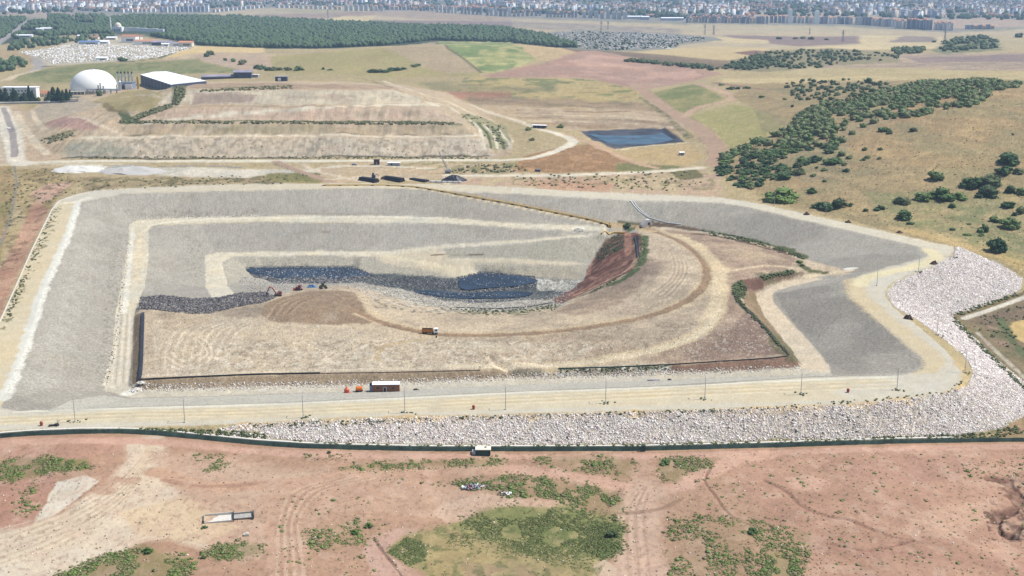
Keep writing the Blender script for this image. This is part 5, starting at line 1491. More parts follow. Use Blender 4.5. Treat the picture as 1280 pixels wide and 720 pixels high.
# red drums
for px, py, lab in ((52, 532, 'rust red drum on the sandy road at the far left'), (592, 511.5, 'dark red drum on the road edge left of the fifth lamp'), (1060, 490.5, 'bright red drum on the road near the right gravel lobe')):
    t = thing('drum', lab, 'drum', at(px, py))
    b = MB(); b.lathe(0, 0, [(.5, 0), (.55, .1), (.55, 1.5), (.35, 1.75)], 12); b.build('shell', [M['red']], t)
    b = MB(); b.tube([(-.7, 0, 1.1), (.7, 0, 1.1)], .16, 8); b.build('outlet', [M['red']], t)
p = at(68, 532.5)
t = thing('scrap_pile', 'low dark scrap metal piece with one upright bar on the left road', 'scrap', p)
b = MB(); b.box(-.6, 0, .3, 3.0, 1.0, .6, .2); b.box(.9, .2, .45, 1.4, 1.2, .9, -.3); b.build('plate', [M['dark']], t)
b = MB(); b.tube([(1.2, 0, .6), (1.3, .1, 2.6)], .09, 6); b.build('bar', [M['dark']], t)
for px, py, lab, s in ((520, 487.5, 'dark lump pile on the grey strip right of the cabin', 1.0), (837, 475, 'small dark debris pile at the foot of the right mound edge', .8)):
    heap('debris_pile', lab, 'heap', at(px, py), 1.5 * s, .9 * s, .7, M['dark'], int(px))
b = MB(); b.box(0, 0, .22, 5.6, .7, .44)
tag(b.build('concrete_beam', [M['purple']], None, at(817, 475.6)), 'long dull beam lying beside the small dark debris pile', 'beam')
# brown dry brush heaps on the right crest road
DBM = mat('dry_brush', (.075, .045, .035), .95, var=.5, scale=2)
for k, (px, py, lab) in enumerate(((1008, 268.5, 'leftmost dark brown brush heap on the far crest road'), (1060, 278.5, 'brown brush heap on the far crest road under the low green bushes'), (1124, 291, 'flat brown brush heap just before the road tip'),
                                   (1167, 330, 'brown brush heap on pale gravel inside the road tip'), (1135, 398.5, 'dark brush heap beside the rocks on the right road'))):
    heap('brush_heap', lab, 'brush heap', at(px, py), 2.5, 2.0, 2.0 if k != 2 else 1.4, DBM, 20 + k, 14, 'brown brush heaps on the right crest road', .5)
# concrete trough in the red earth
p = at(286, 648); rz = R(13)
t = thing('drinking_trough', 'pale concrete stepped trough lying in the red earth at lower left', 'trough', p, rz)
b = MB(); b.box(-3.2, 0, .12, 9.4, 5.4, .24); b.box(-3.2, 2.6, .55, 9.4, .22, 1.1); b.box(-3.2, -2.6, .3, 9.4, .22, .6); b.build('basin', [M['concrete']], t)
b = MB(); b.box(4.9, .4, .1, 6.4, 4.0, .2); b.box(4.9, 2.3, .4, 6.4, .2, .8); b.box(4.9, -1.5, .25, 6.4, .2, .5); b.build('channel', [M['concdk']], t)
for x, w in ((-8.0, 5.5), (1.62, 5.5), (8.2, 4.2)):
    b = MB(); b.box(x, 0, .62, .22, w, 1.25); b.build('end_wall', [M['dark'] if x != -8.0 else M['concdk']], t)
b = MB(); b.box(0, 0, .35, 1.7, 1.1, .7, .2); b.box(.2, .1, .8, 1.0, .8, .25, .2)
tag(b.build('stone_block', [M['concrete']], None, at(308, 669.5)), 'small white stone block on the red earth below the trough', 'block')

# ------------------------------------------------------------------ drain strips, pipes
kerb([(179, 391), (178, 420), (177, 450), (175, 475)], 'broad black drain strip down the left edge of the waste', 'drain_strip', 1.5, .35, 'drain', M['black'], 3, .05)
kerb([(176, 475), (250, 471.5), (320, 468.5), (400, 467)], 'thin black liner edge along the near left top of the waste bank', 'liner_edge', .35, .8, 'liner', M['dark'], 3)
kerb([(400, 467), (500, 465.5), (600, 463)], 'low broken dark liner edge on the bank behind the cabin', 'liner_edge', .3, .45, 'liner', M['wood'], 3)
kerb([(698, 461), (760, 459.5), (815, 457)], 'dark green liner edge along the weedy middle of the bank', 'liner_edge', .4, .55, 'liner', M['greendk'], 3)
kerb([(815, 457), (840, 456), (900, 452), (960, 448.5), (985, 445.5)], 'thin black liner edge along the right end of the bank', 'liner_edge', .35, .55, 'liner', M['dark'], 3)
kerb([(926, 380), (940, 394), (958, 412), (975, 432), (986, 444)], 'black liner edge running up the right side of the mound in weeds', 'liner_edge', .5, .5, 'liner', M['dark'], 3)
kerb([(570, 384.5), (620, 386), (660, 384), (690, 378.5)], 'thin black hose curving round the pale rubble below the pool', 'hose', .5, .4, 'hose', M['black'], 3)
kerb([(794, 297), (796, 308), (797, 322)], 'short black pipe on the top edge of the red slope', 'pipe', .8, .6, 'pipe', M['black'], 3)


def pipeline(px, name, label, r, m, lift=.5, step=3, sup=None, rad=8):
    w = along(px, step); o = w[0]
    t = thing(name, label, 'pipeline', o)
    b = MB(); b.tube([(p[0] - o[0], p[1] - o[1], p[2] - o[2] + lift) for p in w], r, rad); b.build('pipe', [m], t)
    if sup:
        ws = along(px, sup)
        for i, p in enumerate(ws):
            q = ws[min(i + 1, len(ws) - 1)]; a = ws[max(i - 1, 0)]
            an = math.atan2(q[1] - a[1], q[0] - a[0])
            b = MB(); b.box(0, 0, .15, 2.6, 1.7, .6, an); b.build('support', [M['dark']], t, (p[0] - o[0], p[1] - o[1], p[2] - o[2]))
    return t


pipeline([(405, 232), (445, 232), (480, 232), (520, 234.5), (560, 241), (600, 248.5), (640, 255.5), (700, 267.5), (740, 275.5), (758, 281)], 'gas_pipeline', 'long yellow pipeline on dark supports crossing the far gravel slope', .40, M['yellow'], .7, 4, 13.5)
pipeline([(788, 251), (792, 257), (800, 265), (810, 272), (820, 275), (835, 279), (852, 281)], 'white_pipe', 'thin white hose pipe curving down the far right gravel slope', .30, M['white'], .35, 3)
pipeline([(791, 251), (795, 257), (803, 265), (811, 271)], 'white_pipe', 'short white pipe beside the curved one, ending at the concrete chamber', .22, M['white'], .3, 3)
pipeline([(752, 292.5), (765, 291), (781, 291.5)], 'yellow_pipe', 'short yellow pipe piece on the ground at the red slope top', .55, M['yellow'], .6, 3)
p = at(762, 283.5)
t = thing('pipe_valve', 'small bright yellow valve box at the end of the pipeline', 'valve', p)
b = MB(); b.box(0, 0, .9, 2.6, 2.0, 1.8); b.build('housing', [M['yellow']], t)
b = MB(); b.tube([(0, 0, 1.8), (0, 0, 2.6)], .12, 6); b.lathe(0, 0, [(.6, 2.6), (.6, 2.72)], 10); b.build('hand_wheel', [M['dark']], t)
p = at(808, 281.5)
t = thing('concrete_chamber', 'pale concrete chamber with a dark opening at the slope foot', 'chamber', p, R(20))
b = MB(); b.prism([(-4.5, -1), (4.5, -1), (4.5, 1.2), (2.0, 4.4), (-.5, 4.4), (-4.5, .6)], -2, 2); b.build('headwall', [M['concrete']], t)
b = MB(); b.box(1.2, -2.05, 1.5, 1.8, .1, 1.8); b.build('opening', [M['dark']], t)

# ------------------------------------------------------------------ yard on the far side of the cell


def pipe_stack(px, py, L, rows, label, rz):
    t = thing('pipe_stack', label, 'pipe stack', at(px, py), rz, 'black pipe stacks beyond the cell')
    for r_ in range(rows):
        for k in range(rows + 2 - r_):
            b = MB(); y = (k - (rows + 1 - r_) / 2) * 1.7
            b.tube([(-L / 2, y, .85 + r_ * 1.45), (L / 2, y, .85 + r_ * 1.45)], .84, 10); b.build('pipe', [M['black']], t)


pipe_stack(461, 226.5, 19, 2, 'left stack of black pipes with a machine on it', R(-38))
pipe_stack(492, 225.5, 21, 2, 'middle stack of black pipes, the tallest of three', R(-38))
pipe_stack(524, 226, 19, 1, 'right flat stack of black pipes', R(-38))
p = at(467, 222)
t = thing('yard_loader', 'small dark loader standing at the left black pipe stack', 'loader', p)
tracks(t, 3.6, 2.2)
b = MB(); b.box(0, 0, 1.6, 3.0, 2.0, 1.4); b.build('body', [M['navy']], t)
b = MB(); b.box(-.3, 0, 3.2, 1.6, 1.7, 1.9); b.build('cab', [M['navy']], t)
b = MB(); b.tube([(1.2, 0, 2), (3.2, 0, 3), (4.4, 0, 1.2)], .25, 6); b.build('arm', [M['dark']], t)
b = MB(); b.box(0, 0, .9, 4.0, 2.4, 1.8); b.box(.4, 0, 2.1, 1.8, 1.8, .8)
tag(b.build('cable_drum', [M['wood']], None, at(479, 224)), 'small brown crate load between two black pipe stacks', 'crate')
t = thing('kiosk', 'dark red-black kiosk beside the far dirt road', 'kiosk', at(471, 205.5))
b = MB(); b.box(0, 0, 2.2, 5, 4, 4.4); b.build('wall', [mat('dark_red_wall', (.07, .035, .04), .8)], t)
b = MB(); b.box(0, 0, 4.5, 5.6, 4.6, .25); b.build('roof', [M['dark']], t)
b = MB(); b.box(0, -2.03, 1.2, 1.2, .06, 2.2); b.build('door', [M['grey']], t)
t = thing('shed', 'white flat-roofed container shed with dark shaded front by the far road', 'shed', at(492.5, 207))
b = MB(); b.box(0, 0, 1.4, 11, 4, 2.6); b.build('wall', [M['grey']], t)
b = MB(); b.box(0, 0, 2.85, 11.6, 5.0, .35); b.build('roof', [M['sheet']], t)
b = MB(); b.box(-2, -2.03, 1.2, 1.4, .06, 2.1); b.build('door', [M['dark']], t)
t = thing('parked_car', 'blue-grey parked car left of the dark kiosk', 'car', at(443, 206.5))
b = MB(); b.prism([(-2.4, .4), (2.4, .4), (2.4, .95), (1.5, 1.1), (.9, 1.6), (-1.4, 1.6), (-2.1, 1.1), (-2.4, 1.0)], -.9, .9); b.build('body', [M['bluegrey']], t)
b = MB(); b.box(-.2, 0, 1.32, 2.6, 1.84, .36); b.build('window', [M['glass']], t)
for sx in (-1.5, 1.5):
    for sy in (-.8, .8):
        b = MB(); b.tube([(sx, sy - .12, .36), (sx, sy + .12, .36)], .36, 10); b.build('wheel', [M['rubber']], t)
# row of pale blocks and the black tarp heap behind
for k in range(17):
    b = MB(); b.box(0, 0, .75, 1.5, 1.5, 1.5)
    b.box(0, 0, 1.56, .9, .9, .14)
    tag(b.build('concrete_block', [M['white'] if k % 3 else M['concrete']], None, at(538 + k * 2.35, 228.2 + .05 * k), .1 * (k % 3)),
        'pale concrete block in the row in front of the dark heap', 'concrete block', 'pale block row beyond the far crest road')
heap('tarp_heap', 'dark blue-black heap behind the row of pale blocks', 'heap', at(568, 226), 12, 8, 5.2, M['black'], 31, 20, None, .15)
t = thing('drilling_rig', 'drilling rig with long leaning lattice mast beside the far road', 'drilling rig', at(560, 216.5))
tracks(t, 5, 3)
b = MB(); b.box(0, 0, 1.9, 5.5, 3, 1.8); b.build('body', [M['grey']], t)
b = MB(); b.box(1.8, .6, 3.2, 1.8, 1.6, 1.4); b.build('cab', [M['cream']], t)
b = MB()
for sx in (-.5, .5):
    for sy in (-.5, .5):
        b.tube([(sx, sy, 2.2), (-8 + sx * .6, sy * .6, 19.5)], .16, 5)
for k in range(9):
    f = k / 9; z = 2.2 + 17.3 * f; x = -8 * f
    b.tube([(x - .5, -.5, z), (x - .4, .5, z + 1.6)], .09, 4); b.tube([(x + .5, .5, z), (x + .3, -.5, z + 1.6)], .09, 4)
b.build('mast', [M['grey']], t)
b = MB(); b.tube([(2.5, 0, 2.5), (-5, 0, 13.5)], .1, 5); b.build('back_stay', [M['grey']], t)
# sheds near the pond
t = thing('open_shed', 'long white-roofed open shed with dark front above the light road', 'shed', at(674, 160), R(-14))
b = MB(); b.box(0, 0, 3.3, 17, 7, .35); b.build('roof', [M['sheet']], t)
b = MB(); b.box(0, 2.6, 1.6, 16, .3, 3.1); b.build('wall', [M['dark']], t)
for x in (-7.6, -2.5, 2.5, 7.6):
    b = MB(); b.box(x, -2.8, 1.6, .3, .3, 3.2); b.build('post', [M['grey']], t)
t = thing('pump_hut', 'tiny white hut on the dry grass below the pond corner', 'hut', at(852, 194), R(5))
b = MB(); b.box(0, 0, 1.3, 4.6, 3.2, 2.6); b.build('wall', [M['grey']], t)
b = MB(); b.prism([(-2.0, 2.6), (2.0, 2.6), (2.0, 2.75), (0, 3.6), (-2.0, 2.75)], -2.6, 2.6); o = b.build('roof', [M['white']], t); o.rotation_euler.z = math.pi / 2
b = MB(); b.box(0, -1.63, 1.0, .9, .06, 2.0); b.build('door', [M['dark']], t)
t = thing('parked_van', 'dark van parked on the grass near the brown hillock foot', 'van', at(672, 214.5))
b = MB(); b.box(0, 0, 1.2, 4.8, 1.9, 1.5); b.build('body', [M['navy']], t)
b = MB(); b.box(.6, 0, 2.0, 3.2, 1.8, .3); b.build('roof', [M['bluegrey']], t)
for sx in (-1.6, 1.6):
    for sy in (-.85, .85):
        b = MB(); b.tube([(sx, sy - .12, .4), (sx, sy + .12, .4)], .4, 10); b.build('wheel', [M['rubber']], t)
t = thing('parked_car', 'pale blue car driving on the paved road at the far left', 'car', at(11.5, 161), R(70))
b = MB(); b.prism([(-2.4, .4), (2.4, .4), (2.4, .95), (1.5, 1.1), (.9, 1.6), (-1.4, 1.6), (-2.1, 1.1), (-2.4, 1.0)], -.9, .9); b.build('body', [M['sheet']], t)
b = MB(); b.box(-.2, 0, 1.32, 2.6, 1.84, .36); b.build('window', [M['glass']], t)
for sx in (-1.5, 1.5):
    for sy in (-.8, .8):
        b = MB(); b.tube([(sx, sy - .12, .36), (sx, sy + .12, .36)], .36, 10); b.build('wheel', [M['rubber']], t)
# ------------------------------------------------------------------ the gas plant at the left
p = at(118, 114.5); s = mpp(p)
Rd = 28.5 * s
t = thing('membrane_dome', 'huge white membrane dome on a low ring wall at the gas plant', 'dome', p)
b = MB(); prof = []
for k in range(13):
    a = math.pi / 2 * k / 13
    prof.append((Rd * math.cos(a) ** .85, 3 + Rd * .86 * math.sin(a)))
prof.append((.6, 3 + Rd * .865))
b.lathe(0, 0, prof, 48); b.build('dome_shell', [M['membrane']], t, smooth=True)
b = MB(); b.lathe(0, 0, [(Rd * 1.01, -2), (Rd * 1.01, 3.2), (Rd * .97, 3.2)], 48); b.build('ring_wall', [M['concdk']], t)
b = MB(); b.lathe(0, 0, [(1.6, 3 + Rd * .86), (1.6, 4 + Rd * .86), (.3, 4.6 + Rd * .86)], 12); b.build('vent_cap', [M['grey']], t)

zr = 30.0
Cn = [Vector((*plan(*q, zr), 0)) for q in ((176, 93.5), (214.5, 106), (258, 101.5), (208, 89.5))]
a_ = Cn[0].copy(); a_.z = 12.0
H1 = zr - 12.0
t = thing('warehouse', 'large warehouse with white sheet roof and dark front beside the dome', 'warehouse', a_, 0)
c0, c1, c2, c3 = [c - Cn[0] for c in Cn]
e1 = (c1 - c0).normalized(); e2 = (c3 - c0).normalized()


def quad_prism(cs, z0, z1, name, m, parent):
    b = MB(); vs = [(c.x, c.y, z0) for c in cs] + [(c.x, c.y, z1) for c in cs]
    b.add(vs, [(3, 2, 1, 0), (4, 5, 6, 7), (0, 1, 5, 4), (1, 2, 6, 5), (2, 3, 7, 6), (3, 0, 4, 7)])
    return b.build(name, [m], parent)


quad_prism([c0, c1, c2, c3], -4, H1, 'wall', M['navy'], t)  # dark wall colour holds the shade of the sunless front
ov = 1.2
b = MB()
r0, r1 = (c0 + c3) / 2, (c1 + c2) / 2
vs = [(c0 - e2 * ov).to_tuple(), (c1 - e2 * ov).to_tuple(), (c2 + e2 * ov).to_tuple(), (c3 + e2 * ov).to_tuple(), r0.to_tuple(), r1.to_tuple()]
zt = [H1 + .3] * 4 + [H1 + 2.2] * 2
vs = [(v[0], v[1], z) for v, z in zip(vs, zt)]
b.add(vs, [(0, 1, 5, 4), (4, 5, 2, 3), (0, 4, 3), (1, 2, 5), (3, 2, 1, 0)])
b.build('roof', [M['sheet']], t)
for k in range(10):
    q = c0.lerp(c1, k / 9) - e2 * .4
    b = MB(); b.box(0, 0, H1 / 2 - 2, .9, .9, H1 + 3.4); b.build('column', [M['grey'] if k else M['yellow']], t, (q.x, q.y, 0))
q = c0.lerp(c1, .28) - e2 * .5
b = MB(); b.box(0, 0, 4, 9, .8, 8, math.atan2(e1.y, e1.x)); b.build('gate', [M['dark']], t, (q.x, q.y, 0))
b = MB(); b.box(0, 0, H1 * .45, 2.6, 2.6, H1 * 1.0); tag(b.build('conveyor_tower', [M['yellow']], None, at(173, 111)), 'narrow ochre tower against the left corner of the warehouse', 'tower')

p = at(157, 111)
t = thing('generator_house', 'grey generator building with five exhaust stacks behind the dome', 'power house', p, R(-5))
b = MB(); b.box(0, 0, 4.0, 26, 12, 11); b.build('wall', [M['bluegrey']], t)
b = MB(); b.box(0, 0, 9.8, 27, 13, .6); b.build('roof', [M['steel']], t)
b = MB(); b.box(8, -6.6, 3.5, 9, 5, 6.5); b.build('annexe', [M['white']], t)
b = MB(); b.box(-4, -6.1, 3, 10, .3, 5); b.build('intake_louvre', [M['dark']], t)
for k in range(5):
    st = MB(); st.tube([(0, 0, 9), (0, 0, 23)], 1.1, 10); so_ = st.build('exhaust_stack', [M['steel']], t, (-11 + k * 5.2, 2, 0))
    st = MB(); st.tube([(0, 0, 21.2), (0, 0, 24)], 1.25, 10); st.build('stack_cap', [M['dark']], so_)
p = at(150, 113); b = MB()
b.tube([(0, 0, 0), (0, 0, 12)], 2.6, 14); b.lathe(0, 0, [(2.6, 12), (1.2, 13.4), (.4, 13.7)], 14)
tag(b.build('gas_tank', [M['steel']], None, p), 'upright steel gas tank between the dome and the generator house', 'tank')
p = at(128, 117.5)
t = thing('pipe_rack', 'grey pipework rack standing in front of the white dome', 'pipe rack', p)
for k in range(6):
    b = MB(); b.box(-20 + k * 8, 0, 3.2, .8, 2.5, 7); b.build('frame', [M['grey']], t)
for k in range(3):
    b = MB(); b.tube([(-22, -.8 + k * .8, 5.5 + k * .6), (24, -.8 + k * .8, 5.5 + k * .6)], .5, 8); b.build('pipe', [M['steel']], t)
for x, h in ((-5, 12), (-2, 15), (2, 11)):
    b = MB(); b.tube([(x, 0, 0), (x, 0, h)], .9, 8); b.build('vessel', [M['grey']], t)
t = thing('pump_house', 'low dark-windowed pump building at the left foot of the dome', 'building', at(98, 118.5))
b = MB(); b.box(0, 0, 2.2, 20, 8, 4.6); b.build('wall', [M['concrete']], t)
b = MB(); b.box(0, 0, 4.7, 21, 9, .5); b.build('roof', [M['cream']], t)
for k in range(4):
    b = MB(); b.box(-7.5 + k * 5, -4.03, 2.6, 3.6, .1, 2.2); b.build('window', [M['glass']], t)
t = thing('green_canopy', 'long dark green canopy roof left of the pump building', 'canopy', at(84, 125))
b = MB(); b.box(0, 0, 4, 34, 8, .6); b.build('roof', [M['greendk']], t)
for k in range(5):
    b = MB(); b.box(-15 + k * 7.5, -3.4, 1.9, .5, .5, 4.2); b.build('post', [M['grey']], t)

for px, py, w, d, h, lab in ((13, 122, 17, 14, 14, 'white office block behind the dark conifers at the left edge'), (34, 123, 30, 15, 15, 'larger white office block with broad flat roof among conifers')):
    t = thing('office_building', lab, 'office', at(px, py), R(4))
    b = MB(); b.box(0, 0, h / 2 - 1, w, d, h + 2); wo = b.build('wall', [M['white']], t)
    b = MB(); b.box(0, 0, h + .3, w + 1.2, d + 1.2, .6); b.build('roof', [M['sheet']], t)
    for fz in range(3):
        for k in range(int(w / 4.5)):
            b = MB(); b.box(-w / 2 + 2.6 + k * 4.5, -d / 2 - .03, 2.4 + fz * 4.2, 2.0, .12, 1.7); b.build('window', [M['glass']], wo)
t = thing('house', 'small red-roofed gatehouse between the office block and the trees', 'house', at(56, 121), R(-8))
b = MB(); b.box(0, 0, 2.5, 13, 9, 5.4); wo = b.build('wall', [M['cream']], t)
b = MB(); b.prism([(-5.2, 5), (5.2, 5), (0, 8.4)], -7.2, 7.2); o = b.build('roof', [M['tile']], t); o.rotation_euler.z = math.pi / 2
for k in range(3):
    b = MB(); b.box(-4 + k * 4, -4.53, 2.8, 1.6, .12, 1.6); b.build('window', [M['glass']], wo)
t = thing('perimeter_wall', 'long white perimeter wall with pale coping below the office trees', 'wall', at(-6, 130.5))
b = MB(); w = along([(-6, 130.5), (20, 130), (50, 129.3), (62, 129)], 6); o = w[0]
q = [(v[0] - o[0], v[1] - o[1], v[2] - o[2]) for v in w]
wall_along(q, 2.8, 1.2, -.5, b); b.build('wall_face', [M['concrete']], t)
b = MB(); wall_along(q, .4, 2.4, 2.31, b); b.build('coping', [M['white']], t)
kerb([(62, 129), (80, 128), (98, 127)], 'grey continuation wall right of the white perimeter wall', 'retaining_wall', 1.6, 2.0, 'wall', M['grey'], 5)
# buildings on top of and behind the old landfill
t = thing('processing_shed', 'dark violet shed at the end of the long grey conveyor roof', 'shed', at(304, 97.5), R(4))
b = MB(); b.box(0, 0, 4, 26, 14, 10); b.build('wall', [M['navy']], t)
b = MB(); b.prism([(-7.6, 9), (7.6, 9), (0, 12)], -13.6, 13.6); o = b.build('roof', [M['purple']], t); o.rotation_euler.z = math.pi / 2
b = MB(); b.box(-9, -7.05, 3, 5, .15, 5); b.build('door', [M['dark']], t)
t = thing('conveyor_gallery', 'long low grey covered gallery leading to the violet shed', 'gallery', at(277, 98.5), R(14))
b = MB(); b.prism([(-5, -1), (5, -1), (5, 4), (0, 6.5), (-5, 4)], -30, 30); o = b.build('roof', [M['purple']], t); o.rotation_euler.z = math.pi / 2
b = MB(); b.box(0, -5.06, 1.5, 56, .1, 2.2); b.build('opening', [M['dark']], t)
t = thing('shed', 'small white lean-to roof right of the violet shed', 'shed', at(317, 96.5), R(-12))
b = MB(); b.box(0, 0, 1.6, 17, 6, 4.4); b.build('wall', [M['grey']], t)
b = MB(); b.box(0, 0, 4.0, 18, 7, .5); b.build('roof', [M['sheet']], t)
t = thing('machine_shed', 'small blue and white machine shed on top of the old landfill', 'shed', at(352, 101.5))
b = MB(); b.box(0, 0, 3, 15, 8, 6); b.build('wall', [M['navy']], t)
b = MB(); b.box(-2, -4.05, 2.8, 4, .15, 3.8); b.build('door', [M['white']], t)
b = MB(); b.box(0, 0, 6.2, 16, 9, .5); b.build('roof', [M['grey']], t)

# ------------------------------------------------------------------ mosque, long row and the red-roofed depot
p = at(148, 39.5); s = mpp(p)
t = thing('mosque', 'small white mosque with dome and thin minaret at the forest', 'mosque', p)
b = MB(); b.box(0, 0, 6, 26, 22, 14); b.build('wall', [M['white']], t)
b = MB(); b.lathe(0, 0, [(9.4, 13), (9.4, 16), (8.2, 20), (5, 23.5), (1, 25)], 20); b.build('dome', [M['cream']], t, smooth=True)
b = MB(); b.lathe(0, 0, [(1.9, 0), (1.9, 26), (2.8, 26.5), (2.8, 28), (1.5, 28), (1.5, 36), (.2, 44)], 10); b.build('minaret', [M['white']], t, (-19, -4, 0))
b = MB(); b.box(-6, -11.2, 4, 3, .4, 6); b.box(0, -11.2, 4, 3, .4, 6); b.box(6, -11.2, 4, 3, .4, 6); b.build('window', [M['glass']], t)
for k, (px, py, w, h) in enumerate(((165, 39.2, 34, 10), (178, 39.6, 24, 9), (190, 40, 30, 9), (201, 40.5, 18, 8))):
    t = thing('low_building', 'low white building in the forest clearing, %s right of the mosque' % ('first', 'second', 'third', 'fourth')[k], 'building', at(px, py))
    b = MB(); b.box(0, 0, h / 2 - 1, w, 12, h + 2); b.build('wall', [M['white']], t)
    b = MB(); b.box(0, 0, h + .4, w + 1, 13, .8); b.build('roof', [M['sheet'] if k % 2 else M['cream']], t)
for px, py, w, d, h, m, rm, lab in ((163, 53, 34, 26, 14, 'white', 'tile', 'tall white depot building with red roof at the burial ground edge'),
                                    (172, 52, 20, 20, 12, 'cream', 'tile', 'narrow cream depot building with red roof beside the tall one'),
                                    (183, 55.5, 46, 18, 8, 'white', 'tile', 'long low depot building with orange-red roof'),
                                    (203, 56.5, 44, 18, 7, 'navy', 'purple', 'dark blue-roofed depot hall right of the red roofs'),
                                    (220, 57.5, 26, 14, 6, 'white', 'purple', 'low depot hall with white front, second from the right'),
                                    (233, 58, 30, 18, 9, 'cream', 'tile', 'rightmost red-roofed depot building'),
                                    (207, 58, 16, 10, 6, 'white', 'sheet', 'small white depot building before the dark hall'),
                                    (112, 55.5, 44, 16, 6, 'blockb', 'blueroof', 'long blue-roofed hall at the left of the burial ground'),
                                    (129, 54.5, 28, 14, 5, 'white', 'sheet', 'long white hall between the blue hall and the red roofs'),
                                    (140, 49.5, 24, 14, 5, 'cream', 'sheet', 'pale low hall behind the white hall'),
                                    (118, 48.5, 22, 14, 5, 'white', 'tile', 'small white hall with red roof by the trees'),
                                    (103, 47, 22, 12, 5, 'cream', 'sheet', 'small pale hall furthest left before the forest'),
                                    (58, 38.5, 30, 14, 7, 'white', 'sheet', 'white roadside hall under the dark forest'),
                                    (50, 39, 18, 12, 7, 'white', 'sheet', 'smaller white roadside hall left of the other one'),
                                    (30, 47, 46, 12, 6, 'white', 'sheet', 'row of white huts beside the far road'),
                                    (128, 75.5, 20, 10, 5, 'white', 'sheet', 'white gate building on the near side of the burial ground')):
    if 'blueroof' not in M:
        M['blueroof'] = mat('blue_roof_sheet', (.12, .2, .36), .6)
    t = thing('depot_hall', lab, 'hall', at(px, py), R(random.uniform(-4, 4)))
    b = MB(); b.box(0, 0, h / 2 - 1, w, d, h + 2); wo = b.build('wall', [M[m]], t)
    b = MB(); b.prism([(-d / 2 - .8, h), (d / 2 + .8, h), (0, h + d * .18)], -w / 2 - .8, w / 2 + .8); o = b.build('roof', [M[rm]], t); o.rotation_euler.z = math.pi / 2
    b = MB(); b.box(w * .1, -d / 2 - .06, h * .45, w * .5, .15, h * .3); b.build('window', [M['glass']], wo)


def boxes_mesh(name, items, mats, kind='stuff'):
    """many small upright blocks as one mesh: items (x,y,z,sx,sy,sz,rot,mat)"""
    n = len(items)
    A = np.array([i[:7] for i in items], np.float64); mi = np.array([i[7] for i in items], np.int32)
    base = np.array([(-.5, -.5, 0), (.5, -.5, 0), (.5, .5, 0), (-.5, .5, 0), (-.5, -.5, 1), (.5, -.5, 1), (.5, .5, 1), (-.5, .5, 1)])
    loc = base[None] * A[:, None, 3:6]
    c, s_ = np.cos(A[:, 6])[:, None], np.sin(A[:, 6])[:, None]
    x = loc[..., 0] * c - loc[..., 1] * s_ + A[:, None, 0]; y = loc[..., 0] * s_ + loc[..., 1] * c + A[:, None, 1]; z = loc[..., 2] + A[:, None, 2]
    Vv = np.stack([x, y, z], -1).reshape(-1, 3)
    F = np.array([(4, 5, 6, 7), (0, 1, 5, 4), (1, 2, 6, 5), (2, 3, 7, 6), (3, 0, 4, 7)])
    return fast_mesh(name, Vv, (F[None] + np.arange(n)[:, None, None] * 8).reshape(-1, 4), mats, np.repeat(mi, 5), kind)


def fast_mesh(name, Vv, Q, mats, mi=None, kind='stuff', colors=None, smooth=False):
    me = bpy.data.meshes.new(name)
    k = Q.shape[1]
    me.vertices.add(len(Vv)); me.vertices.foreach_set('co', np.asarray(Vv, np.float32).ravel())
    me.loops.add(Q.size); me.loops.foreach_set('vertex_index', Q.ravel().astype(np.int32))
    me.polygons.add(len(Q)); me.polygons.foreach_set('loop_start', np.arange(0, Q.size, k, dtype=np.int32))
    for m_ in mats:
        me.materials.append(m_)
    if mi is not None:
        me.polygons.foreach_set('material_index', mi.astype(np.int32))
    if smooth:
        me.polygons.foreach_set('use_smooth', np.ones(len(Q), bool))
    me.update(calc_edges=True)
    if colors is not None:
        ca = me.color_attributes.new('tint', 'FLOAT_COLOR', 'POINT'); ca.data.foreach_set('color', np.asarray(colors, np.float32).ravel())
    o = bpy.data.objects.new(name, me)
    if kind:
        o['kind'] = kind
    col.objects.link(o)
    return o


def in_poly(pts, n, seed, jitter=None):
    """n random pixel positions inside an outline"""
    rr = random.Random(seed); xs = [p[0] for p in pts]; ys = [p[1] for p in pts]
    out = []; tries = 0
    while len(out) < n and tries < n * 60:
        tries += 1
        x, y = rr.uniform(min(xs), max(xs)), rr.uniform(min(ys), max(ys))
        c = False; j = len(pts) - 1
        for i in range(len(pts)):
            if (pts[i][1] > y) != (pts[j][1] > y) and x < (pts[j][0] - pts[i][0]) * (y - pts[i][1]) / (pts[j][1] - pts[i][1]) + pts[i][0]:
                c = not c
            j = i
        if c:
            out.append((x, y))
    return out


# graves: pale slabs beyond counting
it = []
for x, y in in_poly([(20, 66), (60, 61), (100, 52), (150, 57), (235, 59), (245, 59), (198, 71), (160, 75), (118, 77), (64, 80), (50, 72)], 2600, 5):
    p = ground(x, y)
    it.append((p[0], p[1], p[2] - .3, random.uniform(1.6, 4), random.uniform(1.5, 3), random.uniform(.6, 1.9), random.uniform(-.3, .3), random.choice((0, 0, 1, 2))))
boxes_mesh('gravestones', it, [M['white'], M['concrete'], mat('tan_slab', (.40, .33, .24), .9)])
it = []
for x, y in in_poly([(690, 42), (720, 38), (800, 41), (890, 47), (850, 53), (830, 60), (760, 62), (700, 58), (660, 55)], 1300, 6):
    p = ground(x, y)
    it.append((p[0], p[1], p[2] - .3, random.uniform(3, 7), random.uniform(3, 6), random.uniform(.8, 2.2), random.uniform(-.5, .5), random.choice((1, 2, 2, 3, 3))))
boxes_mesh('grave_plots', it, [M['white'], M['concrete'], M['tilegr'], M['concdk']])

# ------------------------------------------------------------------ the town on the plain


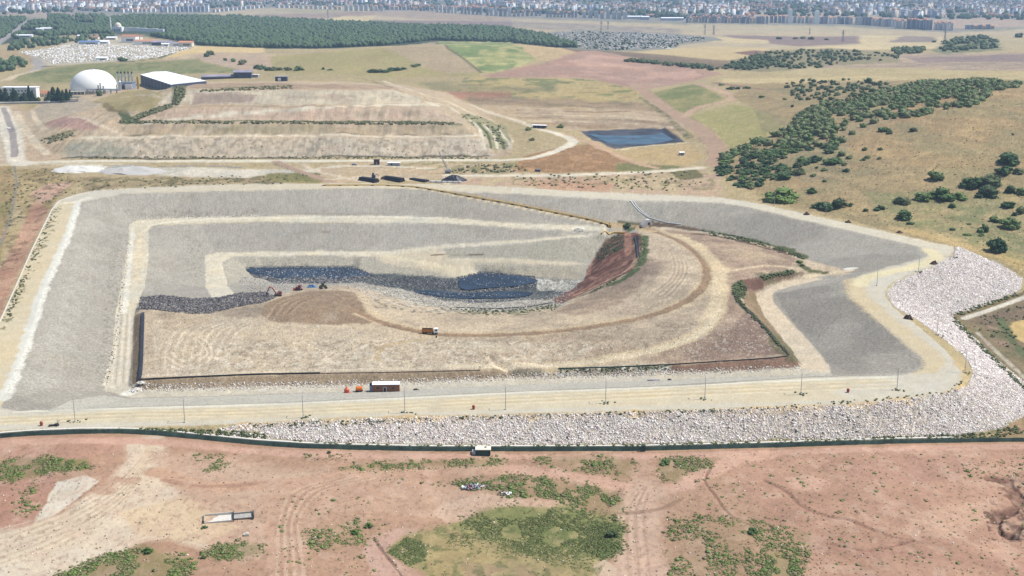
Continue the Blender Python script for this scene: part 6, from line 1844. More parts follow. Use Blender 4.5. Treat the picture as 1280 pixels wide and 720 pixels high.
def block_mesh(w, d, h, m, roof, n):
    b = MB()
    b.box(0, 0, h / 2 - 2, w, d, h + 4, 0, 0)
    fl = int(h / 3.1)
    for f in range(fl):
        for k in range(n):
            b.box(-w / 2 + w * (k + .5) / n, -d / 2 - .05, 1.9 + f * 3.1, w / n * .55, .3, 1.5, 0, 2)
    for f in range(fl):
        b.box(w * .0, -d / 2 - .5, .4 + f * 3.1, w * .3, 1.0, .5, 0, 0)
    if roof:
        b.add([(-w / 2 - .8, -d / 2 - .8, h), (w / 2 + .8, -d / 2 - .8, h), (w / 2 + .8, d / 2 + .8, h), (-w / 2 - .8, d / 2 + .8, h), (-w / 2 + 3, 0, h + 5), (w / 2 - 3, 0, h + 5)], [(0, 1, 5, 4), (2, 3, 4, 5), (1, 2, 5), (3, 0, 4), (3, 2, 1, 0)], 1)
    else:
        b.box(0, 0, h + .4, w + .8, d + .8, .8, 0, 1)
        b.box(w * .15, 0, h + 1.8, w * .25, d * .3, 2.2, 0, 0)
    return b


VAR = []
for k, (w, d, h, m, rf, n) in enumerate(((17, 16, 27, 'blockw', 1, 4), (18, 16, 30, 'blockb', 0, 4), (16, 16, 25, 'blockc', 1, 4), (20, 16, 30, 'blockw', 0, 5), (15, 15, 31, 'blockb', 1, 3), (22, 16, 22, 'blockc', 1, 5))):
    VAR.append((block_mesh(w, d, h, m, rf, n), [M[m], M['tile'] if rf else M['tilegr'], M['glass']]))
PROTO = [None] * 6
ROWS = [
    ((344, 9.5), (428, 12.5), 14, .55, 'pale housing block at the top left of the brown fields', (0, 2, 3)),
    ((430, 13.5), (480, 13.8), 8, .95, 'apartment block at the left end of the long middle row', (0, 3, 2)),
    ((483, 12), (548, 14), 13, .7, 'low red-roofed block in the middle of the long row', (2, 4, 5)),
    ((545, 15), (572, 17), 6, 1.0, 'pale tall block right of the red-roofed blocks', (0, 3)),
    ((575, 17.2), (603, 18.6), 6, 1.05, 'dark blue-grey tower block in the middle row', (1, 4)),
    ((606, 19), (640, 21), 6, 1.0, 'pale tower block right of the dark towers', (0, 3, 1)),
    ((640, 21), (678, 19.5), 7, .9, 'tower block with reddish top above the brown field', (4, 2, 1)),
    ((682, 21.5), (722, 22), 9, .85, 'dark grey-brown block close to its neighbours before the plain', (1, 4, 5)),
    ((727, 22), (785, 24.5), 8, .95, 'pale tower block before the white halls', (0, 3)),
    ((857, 28), (960, 29.5), 26, .75, 'block in the long even red-roofed terrace', (2, 4, 1)),
    ((962, 28.5), (1020, 29), 12, .75, 'block between the red-roofed terrace and the white tower', (0, 1, 4)),
    ((1024, 29.5), (1066, 30.5), 8, .8, 'block right of the white tower on the plain', (1, 0)),
    ((1068, 30.5), (1118, 34), 12, .85, 'blue-grey block at the left of the far right row', (0, 1, 3)),
    ((1119, 35), (1131, 35.5), 4, .9, 'white tower in the group of four on the right row', (3, 0)),
    ((1133, 35.5), (1164, 37.5), 8, .95, 'blue-grey tower in the right row past the white ones', (1, 4)),
    ((1167, 37.5), (1190, 38.2), 6, .8, 'small white block at the right end of the right row', (0, 3)),
    ((1206, 36.5), (1242, 36.5), 7, .45, 'tiny grey house standing apart right of the last row', (1, 5)),
    ((200, 15.5), (262, 14.5), 12, .8, 'tall grey-white block in the town above the forest', (3, 1)),
    ((150, 15.8), (196, 15), 8, .6, 'low pale block at the town edge above the yellow strip', (0, 2)),
    ((265, 15.5), (330, 9.5), 12, .5, 'small white house on the slanting edge of the far left town', (0, 3)),
    ((480, 8), (640, 14), 22, .6, 'house in the second row behind the long middle row', (0, 2, 5)),
    ((850, 22), (940, 24), 14, .5, 'house in the second row behind the red-roofed terrace', (0, 3)),
]
nb = 0
for (a, b_1, n, sc_h, lab, vs_) in ROWS:
    for k in range(n):
        f = (k + .5) / n
        px = a[0] + (b_1[0] - a[0]) * f + random.uniform(-.4, .4); py = a[1] + (b_1[1] - a[1]) * f + random.uniform(-.25, .25)
        p = at(px, py)
        v = random.choice(vs_)
        gap = abs(b_1[0] - a[0]) / n * mpp(p)
        sx = max(.45, min(1.6, gap * .66 / 18))
        scl = (sx, 1, sc_h * random.uniform(.92, 1.08))
        if PROTO[v] is None:
            mb_, ms = VAR[v]
            o = mb_.build('apartment_block', ms, None, p)
            PROTO[v] = o
        else:
            o = PROTO[v].copy(); col.objects.link(o); o.location = p
        o.scale = scl; o.rotation_euler = (0, 0, random.uniform(-.06, .06))
        tag(o, lab, 'apartment block', lab.replace('block ', 'blocks ', 1) if False else 'town row: ' + lab)
        nb += 1
b = MB(); b.box(0, 0, 20, 15, 14, 48); b.box(0, 0, 45, 11, 10, 4)
tag(b.build('tower_block', [M['blockw']], None, at(1020.5, 30)), 'bright white tower standing higher than the terrace beside it', 'tower block')
b = MB(); b.box(0, 0, 22, 14, 14, 52); b.box(0, 0, 50, 9, 9, 5)
tag(b.build('tower_block', [M['blockw']], None, at(987, 29.5)), 'slim white tower at the right end of the red-roofed terrace', 'tower block')
for px, py, w, h, lab in ((793, 23.5, 62, 9, 'long white factory hall left of the dark trees on the plain'), (806, 24.5, 30, 11, 'shorter pale factory hall below the long white one'), (840, 25.5, 84, 9, 'long white factory hall at the left end of the terrace'), (812, 21.5, 34, 10, 'small hall with pinkish roof between the white halls')):
    t = thing('factory_hall', lab, 'factory hall', at(px, py))
    b = MB(); b.box(0, 0, h / 2 - 1, w, 30, h + 2); b.build('wall', [M['blockb']], t)
    b = MB(); b.prism([(-16, h), (16, h), (0, h + 3)], -w / 2 - 1, w / 2 + 1); o = b.build('roof', [M['sheet'] if px != 812 else M['tile']], t); o.rotation_euler.z = math.pi / 2

# everything behind those rows: thousands of houses reading as one mass
TOWN = [(-80, 17), (60, 13), (140, 15.5), (200, 13.5), (270, 11), (335, 6), (430, 5.5), (490, 7), (580, 9.5), (640, 14), (700, 16), (780, 18.5), (860, 19), (940, 21.5), (950, 17), (1060, 19), (1150, 23), (1240, 22), (1400, 25), (1400, -3), (-80, -3)]
it = []
for x, y in in_poly(TOWN, 7200, 9):
    # quarters with open ground and trees between them
    q1 = vn(np.array([x / 46.0]), np.array([y / 3.2]), 70)[0]
    if q1 < .40:
        continue
    if y < 7 and x > 700 and random.random() < .45:
        continue
    p = ground(x, y)
    tall = vn(np.array([x / 60.0]), np.array([y / 3.0]), 72)[0] > .54
    an = .6 * (vn(np.array([x / 50.0]), np.array([y / 4.0]), 73)[0] - .5) * 2
    w = random.uniform(14, 26) if tall else random.uniform(10, 18)
    h = random.uniform(18, 34) if tall else random.uniform(5, 11)
    it.append((p[0], p[1], p[2] - 3, w, random.uniform(11, 18), h + 3, an + random.uniform(-.06, .06), random.choice((0, 0, 1, 2, 2))))
    it.append((p[0], p[1], p[2] + h - .3, w + 1.2, 19, 2.4, it[-1][6], random.choice((3, 3, 3, 4)) if not tall else random.choice((3, 4, 4, 1))))
boxes_mesh('town_houses', it, [M['blockw'], M['blockb'], M['blockc'], M['tile'], M['tilegr']])

# ------------------------------------------------------------------ pylons


def make_pylon(h, label, loc):
    t = thing('pylon', label, 'pylon', loc, R(random.uniform(-30, 30)), 'lattice pylons on the plain')
    b = MB(); w = h * .09
    for sx in (-1, 1):
        for sy in (-1, 1):
            b.tube([(sx * w, sy * w, -1), (sx * w * .3, sy * w * .3, h * .62), (sx * .3, sy * .3, h)], .38, 4)
    for k in range(8):
        z0, z1 = h * k / 9, h * (k + 1) / 9
        r0_, r1_ = w * max(.12, 1 - z0 / h * 1.05), w * max(.12, 1 - z1 / h * 1.05)
        for sy in (-1, 1):
            b.tube([(-r0_, sy * r0_, z0), (r1_, sy * r1_, z1)], .2, 3); b.tube([(r0_, sy * r0_, z0), (-r1_, sy * r1_, z1)], .2, 3)
    b.build('lattice_tower', [M['grey']], t)
    for k, z in enumerate((.68, .8, .92)):
        b = MB(); L = h * (.2 - .03 * k)
        b.tube([(-L, 0, h * z), (0, 0, h * z + h * .03), (L, 0, h * z)], .35, 4); b.tube([(-L, 0, h * z), (L, 0, h * z)], .25, 4); b.build('crossarm', [M['grey']], t)


for px, py, hp, lab in ((410, 25.5, 13, 'pylon at the top edge of the forest, left of centre'), (751.5, 38, 12, 'left pylon of the pair above the grey burial plots'), (760, 37.5, 11, 'right pylon of the pair above the grey burial plots'),
                        (881, 43.5, 13, 'left pylon of the pair right of the grey burial plots'), (892, 43.5, 12, 'right pylon of the pair right of the grey burial plots'), (1053.5, 52, 14, 'lone pylon on the pale fields before the right row'),
                        (1012, 43, 8, 'small pylon by the row of field trees'), (1181, 50, 13, 'pylon at the left foot of the bushy right knoll'), (281, 35, 9, 'thin mast rising from the middle of the forest')):
    p = at(px, py); make_pylon(hp * mpp(p) * 1.02, lab, p)
# ------------------------------------------------------------------ vegetation


def leaf_mat(name, c1, c2, rnd=.3, trans=.25):
    m = bpy.data.materials.new(name); n, l = nt(m); b = n['Principled BSDF']
    b.inputs['Roughness'].default_value = .75; b.inputs['Specular IOR Level'].default_value = .15
    tc = n.new('ShaderNodeTexCoord'); nz = n.new('ShaderNodeTexNoise'); nz.inputs['Scale'].default_value = 5; nz.inputs['Detail'].default_value = 4
    l.new(tc.outputs['Object'], nz.inputs['Vector'])
    oi = n.new('ShaderNodeObjectInfo'); ad = n.new('ShaderNodeMath'); ad.operation = 'MULTIPLY_ADD'
    ad.inputs[1].default_value = rnd * 2; ad.inputs[2].default_value = -rnd
    l.new(oi.outputs['Random'], ad.inputs[0])
    a2 = n.new('ShaderNodeMath'); a2.operation = 'ADD'
    l.new(ad.outputs[0], a2.inputs[0]); l.new(nz.outputs['Fac'], a2.inputs[1])
    cr = n.new('ShaderNodeValToRGB')
    cr.color_ramp.elements[0].position = .25; cr.color_ramp.elements[0].color = (*c1, 1)
    cr.color_ramp.elements[1].position = .75; cr.color_ramp.elements[1].color = (*c2, 1)
    l.new(a2.outputs[0], cr.inputs['Fac']); l.new(cr.outputs['Color'], b.inputs['Base Color'])
    return m


LEAF = leaf_mat('scrub_leaves', (.046, .088, .030), (.125, .178, .060), .5)
LEAF2 = leaf_mat('olive_leaves', (.058, .086, .036), (.145, .166, .074), .45)
LEAF3 = leaf_mat('deep_leaves', (.034, .072, .030), (.092, .148, .056), .45)
LEAFB = leaf_mat('bright_leaves', (.055, .105, .028), (.14, .20, .055))
CONI = leaf_mat('conifer_leaves', (.020, .048, .024), (.050, .085, .040))
FORL = leaf_mat('pine_forest', (.026, .058, .026), (.072, .112, .050))
WEED = leaf_mat('weed_leaves', (.105, .160, .045), (.235, .285, .095))
TERR = leaf_mat('terrace_leaves', (.085, .105, .045), (.175, .175, .090))
BARK = mat('bark', (.10, .07, .05), .9)

ICO = None


def ico(sub):
    bm = bmesh.new(); bmesh.ops.create_icosphere(bm, subdivisions=sub, radius=1)
    v = np.array([q.co[:] for q in bm.verts]); bm.verts.index_update()
    f = np.array([[q.index for q in fc.verts] for fc in bm.faces]); bm.free()
    return v, f


ICO1, ICO2 = ico(1), ico(2)


def crown(seed, lobes=9, leaves=260, flat=.75, spread=.33):
    """leafy crown of unit width: ragged lobes plus loose leaf clumps round them"""
    g = np.random.default_rng(seed)
    Vs = []; Fs = []; o = 0
    cs = []
    for k in range(lobes):
        a = g.uniform(0, 2 * np.pi); r = spread * g.uniform(.25, 1.12) if k else 0
        c = np.array([r * math.cos(a), r * math.sin(a), flat * g.uniform(.14, .62) * (1.2 - 1.3 * r)])
        s = g.uniform(.09, .21)
        cs.append((c, s))
        v, f = ICO2
        nz = g.uniform(.62, 1.35, len(v))[:, None]
        Vs.append(v * nz * s * np.array([1, 1, .85]) + c); Fs.append(f + o); o += len(v)
    q = g.integers(0, lobes, leaves)
    d = g.normal(size=(leaves, 3)); d /= np.linalg.norm(d, axis=1, keepdims=True)
    C = np.array([c for c, _ in cs])[q] + d * np.array([s for _, s in cs])[q][:, None] * g.uniform(.85, 1.5, (leaves, 1)) * np.array([1, 1, .85])
    C[:, 2] = np.maximum(C[:, 2], .03)
    a = g.normal(size=(leaves, 3)); a /= np.linalg.norm(a, axis=1, keepdims=True)
    b = np.cross(a, d); b /= np.linalg.norm(b, axis=1, keepdims=True) + 1e-9
    sz = g.uniform(.022, .06, (leaves, 1))
    T = np.stack([C + a * sz, C - a * sz * .6 + b * sz, C - a * sz * .6 - b * sz], 1).reshape(-1, 3)
    Vs.append(T); Fs.append(np.arange(leaves * 3).reshape(-1, 3) + o)
    return np.concatenate(Vs), np.concatenate(Fs)


def trunk_geo(h, r, limbs=4, seed=0):
    g = random.Random(seed); b = MB()
    b.tube([(0, 0, -.05), (.01, 0, h * .5), (.02, .01, h)], [r, r * .75, r * .45], 6)
    for k in range(limbs):
        a = 2 * math.pi * k / limbs + g.uniform(-.4, .4)
        b.tube([(0, 0, h * .55), (.16 * math.cos(a), .16 * math.sin(a), h * 1.2)], [r * .5, r * .2], 4)
    return b


def crown_mesh(name, seed, leaf, with_trunk=True, **kw):
    Vv, F = crown(seed, **kw)
    me = bpy.data.meshes.new(name)
    tb = trunk_geo(.3, .035, 4, seed) if with_trunk else MB()
    vs = [tuple(v) for v in Vv] + tb.v
    o = len(Vv)
    fs = [tuple(f) for f in F] + [tuple(i + o for i in f) for f in tb.f]
    me.from_pydata(vs, [], fs); me.materials.append(leaf); me.materials.append(BARK)
    me.polygons.foreach_set('material_index', [0] * len(F) + [1] * len(tb.f)); me.update()
    return me


BUSH = [crown_mesh('bush', 100 + k, (LEAF, LEAF2, LEAF3)[k % 3], lobes=11 + k % 4 * 2, leaves=380, flat=.66 + .07 * (k % 4), spread=.30 + .03 * (k % 3)) for k in range(9)]
BRIGHT = crown_mesh('bush', 150, LEAFB, lobes=14, leaves=500, flat=.7, spread=.34)
ntree = 0


def bush(px, py, wpx, label, group=None, me=None, hf=1.0, name='bush', cat='bush', wide=1.0):
    global ntree
    p = at(px, py); w = wpx * mpp(p) * 1.12
    o = bpy.data.objects.new(name, me or random.choice(BUSH)); col.objects.link(o)
    o.location = (p[0], p[1] + w * .25, zat(p[0], p[1] + w * .25) - .05 * w)
    o.scale = (w * wide, w, w * hf * random.uniform(.9, 1.1)); o.rotation_euler.z = random.uniform(0, 6.28)
    if wide != 1.0:
        o.rotation_euler.z = 0
    tag(o, label, cat, group)
    ntree += 1
    return o


CROWNS = [crown_mesh('crown', 200 + k, (LEAF, LEAF3, LEAF2)[k], False, lobes=20, leaves=900, flat=.9, spread=.33) for k in range(3)]
TRUNKS = None


def tree(px, py, wpx, label, k=0, hf=1.0):
    """a larger tree with its own crown and trunk"""
    global ntree, TRUNKS
    p = at(px, py); w = wpx * mpp(p) * 1.1
    x, y = p[0], p[1] + w * .2
    t = thing('tree', label, 'tree', (x, y, zat(x, y) - .04 * w), random.uniform(0, 6.28))
    t.scale = (w, w, w * hf)
    c = bpy.data.objects.new('crown', CROWNS[k % 3]); col.objects.link(c); c.parent = t
    if TRUNKS is None:
        q = trunk_geo(.42, .04, 5, 3).build('trunk', [BARK], t); TRUNKS = q.data
    else:
        q = bpy.data.objects.new('trunk', TRUNKS); col.objects.link(q); q.parent = t
    ntree += 1


# single trees one can point at
tree(1171, 226, 19, 'lone round tree in the middle of the bare brown slope', 0, .9)
tree(1247, 316, 23, 'lone dark round tree nearest the tip of the white rock bank', 1, 1.0)
tree(1240, 236, 30, 'broadest tree of the dark group at the right edge of the slope', 2, .75)
tree(1215, 236, 25, 'left tree of the dark group at the right edge of the slope', 0, .8)
tree(1264, 206, 27, 'highest tree at the right picture edge above the dark group', 1, .7)
tree(1237, 246, 25, 'low tree in front of the dark group at the right slope edge', 2, .7)
tree(1264, 286, 23, 'rounded tree with a small tree at its left near the right edge', 0, .8)
tree(1132, 275, 19, 'rounded bush tree above the bend of the far crest road', 1, .8)
o = bush(982, 253, 46, 'big bright green spreading thicket right on the far crest road', None, BRIGHT, .62, 'thicket', 'thicket')
for px, py, w, lab, hf in ((1032, 263, 25, 'left one of two flat bushes behind the far crest road', .7), (1050, 261, 19, 'right one of two flat bushes behind the far crest road', .9), (1065, 258.5, 9, 'tiny bush right of the two flat bushes', .8),
                           (1016, 242, 12, 'small lone bush above the bright green thicket', .9), (1130, 256, 26, 'dark wide bush at the left end of the green line on the slope', .7),
                           (1157, 252, 22, 'bush in the green line, second from its left end', .7), (1180, 251, 34, 'broad bright bush in the middle of the green line', .6), (1200, 250, 20, 'bush in the green line, next to the broad bright one', .7),
                           (1224, 248, 10, 'small bush at the right end of the green line', .8), (1191, 261, 13, 'small bush standing below the green line', .8), (1139, 281, 11, 'small low bush right below the tree above the road bend', .6),
                           (1100, 263, 15, 'narrow low bush between the twin bushes and the green line', .6), (1082, 265, 9, 'tiny bush nearest the far crest road below the narrow one', .7),
                           (1261, 261, 18, 'lone round bush at the right edge below the dark group', .8), (1278, 268, 14, 'bush cut by the right edge below the lone round bush', .9), (1230, 291, 15, 'upright bush left of the small tree pair near the right edge', 1.0),
                           (1246, 278, 15, 'bush just left above the rounded tree near the right edge', .8), (1269, 270, 9, 'tiny bush on top of the rounded tree near the right edge', .8), (1210, 295, 12, 'flat pale green bush left of the lone dark round tree', .5),
                           (1190, 288.5, 10, 'flat brownish bush furthest left below the green line', .5), (1228, 295.5, 8, 'tiny dark bush below the upright bush', .7), (1212, 281, 7, 'tiny faint bush in the dry grass above the flat bushes', .5),
                           (1257, 219, 22, 'bush left below the highest tree at the right edge', .8), (1275, 218, 17, 'bush at the very right edge under the highest tree', .8), (1264, 243, 18, 'bush right of the low tree at the right edge', .8), (1279, 244, 14, 'bush cut off by the right edge beside the low tree', .9),
                           (1142, 165, 10, 'lone bush high on the brown slope below the thicket', .8), (1266, 169, 5, 'tiny single bush far up the bare brown slope', .8), (1106, 165, 14, 'bush just left of the lone bush high on the slope', .7),
                           (1113, 168, 10, 'bush between the thicket edge and the lone high bush', .7)):
    bush(px, py, w, lab, None, BRIGHT if 'bright' in lab else None, hf)
# scattered low bushes, told apart only by the cluster they stand in
for px, py, w in ((1101, 188, 8), (1082, 188.5, 9), (1100, 199.5, 7), (1085, 198.5, 8), (1079, 201, 7), (1058, 215, 10), (1048, 201, 10), (1042, 206, 19), (1062, 199, 11), (1051, 196, 13), (1000, 219, 20), (980, 225, 19), (1017, 221, 8), (1022, 211, 6), (1005, 204, 15), (987, 213, 9), (969, 222, 10), (1056, 207, 8), (1030, 214, 9), (1030, 228, 7)):
    bush(px, py, w, 'low bush scattered on the slope just outside the dense thicket', 'loose bushes below the thicket', None, .75)
for px, py, w in ((992, 105, 7), (984, 110, 9), (1000, 108, 8), (1029, 111, 11), (1051, 112, 10), (1070, 109, 9), (1087, 104, 13), (1102, 105, 8), (991, 134, 6), (981, 125, 6), (1061, 114, 10), (1069, 119, 8), (1100, 118, 9), (1061, 126, 10), (1035, 120, 8), (1015, 108, 7), (1042, 106, 8), (1078, 113, 7), (1012, 115, 6), (1024, 104, 6), (1093, 107, 9), (1109, 112, 7), (1048, 119, 9), (1085, 123, 10)):
    bush(px, py, w, 'small bush scattered on the tan slope above the thicket', 'loose bushes above the thicket', None, .8)
for px, py, w, lab in ((262, 69, 10, 'pair of round trees on the pale field, left one'), (258, 71, 8, 'lower round tree of the pair on the pale field'), (281, 76, 5, 'tiny brown shrub on the pale field'), (291, 77.5, 8, 'round shrub on the field edge left of the tree row'), (303, 81, 10, 'flat shrub just before the row of field trees')):
    bush(px, py, w, lab)
for k, (px, py, w) in enumerate(((321, 86, 9), (327, 87, 10), (334, 88.5, 9), (343, 88.5, 11), (350, 88, 7), (358, 88.5, 8), (362, 88, 7), (372, 88.5, 12), (378, 88, 6))):
    bush(px, py, w, 'dark round tree in the row along the field above the old landfill', 'row of trees behind the old landfill', None, .9, 'tree', 'tree')
for px, py, w in ((464, 91, 14), (474, 91, 12), (482, 91, 12), (490, 89, 14), (498, 88.5, 12), (505, 87, 9), (517, 84, 8), (522, 82.5, 9)):
    bush(px, py, w, 'dark bush in the hedge clump on the olive field', 'hedge clump on the olive field', None, .6)
bush(404, 87, 5, 'tiny bush left of the hedge clump on the olive field')
bush(412, 88, 8, 'flat tiny bush left of the hedge clump on the olive field', None, None, .4)
bush(152, 77, 13, 'dark round tree on the near edge of the burial ground', None, None, .8, 'tree', 'tree')
for px, py, w, lab in ((902, 107, 9, 'dark shrub beside the rock step at the hill foot'), (914, 112, 12, 'wide dark shrub on the rock step at the hill foot'), (923, 112, 10, 'dark shrub in the middle of the rock step'), (934, 111, 8, 'dark shrub at the right end of the rock step'), (953, 122, 8, 'small shrub on the tan slope right of the side track')):
    bush(px, py, w, lab, None, None, .6)
for px, py, w, lab in ((974, 49, 8, 'tree at the left of the small field row on the plain'), (995, 49, 6, 'narrow tree in the small field row on the plain'), (1004, 48.5, 8, 'round tree in the small field row'), (1014, 49.5, 9, 'wide tree in the small field row'), (1034, 50, 6, 'last tree of the small field row, to the right'), (1168, 53, 6, 'lone tree in front of the bushy right knoll'), (1274, 47, 14, 'dark tree clump at the right edge on the plain')):
    bush(px, py, w, lab, None, None, .7, 'tree', 'tree')
for px, py, w, lab in ((660, 163, 9, 'bright shrub beside the white-roofed open shed'), (700, 160, 10, 'dark green shrub between the open shed and the pond'), (665, 176, 9, 'shrub on the bank inside the light road curve'), (785, 286, 13, 'dark green bush at the end of the yellow pipe'), (1000, 329, 10, 'green bush at the tip of the weed line on the mound'), (1003, 333, 8, 'grey-green bush at the right tip of the weed line')):
    bush(px, py, w, lab, None, BRIGHT if 'bright' in lab else None, .7)
for px, py, w, lab in ((180, 139, 0, ''),):
    pass
# foreground shrubs
for px, py, w, lab in ((460, 660, 11, 'bright green shrub on the dirt left of the meadow'), (443, 668, 10, 'grey-green shrub below the bright one left of the meadow'), (184, 692, 12, 'bright shrub at the top of the lower left weeds'), (942, 668, 13, 'dark blue-green shrub on the red earth at lower right'), (765, 672, 15, 'dark shrub at the right rim of the meadow'), (411, 567, 6, 'small dark shrub close under the fence left of centre'), (254, 699, 8, 'shrub at the left end of the dense weed patch'), (255, 661, 7, 'shrub against the left end of the concrete trough'), (832, 582, 13, 'dark green shrub at the right end of the weed strip below the fence')):
    bush(px, py, w, lab, None, BRIGHT if 'bright' in lab else None, .75, 'shrub', 'shrub')

# conifers by the offices


def conifer_mesh(seed, m, fat=.34):
    g = np.random.default_rng(seed); n = 420
    h = g.uniform(0, 1, n) ** .8; r = (1 - h) * fat * g.uniform(.55, 1.1, n) + .02; a = g.uniform(0, 6.283, n)
    C = np.stack([r * np.cos(a), r * np.sin(a), .06 + h * .94], 1)
    d = np.stack([np.cos(a), np.sin(a), -.35 * np.ones(n)], 1); t_ = np.stack([-np.sin(a), np.cos(a), np.zeros(n)], 1)
    s = (.05 + .08 * (1 - h))[:, None]
    T = np.stack([C + d * s, C - d * s * .5 + t_ * s, C - d * s * .5 - t_ * s], 1).reshape(-1, 3)
    b = MB(); b.lathe(0, 0, [(fat * .7, .06), (fat * .45, .4), (fat * .2, .75), (.01, .98)], 9, 0); b.tube([(0, 0, -.05), (0, 0, .2)], .03, 5, 1)
    me = bpy.data.meshes.new('conifer')
    o = len(b.v)
    me.from_pydata(b.v + [tuple(v) for v in T], [], b.f + [(o + 3 * i, o + 3 * i + 1, o + 3 * i + 2) for i in range(n)])
    me.materials.append(m); me.materials.append(BARK)
    me.polygons.foreach_set('material_index', b.m + [0] * n); me.update()
    return me


CON = [conifer_mesh(5, CONI, .30), conifer_mesh(6, CONI, .42), conifer_mesh(7, CONI, .22)]
for k, (px, py, h, v) in enumerate(((3, 126, 14, 1), (8, 126.5, 17, 0), (18, 126.5, 17, 1), (21, 127, 14, 1), (31, 127, 12, 1), (37, 125, 18, 2), (41, 126, 13, 1), (62, 128, 14, 1), (68, 127, 18, 1), (74, 127, 17, 1), (79, 127.5, 15, 1), (84, 127, 16, 0), (66, 122, 13, 1), (73, 121, 12, 1), (88, 122, 10, 0), (1, 122, 12, 1), (27, 127, 9, 1))):
    p = at(px, py); hh = h * mpp(p)
    o = bpy.data.objects.new('conifer', CON[v]); col.objects.link(o); o.location = p; o.scale = (hh, hh, hh); o.rotation_euler.z = k
    tag(o, 'dark conifer in front of the white offices' if px < 45 else 'dark conifer in the group left of the dome', 'tree', 'conifers by the offices' if px < 45 else 'conifers left of the dome')
    ntree += 1

for px, py, w, lab in ((70, 125, 13, 'rounded broadleaf tree in front of the dark conifers left of the dome'), (58, 126.5, 10, 'small broadleaf tree beside the red-roofed gatehouse'), (46, 127, 9, 'pale broadleaf tree at the right corner of the white office'), (124, 120, 11, 'grey-green broadleaf tree in front of the white dome')):
    bush(px, py, w, lab, None, BUSH[1], 1.05, 'tree', 'tree')

# ---- masses: merged from one small crown
LOWV, LOWF = ICO1


def mass(name, pos, mat_, hf=.8, seed=0, leaves=10, kind='stuff', ground_sink=.1):
    """pos: (x,y,z,width). Each clump is a ragged lump with loose leaf faces."""
    g = np.random.default_rng(seed); n = len(pos)
    A = np.array(pos)
    nv = len(LOWV)
    k = g.uniform(.5, 1.4, (n, nv, 1))
    Vv = LOWV[None] * k * .5
    Vv[..., 2] = Vv[..., 2] * hf + hf * .42
    ang = g.uniform(0, 6.28, n); c, s = np.cos(ang)[:, None], np.sin(ang)[:, None]
    x = Vv[..., 0] * c - Vv[..., 1] * s; y = Vv[..., 0] * s + Vv[..., 1] * c
    W = A[:, 3][:, None]
    P1 = np.stack([x * W + A[:, 0][:, None], y * W + A[:, 1][:, None], (Vv[..., 2] - ground_sink) * W + A[:, 2][:, None]], -1).reshape(-1, 3)
    F1 = (LOWF[None] + np.arange(n)[:, None, None] * nv).reshape(-1, 3)
    if leaves:
        d = g.normal(size=(n, leaves, 3)); d /= np.linalg.norm(d, axis=-1, keepdims=True); d[..., 2] = np.abs(d[..., 2]) * .9
        C = d * g.uniform(.42, .68, (n, leaves, 1)); C[..., 2] = C[..., 2] * hf + hf * .3
        a = g.normal(size=(n, leaves, 3)); a /= np.linalg.norm(a, axis=-1, keepdims=True)
        b = np.cross(a, d); b /= np.linalg.norm(b, axis=-1, keepdims=True) + 1e-9
        sz = g.uniform(.07, .16, (n, leaves, 1))
        T = np.stack([C + a * sz, C - a * sz * .6 + b * sz, C - a * sz * .6 - b * sz], 2)
        T = T * W[..., None, None] + A[:, None, None, :3]
        P2 = T.reshape(-1, 3); F2 = np.arange(len(P2)).reshape(-1, 3) + len(P1)
        P1 = np.concatenate([P1, P2]); F1 = np.concatenate([F1, F2])
    return fast_mesh(name, P1, F1, [mat_], None, kind)


def skip(x, y):
    """clearings: mosque yard and the road through the wood"""
    if 136 < x < 208 and 37.5 < y < 45.5:
        return True
    if y < 60 and abs(x - (38 - (y - 24) * 1.25)) < 5 and 22 < y:
        return True
    return False


def scatter(pts, n, seed, w0, w1, mind=0, noise=None, jit=0):
    out = []; grid = {}
    for x, y in in_poly(pts, n, seed):
        if skip(x, y):
            continue
        if jit:
            x += random.gauss(0, jit); y += random.gauss(0, jit * .45)
        p = ground(x, y)
        if noise is not None and vn(np.array([p[0] / noise]), np.array([p[1] / noise]), seed)[0] < .42:
            continue
        w = random.uniform(w0, w1)
        if mind:
            k = (int(p[0] / mind), int(p[1] / mind))
            if k in grid:
                continue
            grid[k] = 1
        out.append((p[0], p[1], p[2], w))
    return out


# dense thicket on the right hill: nearest bushes single, the rest as one mass
THICK = [(897, 215), (905, 195), (940, 179), (985, 164), (1000, 146), (1020, 131), (1060, 129), (1085, 119), (1120, 111), (1140, 104), (1180, 102), (1240, 100), (1276, 105), (1270, 110), (1240, 114), (1230, 128), (1210, 134), (1180, 137), (1150, 146), (1110, 149), (1085, 156), (1070, 166), (1046, 182), (1028, 200), (1000, 209), (985, 222), (965, 225), (940, 236), (925, 236)]
th = scatter(THICK, 6000, 21, 5.5, 10, 6.8)
th2 = []
for q in th:
    v = vn(np.array([q[0] / 20]), np.array([q[1] / 34]), 5)[0] * .6 + vn(np.array([q[0] / 9]), np.array([q[1] / 14]), 6)[0] * .4
    lim = .455 if q[1] < 1130 else .44          # looser towards the foot of the slope
    if v > lim or random.random() < .12:
        th2.append(q)
th2.sort(key=lambda q: q[1])
NB_IND = max(0, 292 - ntree)
for q in th2[:NB_IND]:
    o = bpy.data.objects.new('bush', random.choice(BUSH)); col.objects.link(o)
    w = q[3] * random.uniform(.95, 1.35)
    o.location = (q[0], q[1], q[2] - .06 * w); o.scale = (w, w, w * random.uniform(.55, .8)); o.rotation_euler.z = random.uniform(0, 6.28)
    tag(o, 'dark green bush packed into the dense thicket on the right hill', 'bush', 'bushes of the dense hillside thicket')
rest = th2[NB_IND:]
random.shuffle(rest)
mass('hillside_scrub', rest[::2], LEAF, .62, 3, 16)
mass('hillside_scrub', rest[1::2], LEAF2, .7, 13, 16)
